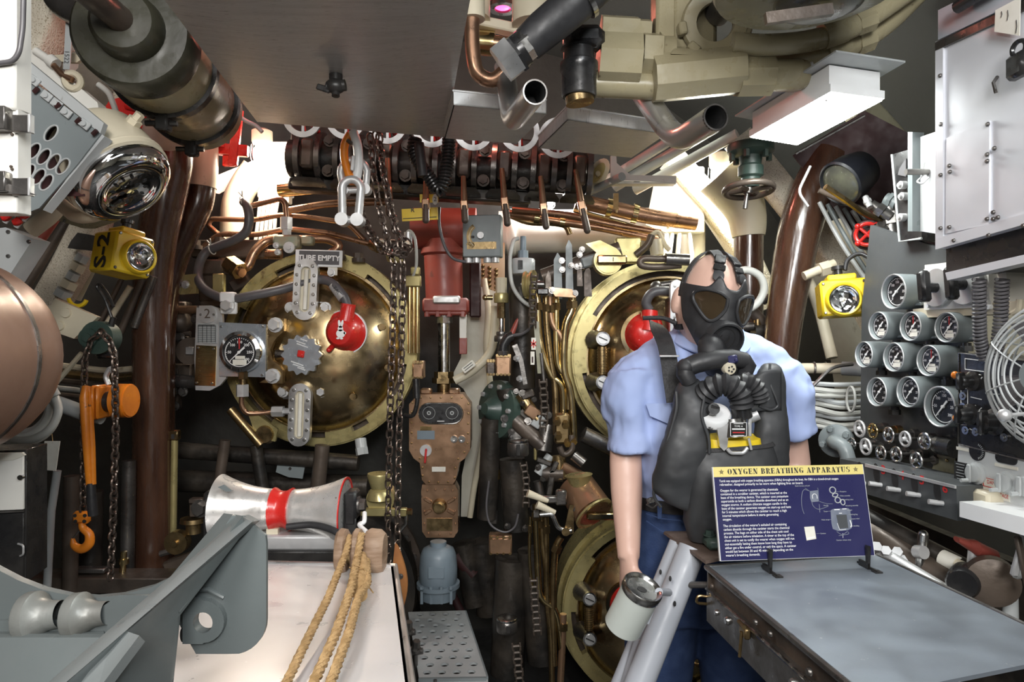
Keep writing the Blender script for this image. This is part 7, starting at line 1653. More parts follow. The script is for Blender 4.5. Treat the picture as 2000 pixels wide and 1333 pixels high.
# switch box with toggles
t=T('switch_box','long dark grey metal box with toggle levers and red letters','switch box');PS=SPt(1690,950,PB,.16)
m=MB();m.prism(WQ([(1640,896),(1690,906),(1868,950),(1870,1018),(1700,968),(1640,950)],0,PS),WN*-.10);bx=t.part('case',m,BOARD)
m=MB();m.prism(WQ([(1692,906),(1868,949),(1868,955),(1692,912)],.001,PS),WN*.004);t.part('lid_edge',m,GALV,bx)
for i,(x,y,L) in enumerate([(1690,945,30),(1722,948,32),(1758,958,34),(1797,968,36),(1842,984,38)]):
    q=SPt(x,y,PS,.0);M=wf(q);k=q.y/F
    m=MB(M);m.pp(ell(-14*k,20*k,9*k,20*k,10,16),.0005,.001);t.part('black_patch',m,INKB,bx)
    m=MB(M);m.cyl((0,0,0),(-.003,.001,.012),.005,n=12);m.tube([(-.003,.001,.010),(-.008,.003,.026)],.0055,10);t.part('toggle',m,GALV,bx)
    m=MB(M);m.text(('A','3','4','5','6')[i],(6*k,30*k,.0012),(1,0,0),(0,1,0),24*k,w=1.2,bold=.02) if i else None
    if m.v:t.part('red_lettering',m,INKR,bx)
t.done()
t=T('olive_bracket','olive brass plate standing behind the end of the switch box','plate');m=MB();m.prism(WQ([(1838,880),(1866,884),(1866,945),(1820,930)],.03),WN*.006);t.part('plate',m,OLIVE);m=MB(wf(SPt(1850,900,PB,.036)));m.screw((0,0,0),(0,0,1),.004,.003);t.part('screw',m,BRASS);t.done()
# radio set
PR=P(1872,780,1.42)
t=T('radio_set','sonar or radio set with a black upper panel and pale lower panel','radio')
m=MB();m.prism(WQ([(1873,690),(2120,720),(2120,930),(1872,868)],0,PR),WN*-.10);bp_=t.part('black_panel',m,BLACK)
m=MB();p=WQ([(1873,690),(2120,720),(2120,930),(1872,868)],.001,PR);m.tube(p,.002,6,closed=True);t.part('panel_edge',m,GUN,bp_)
m=MB();m.prism(WQ([(1872,869),(2120,931),(2120,1062),(1868,946)],0,PR),WN*-.10);lp=t.part('pale_panel',m,mat('pale_grey_panel',(.60,.62,.62),.4,0,(.54,.56,.56),5))
def on(x,y,o=0.0):return wf(SPt(x,y,PR,o))
for x,y in ((1877,733),(1880,817)):
    m=MB(on(x,y));m.cyl((0,0,0),(0,0,.010),.006,n=14);m.ball((0,0,.014),(.008,.008,.007),14,8);t.part('amber_lamp',m,MARK,bp_)
for x,y in ((1883,774),(1883,795),(1888,841),(1908,844),(1964,855)):
    m=MB(on(x,y));m.ring((0,0,0),(0,0,1),.004,.0085,.004,18);m.cyl((0,0,0),(0,0,.006),.003,n=10);t.part('jack',m,STEEL,bp_)
for x,y,r in ((1902,745,.02),(1898,810,.022),(1946,825,.026)):
    m=MB(on(x,y));m.lathe((0,0,0),(0,0,1),[(r,0),(r,.006),(r*.7,.01),(r*.6,.03),(r*.5,.032)],20,True,0,True);m.box((0,0,.03),(r*.4,r*1.8,.02),b=.003);t.part('control_knob',m,BLACK,bp_)
m=MB()
def wl_(x0,y0,x1,y1,r=.0009):m.tube([SPt(x0,y0,PR,.001),SPt(x1,y1,PR,.001)],r,5)
for a in ((1885,701,1925,706),(1885,701,1885,722),(1885,722,1926,727),(1926,706,1926,727),(1877,758,1890,760),(1877,758,1877,800),(1890,760,1890,802),(1912,748,1918,737),(1906,808,1917,797),(1908,802,1905,792),(1942,800,1952,802),(1896,776,1917,781),(1904,731,1916,733),(1940,844,1962,848),(1877,830,1888,831),(1894,838,1916,850)):wl_(*a)
t.part('panel_markings',m,INKW,bp_,None,'stuff')
m=MB(on(1909,882));m.pp(ell(0,0,.019,.019,0,28),.0,.002);d_1=t.part('dial_window',m,DIAL,lp)
m=MB(on(1909,882,.002))
for g in range(-5,6):a=rad(g*15);m.box((cos(a)*.014,sin(a)*.014,.001),(.004,.0012,.0006),R=Mx.Rotation(a,3,'Z'))
t.part('dial_marks',m,LGREY,d_1)
m=MB(on(1966,896));m.pp(rrect(-.024,-.010,.024,.010,.009),0,.002);t.part('window',m,DIAL,lp)
m=MB(on(1882,878));m.box((0,0,.001),(.034,.006,.002));t.part('label_strip',m,PAPER,lp)
m=MB(on(1966,912));m.box((0,0,.001),(.05,.006,.002));t.part('label_strip',m,PAPER,lp)
m=MB(on(1877,925));m.box((0,0,.001),(.032,.046,.002));pl=t.part('black_plate',m,INKB,lp)
m=MB(on(1877,925,.002))
for k_ in range(7):m.box((-.002,.018-.006*k_,.0003),(.022-.003*(k_%3),.0014,.0004))
t.part('plate_lines',m,LGREY,pl)
for i,(x,y) in enumerate([(1911,925),(1970,943),(2010,950)]):
    m=MB(on(x,y));m.lathe((0,0,0),(0,0,1),[(.022,0),(.022,.006),(.018,.009),(.017,.016),(.012,.018)],28,True,0,True);kb=t.part('crank_knob',m,LGREY,lp)
    m=MB(on(x,y));m.box((-.002,0,.020),(.011,.036,.005),b=.002);m.cyl((-.003,-.014,.02),(-.004,-.014,.036),.004,n=12);t.part('crank_handle',m,LGREY,kb)
m=MB(on(1946,956));m.box((0,0,.001),(.062,.036,.002));dg=t.part('danger_label',m,PAPER,lp)
m=MB(on(1946,956,.0022));m.text('HIGH VOLTAGE',(0,-.010,0),(1,0,0),(0,1,0),.0105,w=.72,bold=.01);m.text('DANGER',(-.004,.010,0),(1,0,0),(0,1,0),.010,w=.9,bold=.01)
for a in ((0,.017,.06,.0012),(0,.0005,.06,.0014),(-.03,.009,.0014,.017),(.03,.009,.0014,.017)):m.box((a[0],a[1],.0003),(a[2],a[3],.0004))
t.part('danger_lettering',m,INKR,dg);t.done()
t=T('white_shelf','thick white shelf edge below the pale radio panel','shelf');PH=P(1875,990,1.32)
m=MB();q=WQ([(1874,980),(2120,1042),(2120,1082),(1874,1010)],0,PH);m.prism(q,WN*-.20);t.part('slab',m,WHITEP);m=MB();m.box(SPt(1938,978,PH,-.08),(.06,.06,.04),b=.006);t.part('foot',m,CREAM);t.done()
# white rotary switch box
PW=P(1806,565,1.58)
t=T('rotary_switch_box','white box with two black rotary switches above the gauges','switch box')
m=MB();m.prism(WQ([(1806,518),(1960,500),(1975,606),(1806,612)],0,PW),WN*-.06);bx=t.part('case',m,WHITE)
m=MB();m.prism(WQ([(1812,526),(1938,512),(1942,600),(1812,606)],0,PW),WN*.010);t.part('face',m,WHITE,bx)
m=MB();m.prism(WQ([(1783,604),(1984,588),(1985,612),(1783,622)],.004,PW),WN*-.05);t.part('base_flange',m,CREAM,bx)
for x,y in ((1838,562),(1893,556)):
    M=wf(SPt(x,y,PW,.01));m=MB(M);m.lathe((0,0,0),(0,0,1),[(.045,0),(.045,.010),(.042,.014),(.038,.014)],32,True,0,True);ds=t.part('dial_plate',m,GALV,bx)
    m=MB(M);m.cyl((0,0,.012),(0,0,.036),.012,n=16);m.box((0,.002,.042),(.024,.070,.024),R=Mx.Rotation(rad(6),3,'Z'),b=.006);t.part('rotary_knob',m,BLACK,ds)
for x,y in ((1817,531),(1936,600),(1816,598),(1928,594)):
    m=MB(wf(SPt(x,y,PW,.011)));m.cyl((0,0,0),(0,0,.008),.010 if y in (531,594) else .005,n=14);t.part('cap',m,WHITEP if y!=594 else GALV,bx)
m=MB();m.tube(WQ([(1978,612),(1990,606),(1992,585)],.02,PW),.006,8,.012);t.part('bail_handle',m,CREAM);t.done()
t=T('beige_canister','beige rounded canister behind the coiled cords','canister');m=MB();m.lathe(P(1992,560,1.5),WN,[(.06,-.06),(.06,0),(.055,.006),(.045,.004),(.04,.008),(0,.012)],32,True,0,True);t.part('body',m,CREAM);m=MB();m.torus(P(1992,560,1.5)+WN*.006,WN,.05,.003,32,6);t.part('bead',m,BRASSD);t.done()
# hood, cabinet, side box
PC=P(1834,300,1.36)
t=T('steel_cabinet','large riveted stainless cabinet with a patched side panel','cabinet')
m=MB();m.prism(WQ([(1832,82),(2130,-60),(2130,402),(1832,486)],0,PC),WN*-.30);cb=t.part('carcass',m,STAIN)
m=MB();m.prism(WQ([(1832,466),(2130,384),(2130,404),(1832,488)],0,PC),WN*.006);t.part('angle_strip',m,STAIN,cb)
m=MB();m.prism(WQ([(1831,82),(1846,74),(1846,476),(1831,482)],0,PC),WN*.005);t.part('angle_strip',m,STAIN,cb)
m=MB();m.prism(WQ([(1831,84),(2130,-58),(2130,-38),(1831,100)],0,PC),WN*.006);t.part('angle_strip',m,GUN,cb)
m=MB();m.prism(WQ([(1852,270),(1936,236),(1935,438),(1850,457)],0,PC),WN*.004);pn=t.part('patch_panel',m,STAIN,cb)
rv=MB();rv.screw((0,0,0),tuple(WN),.0042,.004)
t.rep('rivet',rv,GUN,[Mx.Translation(SPt(x,y,PC,.005)) for x,y in [(1837,148),(1838,243),(1838,342),(1838,446),(1856,336),(1855,324),(1855,444),(1929,315),(1929,302),(1929,428),(1930,243),(1943,290),(1941,415),(1950,425),(1864,470),(1932,460),(2000,441),(1941,428)]],cb)
m=MB();q=SPt(1948,150,PC,.006);m.tube([q,q+V((-.01,-.004,-.012)),q+V((-.004,-.002,-.03))],.003,6);t.part('split_pin',m,GUN,cb)
t.done()
t=T('cabinet_cap','lilac grey sheet above the stainless cabinet','panel');m=MB();m.prism(WQ([(1832,20),(2130,-130),(2130,-66),(1832,78)],.01,PC),WN*-.25);t.part('sheet',m,STRUTG);m=MB();m.tube(WQ([(1870,14),(1905,-8),(1960,-40)],.03,PC),.012,12);t.part('slot_bar',m,BLACK);t.done()
t=T('padlock','black padlock hanging at the right edge by the cabinet','padlock');q=SPt(1990,128,PC,.03);m=MB();m.box(q,(.022,.042,.042),b=.006);t.part('lock_body',m,BLACK);m=MB();m.torus(q+V((0,0,.028)),WN,.013,.004,20,6);t.part('lock_shackle',m,BLACK);t.done()
t=T('paper_note','handwritten beige card stuck at the top of the cabinet','note');m=MB();m.prism(WQ([(1945,20),(1994,-6),(1992,70),(1943,62)],.012,PC),WN*.001);t.part('card',m,PAPER)
m=MB()
for k_,(x,y,L) in enumerate([(1956,28,12),(1968,30,20),(1985,52,26)]):m.tube([SPt(x,y-L/2,PC,.014),SPt(x+1,y,PC,.014),SPt(x-1,y+L/2,PC,.014)],.0006,5)
t.part('handwriting',m,INKB);t.done()
t=T('dark_hood','black hood under the stainless cabinet with a bright lower lip','hood')
m=MB();m.prism(WQ([(1848,484),(2130,410),(2130,470),(1848,534)],-.02,PC),WN*-.25);t.part('recess',m,BLACK);m=MB();m.prism(WQ([(1846,533),(2130,468),(2130,484),(1850,548)],.004,PC),WN*-.03);t.part('lip',m,STAIN);t.done()
PX=P(1780,360,1.60)
t=T('white_latch_box','white metal box with a pin latch left of the stainless cabinet','box');m=MB();m.prism(WQ([(1785,272),(1850,250),(1850,460),(1785,450)],0,PX),WN*-.10);bx=t.part('case',m,WHITEP)
m=MB();m.prism(WQ([(1773,258),(1782,258),(1782,452),(1773,452)],.02,PX),WN*-.03);t.part('door_edge',m,GREY,bx)
m=MB(wf(SPt(1813,336,PX)));m.cyl((0,0,0),(-.008,0,.05),.007,n=14);p_=t.part('latch_pin',m,GUN,bx)
m=MB(wf(SPt(1813,336,PX)));m.tube([(0,-.006,.01),(-.012,-.02,.02),(.006,-.03,.02),(.014,-.016,.01)],.002,6,.006);m.tube([(0,.006,.012),(.006,.02,.014)],.002,6);t.part('split_ring',m,GALV,p_);t.done()
PD=P(1745,390,1.72)
t=T('black_instrument','black instrument case behind the white side box','instrument');m=MB();m.prism(WQ([(1742,302),(1800,285),(1800,470),(1756,472)],0,PD),WN*-.12);bx=t.part('case',m,BLACK)
m=MB();m.tube(WQ([(1742,302),(1757,472),(1800,466)],.001,PD),.003,6);t.part('pale_edge',m,LGREY,bx)
for x,y in ((1768,362),(1770,384),(1767,425)):
    m=MB(wf(SPt(x,y,PD)));m.cyl((0,0,0),(0,0,.014),.010,n=16);m.cyl((0,0,.012),(0,0,.02),.005,n=12);t.part('switch',m,GALV,bx)
m=MB();m.prism(WQ([(1759,330),(1772,310),(1772,345),(1756,342)],.001,PD),WN*.004);t.part('slanted_label',m,HOSE,bx);t.done()
# coiled telephone cords
one('coiled_cord','coiled grey cord hanging nearer the gauges','cord',coil([P(1913,545,1.28),P(1913,620,1.29),P(1914,660,1.30),P(1922,700,1.31)],.0098,.0030,22),HOSE)
one('coiled_cord','coiled grey cord hanging nearer the fan','cord',coil([P(1958,545,1.26),P(1955,620,1.27),P(1950,670,1.28),P(1940,702,1.29)],.0098,.0030,22),HOSE)
# wire fan guard
t=T('desk_fan','wire guard of a fan at the right edge of the photo','fan');c=P(2062,735,1.05);n_=V((-.97,-.22,0.05)).normalized();u=n_.cross(UP).normalized();w_=n_.cross(u)
R=.118
for k_,(rr,d) in enumerate([(1.0,0),(1.0,-.016),(.95,.010),(.87,.018),(.78,.024),(.68,.029),(.57,.033),(.46,.036),(.35,.038),(.97,-.028),(.9,-.038)]):
    m=MB();m.torus(c+n_*d,n_,R*rr,.0017 if k_>1 else .0023,52,6);t.part('guard_ring',m,LGREY)
for g in range(8):
    a=2*pi*(g+.4)/8;e=u*cos(a)+w_*sin(a);m=MB();m.spline([c+e*R*.2+n_*.039,c+e*R*.56+n_*.034,c+e*R*.9+n_*.017,c+e*R+n_*-.004,c+e*R*.9-n_*.05],.0014,6,4);t.part('guard_wire',m,LGREY)
m=MB();m.lathe(c,n_,[(R*.22,.030),(R*.22,.040),(0,.042)],24,False,0,True);t.part('hub_cap',m,GREY)
for g in range(4):
    a=2*pi*g/4+.4;e=u*cos(a)+w_*sin(a);f_=w_*cos(a)-u*sin(a);m=MB();m.prism([c+e*.02-f_*.012,c+e*.095-f_*.035-n_*.012,c+e*.10+f_*.03+n_*.012,c+e*.02+f_*.012],n_*.0015);t.part('blade',m,HOSE)
m=MB();m.ball(P(1962,812,1.03),.010,14,10);m.tube([P(1962,812,1.03),P(2040,806,1.05)],.003,8);t.part('clamp_knob',m,GALV)
m=MB();m.cyl(c-n_*.03,c-n_*.14,.05,n=24);t.part('motor',m,HOSE);t.done()
# yellow lantern on the starboard side
M=Mx.Translation(P(1650,580,1.90))@Mx.Rotation(rad(-16),4,'Z')@Mx.Rotation(rad(-4),4,'Y')@Mx.Rotation(rad(-4),4,'X')@Mx(((1,0,0,0),(0,0,-1,0),(0,1,0,0),(0,0,0,1)))
lt=lantern('battle_lantern','yellow square lantern with a bright lens near the gauges',M,.122,.100,.10,(-.004,-.008));lt.done()
m=MB();m.spline([P(1650,528,1.96),P(1656,508,1.96),P(1680,496,1.94),P(1710,512,1.9),P(1760,540,1.8),P(1800,566,1.74)],.006,10);one('lantern_cable','black cable looping from the starboard lantern over the gauges','cable',m,RUBBER)
# pipes, valves behind
t=T('cable_run','bundle of grey cables running down the hull behind the starboard lantern','cables')
for i in range(7):
    m=MB();m.spline([P(1600+16*i,395+4*i,2.1),P(1640+15*i,470,2.08),P(1690+12*i,545,2.05),P(1740+9*i,610,2.02)],.0065,8,4);t.part('cable',m,GREY if i%2 else LGREY)
t.done()
t=T('red_handwheel','red valve handwheel under the floodlight','valve');c=P(1694,458,1.95);n_=V((-.5,-.8,-.1)).normalized();u=n_.cross(UP).normalized();w_=n_.cross(u)
m=MB();m.torus(c,n_,.030,.006,28,8);h_=t.part('wheel',m,RED)
for g in range(4):a=pi/4+pi/2*g;e=u*cos(a)+w_*sin(a);m=MB();m.tube([c,c+e*.03],.005,8);m.ball(c+e*.034,.009,10,8);t.part('spoke',m,RED,h_)
m=MB();m.cyl(c,c-n_*.06,.008,n=12);t.part('stem',m,GUN)
m=MB();m.lathe(c-n_*.02,n_,[(.045,-.02),(.04,0),(.02,.004)],24,True,0,True);t.part('dark_red_bell',m,MAROON);t.done()
t=T('valve_cluster','cluster of grey valves and a brass gland under the floodlight','valve')
for i,(a,b_,r,mm) in enumerate([((1700,400),(1740,425),11,GUN),((1735,395),(1745,470),13,GUN),((1690,385),(1700,405),6,GALV),((1730,390),(1752,398),14,GREY),((1715,455),(1725,440),12,GUN),((1752,475),(1768,505),18,BRASSD),((1766,500),(1778,520),11,GALV),((1740,430),(1768,480),9,DARKB)]):
    m=MB();A_,B_=P(a[0],a[1],1.92),P(b_[0],b_[1],1.90);m.cyl(A_,B_,r*1.9/F,n=14);d=(B_-A_);m.hexb(A_+d*.3,d,r*1.9/F*1.3,d.length*.3);t.part('body',m,mm)
t.done()
m=MB();m.tube([P(1600,372,1.96),P(1680,408,1.96),P(1760,428,1.92)],.008,10,.03);one('dark_conduit','thin dark conduit below the floodlight','conduit',m,DARKB)
# white pipe and cable bundle beside the mannequin's shoulder
t=T('clamped_pipe','pale horizontal pipe with clamps left of the gauge board','pipe');m=MB();m.tube([P(1555,720,2.1),P(1640,720,2.02),P(1690,722,1.98)],.016,14);t.part('pipe',m,CREAM)
m=MB();m.cyl(P(1645,720,2.02),P(1692,722,1.98),.021,n=14);t.part('sleeve',m,LGREY)
for x in (1590,1612):m=MB();m.torus(P(x,720,2.06),(1,-.2,0),.018,.003,18,6);t.part('clamp',m,GUN)
t.done()
for i in range(9):
    y=742+11*i;mm=CABLE if i%3 else LGREY
    m=MB();m.spline([P(1545,y+6-4*(i%3),2.05),P(1590,y+(8 if i<3 else 2),2.0-.012*(i%3)),P(1640,y+10+3*(i%2),1.96),P(1690,y+8,1.96)],.0085 if i%2 else .0068,8,5)
    one('grey_cable',['%s of nine pale cables bundled left of the gauge board'%k_ for k_ in ('topmost','second from the top','third from the top','fourth from the top','middle one','fourth from the bottom','third from the bottom','second from the bottom','lowest')][i],'cable',m,mm)
m=MB();m.spline([P(1550,790,1.9),P(1590,752,1.9),P(1625,720,1.9),P(1665,712,1.92)],.005,8);one('loose_cable','loose dark grey cable crossing the pale cable bundle','cable',m,GUN)
m=MB();m.torus(P(1662,780,1.92),(1,.2,0),.035,.0035,22,6,0,2*pi,.5);one('cable_tie','pale loop tied round the pale cable bundle','tie',m,CABLE)
m=MB();m.tube([P(1570,530,2.2),P(1600,600,2.2),P(1625,700,2.15)],.018,12,.05);one('hull_pipe','cream hull pipe beside the starboard lantern','pipe',m,CREAM)
m=MB();m.cyl(P(1570,540,2.1),P(1630,515,2.1),.014,n=12);m.hexb(P(1600,528,2.1),(1,0,.3),.024,.03);one('cream_union','cream pipe union above the starboard lantern','fitting',m,CREAM)
# odds and ends under the bench level
t=T('pipe_rack','dark pipes and fittings between the bench and the radio set','pipes')
def seg(a,b_,r,mm,nm='pipe'):
    m=MB();m.cyl(P(*a),P(*b_),r,n=14);t.part(nm,m,mm)
seg((1690,1010,1.62),(1900,1120,1.42),.022,SOOT);seg((1700,1040,1.60),(1870,1150,1.42),.03,DARKB);seg((1720,1080,1.52),(1900,1190,1.32),.016,GALV)
seg((1700,1020,1.64),(1760,1060,1.58),.012,GALV);seg((1840,1090,1.46),(1870,1104,1.43),.018,PAPER,'white_nut');seg((1866,1100,1.43),(1895,1112,1.40),.010,CREAM)
for x,y in ((1712,1072),(1730,1080),(1752,1082),(1768,1098),(1790,1108),(1838,1118),(1860,1140),(1845,1128)):
    m=MB();m.hexb(P(x,y,1.50),(-.3,-.6,.5),.011,.014);t.part('nut',m,GALV)
t.done()
t=T('steel_lever','bright steel lever standing behind the bench','lever');m=MB();m.tube([P(1795,1118,1.47),P(1803,1046,1.47)],.010,14,rr=[.009,.011]);m.ball(P(1803,1046,1.47),.011,12,8);t.part('lever',m,STEEL);m=MB();m.cyl(P(1790,1078,1.47),P(1805,1080,1.45),.014,n=14);t.part('pivot',m,GALV);t.done()
t=T('red_lever_valve','faded red lever handle on the pipes behind the bench','valve');m=MB();m.loft([(P(1868,1054,1.40),(0,.01,0),(0,0,.006),1),(P(1890,1064,1.40),(0,.014,0),(0,0,.011),1),(P(1905,1070,1.39),(0,.02,0),(0,0,.016),1),(P(1925,1076,1.38),(0,.014,0),(0,0,.011),1),(P(1945,1084,1.38),(0,.012,0),(0,0,.010),1)],14);t.part('handle',m,REDM);m=MB();m.cyl(P(1900,1074,1.40),P(1898,1100,1.40),.009,n=12);t.part('stem',m,GALV);t.done()
t=T('dark_valve','dark round valve and stand at the right edge behind the bench','valve');m=MB();m.lathe(P(1880,1140,1.34),V((-.6,-.7,0)),[(.03,-.05),(.03,0),(.026,.008),(.02,.006),(0,.006)],24,True,0,True);t.part('knob',m,BLACK)
m=MB();m.lathe(P(1940,1140,1.32),V((-.4,-.8,0)),[(.046,-.03),(.046,0),(.03,.006),(0,.006)],28,True,0,True);t.part('round_body',m,DARKB)
m=MB();m.cyl(P(1955,1130,1.33),P(1998,1112,1.30),.014,n=12);m.cyl(P(1972,1140,1.33),P(1975,1300,1.33),.014,n=12);t.part('pale_arm',m,LGREY)
m=MB();m.cyl(P(1925,1160,1.34),P(1922,1240,1.34),.014,n=12);t.part('leg',m,BLACK);t.done()
t=T('scissor_bracket','steel scissor bracket at the right edge below the white shelf','bracket');m=MB();m.box(P(1992,1080,1.25),(.014,.01,.09),R=Mx.Rotation(rad(15),3,'Y'),b=.003);t.part('arm',m,GALV);m=MB();m.box(P(1998,1100,1.24),(.012,.01,.10),R=Mx.Rotation(rad(-12),3,'Y'),b=.003);t.part('arm',m,DARKB);t.done()
struct('shade_sheet',(lambda m:m.hexa([P(1640,960,2.0),P(2100,1150,1.45),P(2100,1500,1.45),P(1640,1500,2.0)],WN*-.03))(MB()),SOOT)  # black sheet added in place of the shade behind the bench
# ------------------------------------------------------------------ machinery between the columns of tubes
t=T('curved_rib','cream curved hull frame right of the copper-coloured casing','frame');M=pf(930,850,2.85)
m=MB(M);m.pp([(912,600),(940,560),(968,570),(985,640),(958,700),(965,770),(945,850),(928,930),(918,1010),(900,1010),(902,930),(912,880),(922,860),(922,790),(905,760),(880,740),(900,700)],-8,0);t.part('web',m,HULL)
m=MB(M);m.tube([(945,545,0),(955,600,4),(948,680,4),(960,760,4),(946,850,4),(926,950,4),(918,1010,4)],6,10,30);t.part('edge_bead',m,CREAM);t.done()
t=T('label_pipe','cream pipe with a white tag bending from the red ram to the brass cup','pipe');Y=2.6
m=MB();m.tube(PP([(968,598),(962,690),(920,728),(888,744)],Y),.0165,14,.05);t.part('pipe',m,CREAM)
m=MB(pf(915,716,2.54));m.box((915,717,0),(28,13,5),R=Mx.Rotation(rad(-38),3,'Z'),b=1);tg_=t.part('white_tag',m,PAPER)
m=MB(pf(915,716,2.54));
for k_ in (-2.5,1.5):m.box((915+k_*.6,717+k_,2.7),(20,1.4,.4),R=Mx.Rotation(rad(-38),3,'Z'))
t.part('tag_lettering',m,INKB,tg_);t.done()
def stack(name,label,cat,x,Y,segs,ball=None,extra=None):  # upright turned fitting: (y0, y1, radius, sides, material, part)
    t=T(name,label,cat);M=pf(x,segs[0][0],Y)
    for y0,y1,r,n,mm,pn in segs:
        m=MB(M);b=min(2.5,(y1-y0)*.2)
        if n>8:m.lathe((x,y0,0),(0,1,0),[(r*.92,0),(r,b),(r,y1-y0-b),(r*.92,y1-y0)],n,True,0,True)
        else:m.cyl((x,y0,0),(x,y1,0),r,n=n)
        t.part(pn,m,mm)
    if extra:extra(t,M)
    t.done()
def ex_(t,M):
    m=MB(M);m.box((1016,520,24),(9,17,3),b=.5);t.part('slot',m,INKB)
    m=MB(M);m.spline([(1012,466,0),(1002,474,10),(996,510,14),(1000,556,14),(1018,586,10),(1042,602,4)],4,10);t.part('grey_lead',m,CABLE)
stack('limit_switch','pale grey round switch housing with a looping grey lead','switch',1022,2.38,[(462,490,6,16,BLUEG,'connector'),(490,508,10,8,BLUEG,'gland'),(506,536,23,24,LGREY,'housing')],None,ex_)
def ex_(t,M):
    m=MB(M);m.cyl((962,582,4),(950,582,6),5,n=12);m.ball((948,582,6),6,10,8);t.part('side_screw',m,BRASS)
stack('brass_cup','brass cup on an upright spindle right of the cream tagged pipe','fitting',979,2.45,[(543,575,11,8,CREAM,'head'),(573,592,14.5,24,RINGB,'cup'),(592,622,8,8,BRASSD,'nut'),(622,652,4.5,14,STEEL,'spindle'),(648,656,10,18,GUN,'collar'),(656,668,14,20,GUN,'base')],None,ex_)
stack('brass_cup','brass cup low down above the coiled black wire','fitting',964,2.45,[(880,905,9,18,BRASSD,'dome'),(905,918,12,18,BRASSD,'cap'),(916,936,14,22,BRASSD,'cup'),(936,960,9,8,DARKB,'nut'),(960,1000,4,12,GUN,'spindle'),(998,1022,8,8,GUN,'foot')])
def ex_(t,M):
    m=MB(M);m.box((1012,876,23),(8,22,2),b=.5);t.part('slot',m,BLACK)
stack('steel_cup','steel round switch cup in the middle of the dark machinery','switch',1012,2.35,[(858,864,20,24,STEEL,'lid'),(864,890,21,28,GUN,'housing')],None,ex_)
def ex_(t,M):
    m=MB(M);m.box((993,1222,22),(8,14,2),b=.5);t.part('slot',m,BLACK)
stack('steel_cup','steel round switch cup low down near the step plate','switch',990,2.3,[(1206,1212,20,24,STEEL,'lid'),(1212,1234,20.5,28,GUN,'housing')],None,ex_)
def cover(name,label,x0,y0,x1,y1,Y,mm,n=4):
    t=T(name,label,'box');M=pf((x0+x1)/2,(y0+y1)/2,Y);m=MB(M);m.box(((x0+x1)/2,(y0+y1)/2,-8),(x1-x0,y1-y0,30),b=2);c=t.part('case',m,mm)
    m=MB(M);m.box(((x0+x1)/2,(y0+y1)/2+2,8),(x1-x0-4,y1-y0-8,3),b=1);t.part('cover',m,mm,c)
    for i in range(n):
        for y in (y0+3,y1-3):m=MB(M);m.bolt((x0+4+(x1-x0-8)*i/(n-1),y,8),(0,0,1),2.4,4);t.part('bolt',m,BRASSD,c)
    t.done()
cover('terminal_box','brown bolted terminal box below the bent black connector',968,692,998,734,2.35,BRONZE)
cover('terminal_box','dark bolted terminal box attached at the left of the brown one',950,702,968,734,2.38,DARKB,3)
cover('terminal_box','dark brown bolted box low in the machinery below the wire loop',955,1045,1000,1082,2.4,BRONZE)
cover('terminal_box','brown bolted box right of the hanging chains at the left of the copper-coloured casing',806,705,828,740,2.5,BRONZE,3)
t=T('bent_connector','black bent cable connector on top of the brown terminal box','connector');m=MB();m.tube(PP([(982,692),(982,676),(992,660),(1002,656)],2.36),.017,16,.02);t.part('elbow',m,BLACK);m=MB();m.spline(PP([(1000,656),(1020,652),(1036,640),(1044,620)],2.36),.006,8);t.part('lead',m,HOSE)
m=MB(pf(982,690,2.34));m.hexb((982,686,0),(0,1,0),11,8,n=8);t.part('nut',m,GUN);t.done()
m=MB();m.cyl(P(1028,590,2.42),P(1000,652,2.42),.010,n=12);one('maroon_rod','dark red rod slanting behind the grey lead','rod',m,REDM)
t=T('rocker_lever','dull steel lever arm right of the brown terminal box','lever');m=MB(pf(1015,720,2.3));m.pp([(1000,676),(1010,672),(1022,704),(1030,750),(1022,752),(1014,710)],0,6);t.part('arm',m,GUN)
for x,y in ((1012,700),(1018,740)):m=MB(pf(1015,720,2.3));m.bolt((x-2,y,2),(-.6,0,.7),5,7);t.part('bolt',m,GALV)
t.done()
# roller chains
def rchain(label,pts,Y,pw,nmax=40):
    p=PP(pts,Y);L=sum((p[i+1]-p[i]).length for i in range(len(p)-1));pitch=11.5*Y/F;n=max(2,int(L/pitch));Ms=[]
    for k in range(n):
        d=(k+.5)/n*L;i=0
        while i<len(p)-2 and d>(p[i+1]-p[i]).length:d-=(p[i+1]-p[i]).length;i+=1
        e=(p[i+1]-p[i]).normalized();x=V((0,1,0)).cross(e).normalized();o=p[i]+e*d;sc_=1.0 if k%2==0 else .8
        Ms.append(frame(o,x*sc_,V((0,1,0)),e))
    w=pw*Y/F;m=MB();h=pitch*.5
    for sx in (-1,1):m.loft([(V((sx*w*.5,0,z)),V((w*.13,0,0)),V((0,ww,0))) for z,ww in ((-h*1.3,.003),(-h*.8,.006),(0,.0045),(h*.8,.006),(h*1.3,.003))],8)
    m.cyl((-w*.6,0,-h*.2),(w*.6,0,-h*.2),.0042,n=8)
    t=T('roller_chain',label,'chain','roller chains of the tube drives');t.rep('link',m,DARKB,Ms);t.done()
rchain('roller chain running down beside the grey switch housing',[(1044,536),(1041,570),(1040,640)],2.3,13)
rchain('roller chain left of the brass tubes at the height of the upper right door',[(1060,742),(1064,800),(1060,842)],2.25,14)
rchain('roller chain running up to the pale lever handles',[(1022,905),(1028,940),(1027,990)],2.25,12)
rchain('roller chain beside the bright brass tube of the lower right door',[(1042,1130),(1045,1180),(1050,1240)],2.2,14)
rchain('roller chain at the bottom edge near the step plate',[(1008,1258),(1012,1300),(1016,1345)],2.15,15)
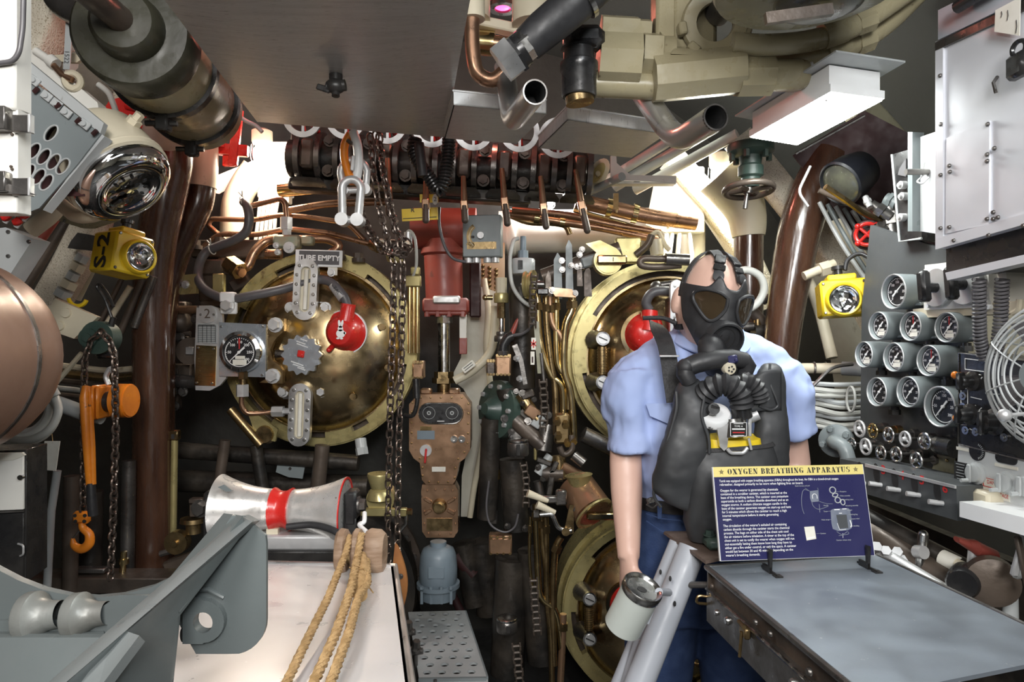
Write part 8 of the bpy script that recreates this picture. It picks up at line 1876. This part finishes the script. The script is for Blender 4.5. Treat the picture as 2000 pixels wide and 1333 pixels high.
t=T('sprocket','brass rimmed sprocket wheel behind the topmost roller chain','wheel');m=MB();m.lathe(P(1034,556,2.36),(1,-.35,0),[(.050,-.012),(.050,-.004),(.042,0),(.042,.006),(.05,.01),(.05,.018)],28,True,0,True);t.part('wheel',m,RINGB);m=MB();m.cyl(P(1034,556,2.36)-V((.03,0,0)),P(1034,556,2.36)+V((.05,0,0)),.014,n=14);t.part('axle',m,GUN);t.done()
t=T('guide_beam','pale green box beam with small red and white stickers left of the brass tubes','beam');M=pf(1050,680,2.32)
m=MB(M);m.prism([(1042,628,0),(1052,628,0),(1060,730,0),(1050,730,0)],(0,0,-14));t.part('beam',m,OLIVE)
m=MB(M);m.cyl((1057,690,0),(1062,745,0),3.5,n=10);t.part('rod',m,GUN)
m=MB(M);m.box((1042,672,2),(9,24,2),b=.5);s_=t.part('sticker',m,PAPER)
m=MB(M);m.box((1042,672,3.4),(2,16,.5));m.box((1042,672,3.4),(7,2,.5));m.box((1042,672,3.4),(2,13,.5),R=Mx.Rotation(rad(50),3,'Z'));m.box((1042,672,3.4),(2,13,.5),R=Mx.Rotation(rad(-50),3,'Z'));t.part('red_cross_mark',m,INKR,s_)
m=MB(M);m.box((1040,700,2),(8,26,2),b=.5);s_=t.part('sticker',m,PAPER);m=MB(M);m.box((1040,703,3.4),(3,12,.5));t.part('dark_mark',m,MAROON,s_);t.done()
# bundles of brass tubes
bt=[('brass tube nearest the box beam, by the upper right door',[(1050,575),(1052,640),(1060,690),(1076,734),(1096,755),(1100,800),(1098,850)],6.5,BRASS),('brass tube second from the box beam, by the upper right door',[(1066,578),(1068,640),(1076,710),(1084,760),(1086,850)],6.5,BRASSD),('bright straight brass tube in the bundle by the upper right door',[(1086,575),(1087,690),(1092,720),(1108,745),(1110,800)],6,BRASS),('thick brass tube nearest the upper right locking ring',[(1116,572),(1117,605),(1104,640),(1101,720),(1114,770),(1120,860)],8,BRASS),('brown tube crossing behind the bright brass tubes',[(1074,580),(1078,630),(1098,665),(1100,720)],6,BRONZE),
 ('bright bent brass tube left of the lower right door',[(1046,985),(1050,1100),(1056,1165),(1082,1190),(1092,1225),(1098,1280)],6.5,BRASS),('brass tube second in the bundle by the lower right door',[(1066,1010),(1068,1150),(1076,1250),(1078,1340)],6,BRASSD),('brass tube hugging the lower right locking ring',[(1096,1050),(1084,1080),(1080,1180),(1082,1300)],7,BRASSD),('thin brass rod left of the bright bent tube',[(1036,1010),(1034,1090),(1040,1150)],3,BRASS),('brown tube lowest beside the lower right locking ring',[(1100,1200),(1098,1260),(1094,1345)],7,BRONZE),('brass tube third in the bundle by the lower right door',[(1058,1000),(1060,1060),(1066,1110),(1070,1160)],5,BRASSD)]
for lab,pts,r,mm in bt:
    m=MB();m.spline(PP(pts,2.36),r*2.36/F,12,5);t=T('brass_tube',lab,'pipe','brass tubes beside the right doors');t.part('tube',m,mm)
    q=PP(pts,2.36);e=(q[1]-q[0]).normalized();m=MB();m.hexb(q[0]+e*.03,e,r*2.36/F*1.5,.025);t.part('union',m,BRASSD);t.done()
t=T('tube_clamp','brown flat clamp bar across the tops of the brass tubes','clamp');M=pf(1095,572,2.3);m=MB(M);m.pp([(1072,562),(1116,566),(1124,582),(1084,580)],-4,10);t.part('bar',m,BRONZE)
for x,y in ((1078,568),(1122,574)):m=MB(M);m.bolt((x,y,8),(0,0,1),5,7);t.part('bolt',m,GUN)
m=MB(M);m.box((1060,570,-2),(22,12,20),b=2);t.part('black_end',m,BLACK);t.done()
t=T('tube_manifold','tarnished brass manifold where the upper brass tubes end','manifold');M=pf(1100,850,2.3);m=MB(M);m.box((1098,838,-8),(30,60,20),b=4);t.part('block',m,BRASSD)
for x,y in ((1088,820),(1090,848),(1104,826),(1108,862),(1120,858)):m=MB(M);m.hexb((x,y,0),(0,.5,1),7,12);t.part('nut',m,BRASSD)
m=MB(M);m.tube([(1116,850,4),(1118,880,6),(1100,890,8),(1092,872,8)],6,10,10);t.part('u_pipe',m,DARKB);t.done()
# shafts and plates above the right doors
t=T('rocker_shaft','steel rocker shaft with upright plates above the right tubes','shaft');M=pf(1120,520,2.4)
m=MB(M);m.cyl((1060,540,-10),(1210,488,10),15,n=18);t.part('shaft',m,DARKB)
for x,y0,y1,w_ in ((1088,495,585,14),(1110,470,570,12),(1146,520,580,12),(1130,500,560,8),(1070,530,590,10)):
    m=MB(M);m.pp([(x-w_/2,y0+14),(x,y0),(x+w_/2,y0+10),(x+w_/2+3,y1),(x-w_/2,y1)],4,12);t.part('plate',m,DARKB if x not in (1088,1110) else GREY)
m=MB(M);m.box((1150,512,14),(34,22,20),R=Mx.Rotation(rad(-16),3,'Z'),b=3);t.part('collar_block',m,GREY)
for k_ in range(8):
    x,y=1105+random.uniform(-20,50),500+random.uniform(-12,40);m=MB(M);m.bolt((x,y,14),(0,0,1),4.5,6);t.part('bolt',m,GUN)
t.done()
def knobcyl(label,x,y,Y,R,x0,x1,yb,mm):
    t=T('indicator_drum',label,'indicator');M=pf(x,y,Y)
    m=MB(M);m.cyl((x,y,-30),(x,y,0),R,n=30);m.cyl((x,y,0),(x,y,3),R*.9,n=30);t.part('drum',m,RINGB)
    m=MB(M);m.box(((x0+x1)/2,yb,12),(x1-x0,17,14),b=3);b_=t.part('pointer_bar',m,mm)
    m=MB(M);m.box(((x0+x1)/2+2,yb,19.4),(1.6,8,.6));t.part('pointer_line',m,INKB,b_)
    m=MB(M);m.pp([(x-R*1.5,y-R*1.25),(x-R*.5,y-R*1.5),(x+R*.7,y-R*.9),(x-R*.6,y-R*.5)],-20,-16);t.part('scale_plate',m,RINGB);t.done()
knobcyl('round brass indicator with a brass bar above the upper right door',1188,509,2.28,28,1164,1222,509,BRASS)
t=T('indicator_drum','brown brass drum with a horizontal bar above the lower right door','indicator');M=pf(1150,985,2.22)
m=MB(M);m.cyl((1128,958,-40),(1158,1000,10),38,40,30);t.part('drum',m,BRONZE);m=MB(M);m.lathe((1134,962,-10),(-.1,-1,0),[(16,0),(22,24),(28,32)],22,True,0,True);t.part('funnel',m,RINGB)
m=MB(M);m.box((1178,1002,24),(70,14,14),b=3);t.part('bar',m,BRASS);m=MB(M);m.ring((1158,1000,8),(.5,.6,.6),34,41,4,32);t.part('rim',m,RINGB);m=MB(M);m.box((1128,985,20),(14,24,8),R=Mx.Rotation(rad(25),3,'Z'),b=1);t.part('steel_clip',m,GUN);t.done()
t=T('crank_handles','pair of pale capped crank handles left of the brown drum','handle');M=pf(1080,985,2.2)
for a,b_ in (((1030,962,10),(1070,978,4)),((1048,984,10),(1084,1000,6))):m=MB(M);m.tube([a,b_],5,12,rr=[8,4.5]);t.part('pale_handle',m,CREAM)
m=MB(M);m.tube([(1054,1004,8),(1078,1002,8),(1090,1030,8),(1108,1036,8),(1116,1034,8)],5,10,8);t.part('crank_arm',m,STEEL)
m=MB(M);m.pp([(1102,1034),(1112,985),(1120,985),(1120,1040),(1106,1044)],0,8);m.cyl((1104,1036,4),(1104,1036,14),8,n=14);t.part('bracket',m,BRASSD)
m=MB(M);m.hexb((1052,1003,8),(-1,0,0),8,10);m.box((1070,976,0),(40,14,12),b=3);m.box((1096,972,0),(22,30,14),b=3);t.part('link',m,GUN);t.done()
t=T('gear_cluster','dark greasy gears and rods in the middle of the machinery','machinery');M=pf(1040,830,2.4)
random.seed(11)
def cl(lst):
    for a,b_,r,mm in lst:m=MB(M);m.cyl(a,b_,r,n=14);t.part('rod',m,mm)
cl([((1005,820,0),(1060,870,10),16,DARKB),((1015,770,0),(1050,820,6),12,BRASSD),((1070,830,0),(1060,880,8),18,GUN),((990,760,-20),(1010,850,-20),22,SOOT),((1075,890,0),(1050,925,6),9,LGREY),((1060,925,0),(1100,925,4),16,DARKB),((1090,890,0),(1095,935,4),14,BRASSD),((1095,910,6),(1140,935,-4),11,BRONZE),((1120,890,0),(1140,905,6),11,GUN),((1140,850,-10),(1240,900,-20),16,GUN),((1050,940,0),(1060,990,0),9,GUN),((1000,900,-20),(1010,1040,-20),26,SOOT),((960,820,-20),(950,1020,-30),20,SOOT),((1040,1080,-20),(1060,1300,-20),30,SOOT),((1000,1100,-30),(990,1330,-30),34,SOOT),((1020,560,-30),(1020,760,-30),26,SOOT)])
for x,y,w_,h_,g,mm in ((1040,805,30,22,35,BRONZE),(1050,822,20,26,35,LGREY),(1030,770,26,14,-20,DARKB),(1062,900,30,10,20,GUN),(1080,915,10,34,25,GUN),(1045,880,6,34,0,RINGB),(1075,940,12,50,8,GUN)):
    m=MB(M);m.box((x,y,10),(w_,h_,14),R=Mx.Rotation(rad(g),3,'Z'),b=2);t.part('block',m,mm)
gp=[(1022+cos(2*pi*i/48)*(30+(3 if i%4<2 else -1)),830+sin(2*pi*i/48)*(30+(3 if i%4<2 else -1))) for i in range(48)]
m=MB(M);m.pp(gp,-10,2);t.part('gear',m,GUN)
for k_ in range(14):
    x,y=random.uniform(985,1130),random.uniform(760,1030);m=MB(M);m.bolt((x,y,12),(random.uniform(-.3,.3),random.uniform(-.3,.3),1),random.uniform(3.5,6),7);t.part('bolt',m,GUN)
t.done()
t=T('green_flange','dark green bolted flange seen edge-on right of the cream hull frame','flange');n_=V((-.75,-.6,.1)).normalized();c=P(968,800,2.45)
m=MB();m.lathe(c,n_,[(.105,-.03),(.105,0),(.09,.006),(.05,.012),(.02,.05),(0,.05)],32,True,0,True);fl=t.part('disc',m,GREEND)
u=n_.cross(UP).normalized();w_=n_.cross(u);bo=MB();bo.hexb((0,0,0),n_,.009,.012)
t.rep('bolt',bo,GALV,[Mx.Translation(c+(u*cos(g)+w_*sin(g))*.085+n_*.004) for g in [2*pi*i/10 for i in range(10)]],fl);t.done()
m=MB();m.spline(PP([(955,940),(950,990),(958,1025),(985,1040),(1005,1030),(1012,1005)],2.3),.0035,8);one('wire_loop','thin black wire loop below the lower brass cup','wire',m,HOSE)
t=T('switch_rods','upright brass rods and a bracket beside the left ring','rods');M=pf(805,620,2.5)
for x,r in ((800,4),(808,3),(815,5)):m=MB(M);m.cyl((x,555,0),(x,690,0),r,n=12);t.part('rod',m,BRASS)
m=MB(M);m.box((808,550,4),(30,22,14),b=2);m.box((812,530,4),(18,16,12),b=2);t.part('bracket',m,RINGB)
m=MB(M);m.spline([(792,470,6),(800,452,8),(812,470,8),(814,520,8),(806,545,8)],3,8);t.part('grey_wire',m,CABLE)
m=MB(M);m.cyl((798,455,6),(798,480,6),8,n=14);t.part('steel_cap',m,GALV)
m=MB(M);m.spline([(812,740,4),(816,780,6),(808,810,6),(790,812,0)],4.5,10);m.cyl((813,740,4),(815,778,6),7,n=12);t.part('black_lead',m,BLACK);t.done()
t=T('cream_block','cream valve block with a coil of chain above the upper left ring','block');M=pf(775,490,2.3);m=MB(M);m.box((770,482,0),(60,26,20),R=Mx.Rotation(rad(4),3,'Z'),b=3);t.part('block',m,CREAM)
m=MB(M);m.cyl((730,478,8),(745,486,20),12,n=16);t.part('cap',m,BRASSD);m=MB(M);m.lathe((772,495,0),(0,1,0),[(20,0),(16,16),(8,18)],20,True,0,True);t.part('bowl',m,RINGB);t.done()
for i in range(3):
    c=P(770+6*i,484+3*i,2.04-.02*i);pts=[c+V((cos(g)*.03,sin(g)*.02,sin(g)*.014)) for g in [2*pi*k_/14 for k_ in range(15)]]
    chain('chain_coil',['uppermost turn of chain heaped on the cream valve block','middle turn of chain heaped on the cream valve block','lowest turn of chain heaped on the cream valve block'][i],pts,.028,.018,.004,CHAINM)
# behind the mannequin's head and over the right door
t=T('cream_case','cream box and pipes above the upper right door','box');M=pf(1225,490,2.6);m=MB(M);m.box((1226,490,0),(50,50,20),b=3);t.part('box',m,RINGB)
m=MB(M);m.tube([(1240,500,10),(1262,482,16),(1270,462,16)],7,10,10);t.part('dark_elbow',m,DARKB);m=MB(M);m.cyl((1278,470,8),(1282,500,8),13,n=14);m.tube([(1270,462,8),(1284,452,8),(1296,480,8),(1306,490,8)],5,8,8);t.part('cream_union',m,CREAM);t.done()
t=T('brown_hose','brown hose bending behind the mannequin\'s head','hose');m=MB();m.spline(PP([(1340,505),(1290,506),(1256,506),(1252,518),(1280,522),(1330,518)],2.35),.012,12);t.part('hose',m,DARKB);m=MB();m.cyl(P(1300,506,2.33),P(1345,508,2.33),.020,n=16);t.part('sleeve',m,GUN);t.done()
m=MB();m.spline(PP([(1435,532),(1460,528),(1484,540),(1492,565),(1480,592),(1455,608),(1430,616)],2.2),.0125,12);one('grey_hose','pale grey hose looping out from behind the gas mask','hose',m,CABLE)
t=T('dark_fittings','dark pipe fittings behind the mannequin\'s right-hand shoulder','fittings');M=pf(1480,630,2.3)
for a,b_,r,mm in (((1460,600,0),(1500,640,0),12,DARKB),((1490,590,0),(1500,580,10),7,GUN),((1450,640,0),(1530,632,0),8,GUN),((1470,650,4),(1510,650,4),16,SOOT),((1478,612,4),(1478,640,4),7,BRASSD),((1500,640,4),(1530,660,4),10,GALV)):m=MB(M);m.cyl(a,b_,r,n=12);t.part('fitting',m,mm)
t.done()
t=T('label_plate','small plate lettered G behind the mannequin\'s elbow','label');M=pf(1250,1015,2.36);m=MB(M);m.box((1250,1016,0),(16,22,2));t.part('plate',m,BLACK);m=MB(M);m.text('G',(1251,1017,1.4),(1,0,0),(0,-1,0),10,bold=.02);t.part('lettering',m,INKW);t.done()
t=T('deck_gear','dark deck gear beyond the step plate','machinery');M=pf(900,1180,2.85)
for a,b_,r,mm in (((780,1060,0),(800,1200,0),22,SOOT),((905,1060,0),(930,1180,0),24,SOOT),((880,1150,10),(905,1200,10),8,MAROON),((890,1080,10),(925,1120,10),14,MAROON),((940,1060,-10),(960,1200,-10),30,SOOT)):m=MB(M);m.cyl(a,b_,r,n=14);t.part('post',m,mm)
t.done()
m=MB();m.spline([P(1345,1288,1.9),P(1362,1300,1.88),P(1374,1294,1.86),P(1377,1280,1.86)],.005,8);one('brass_hook','small tarnished brass hook in the shadow under the bench','hook',m,BRASSD)
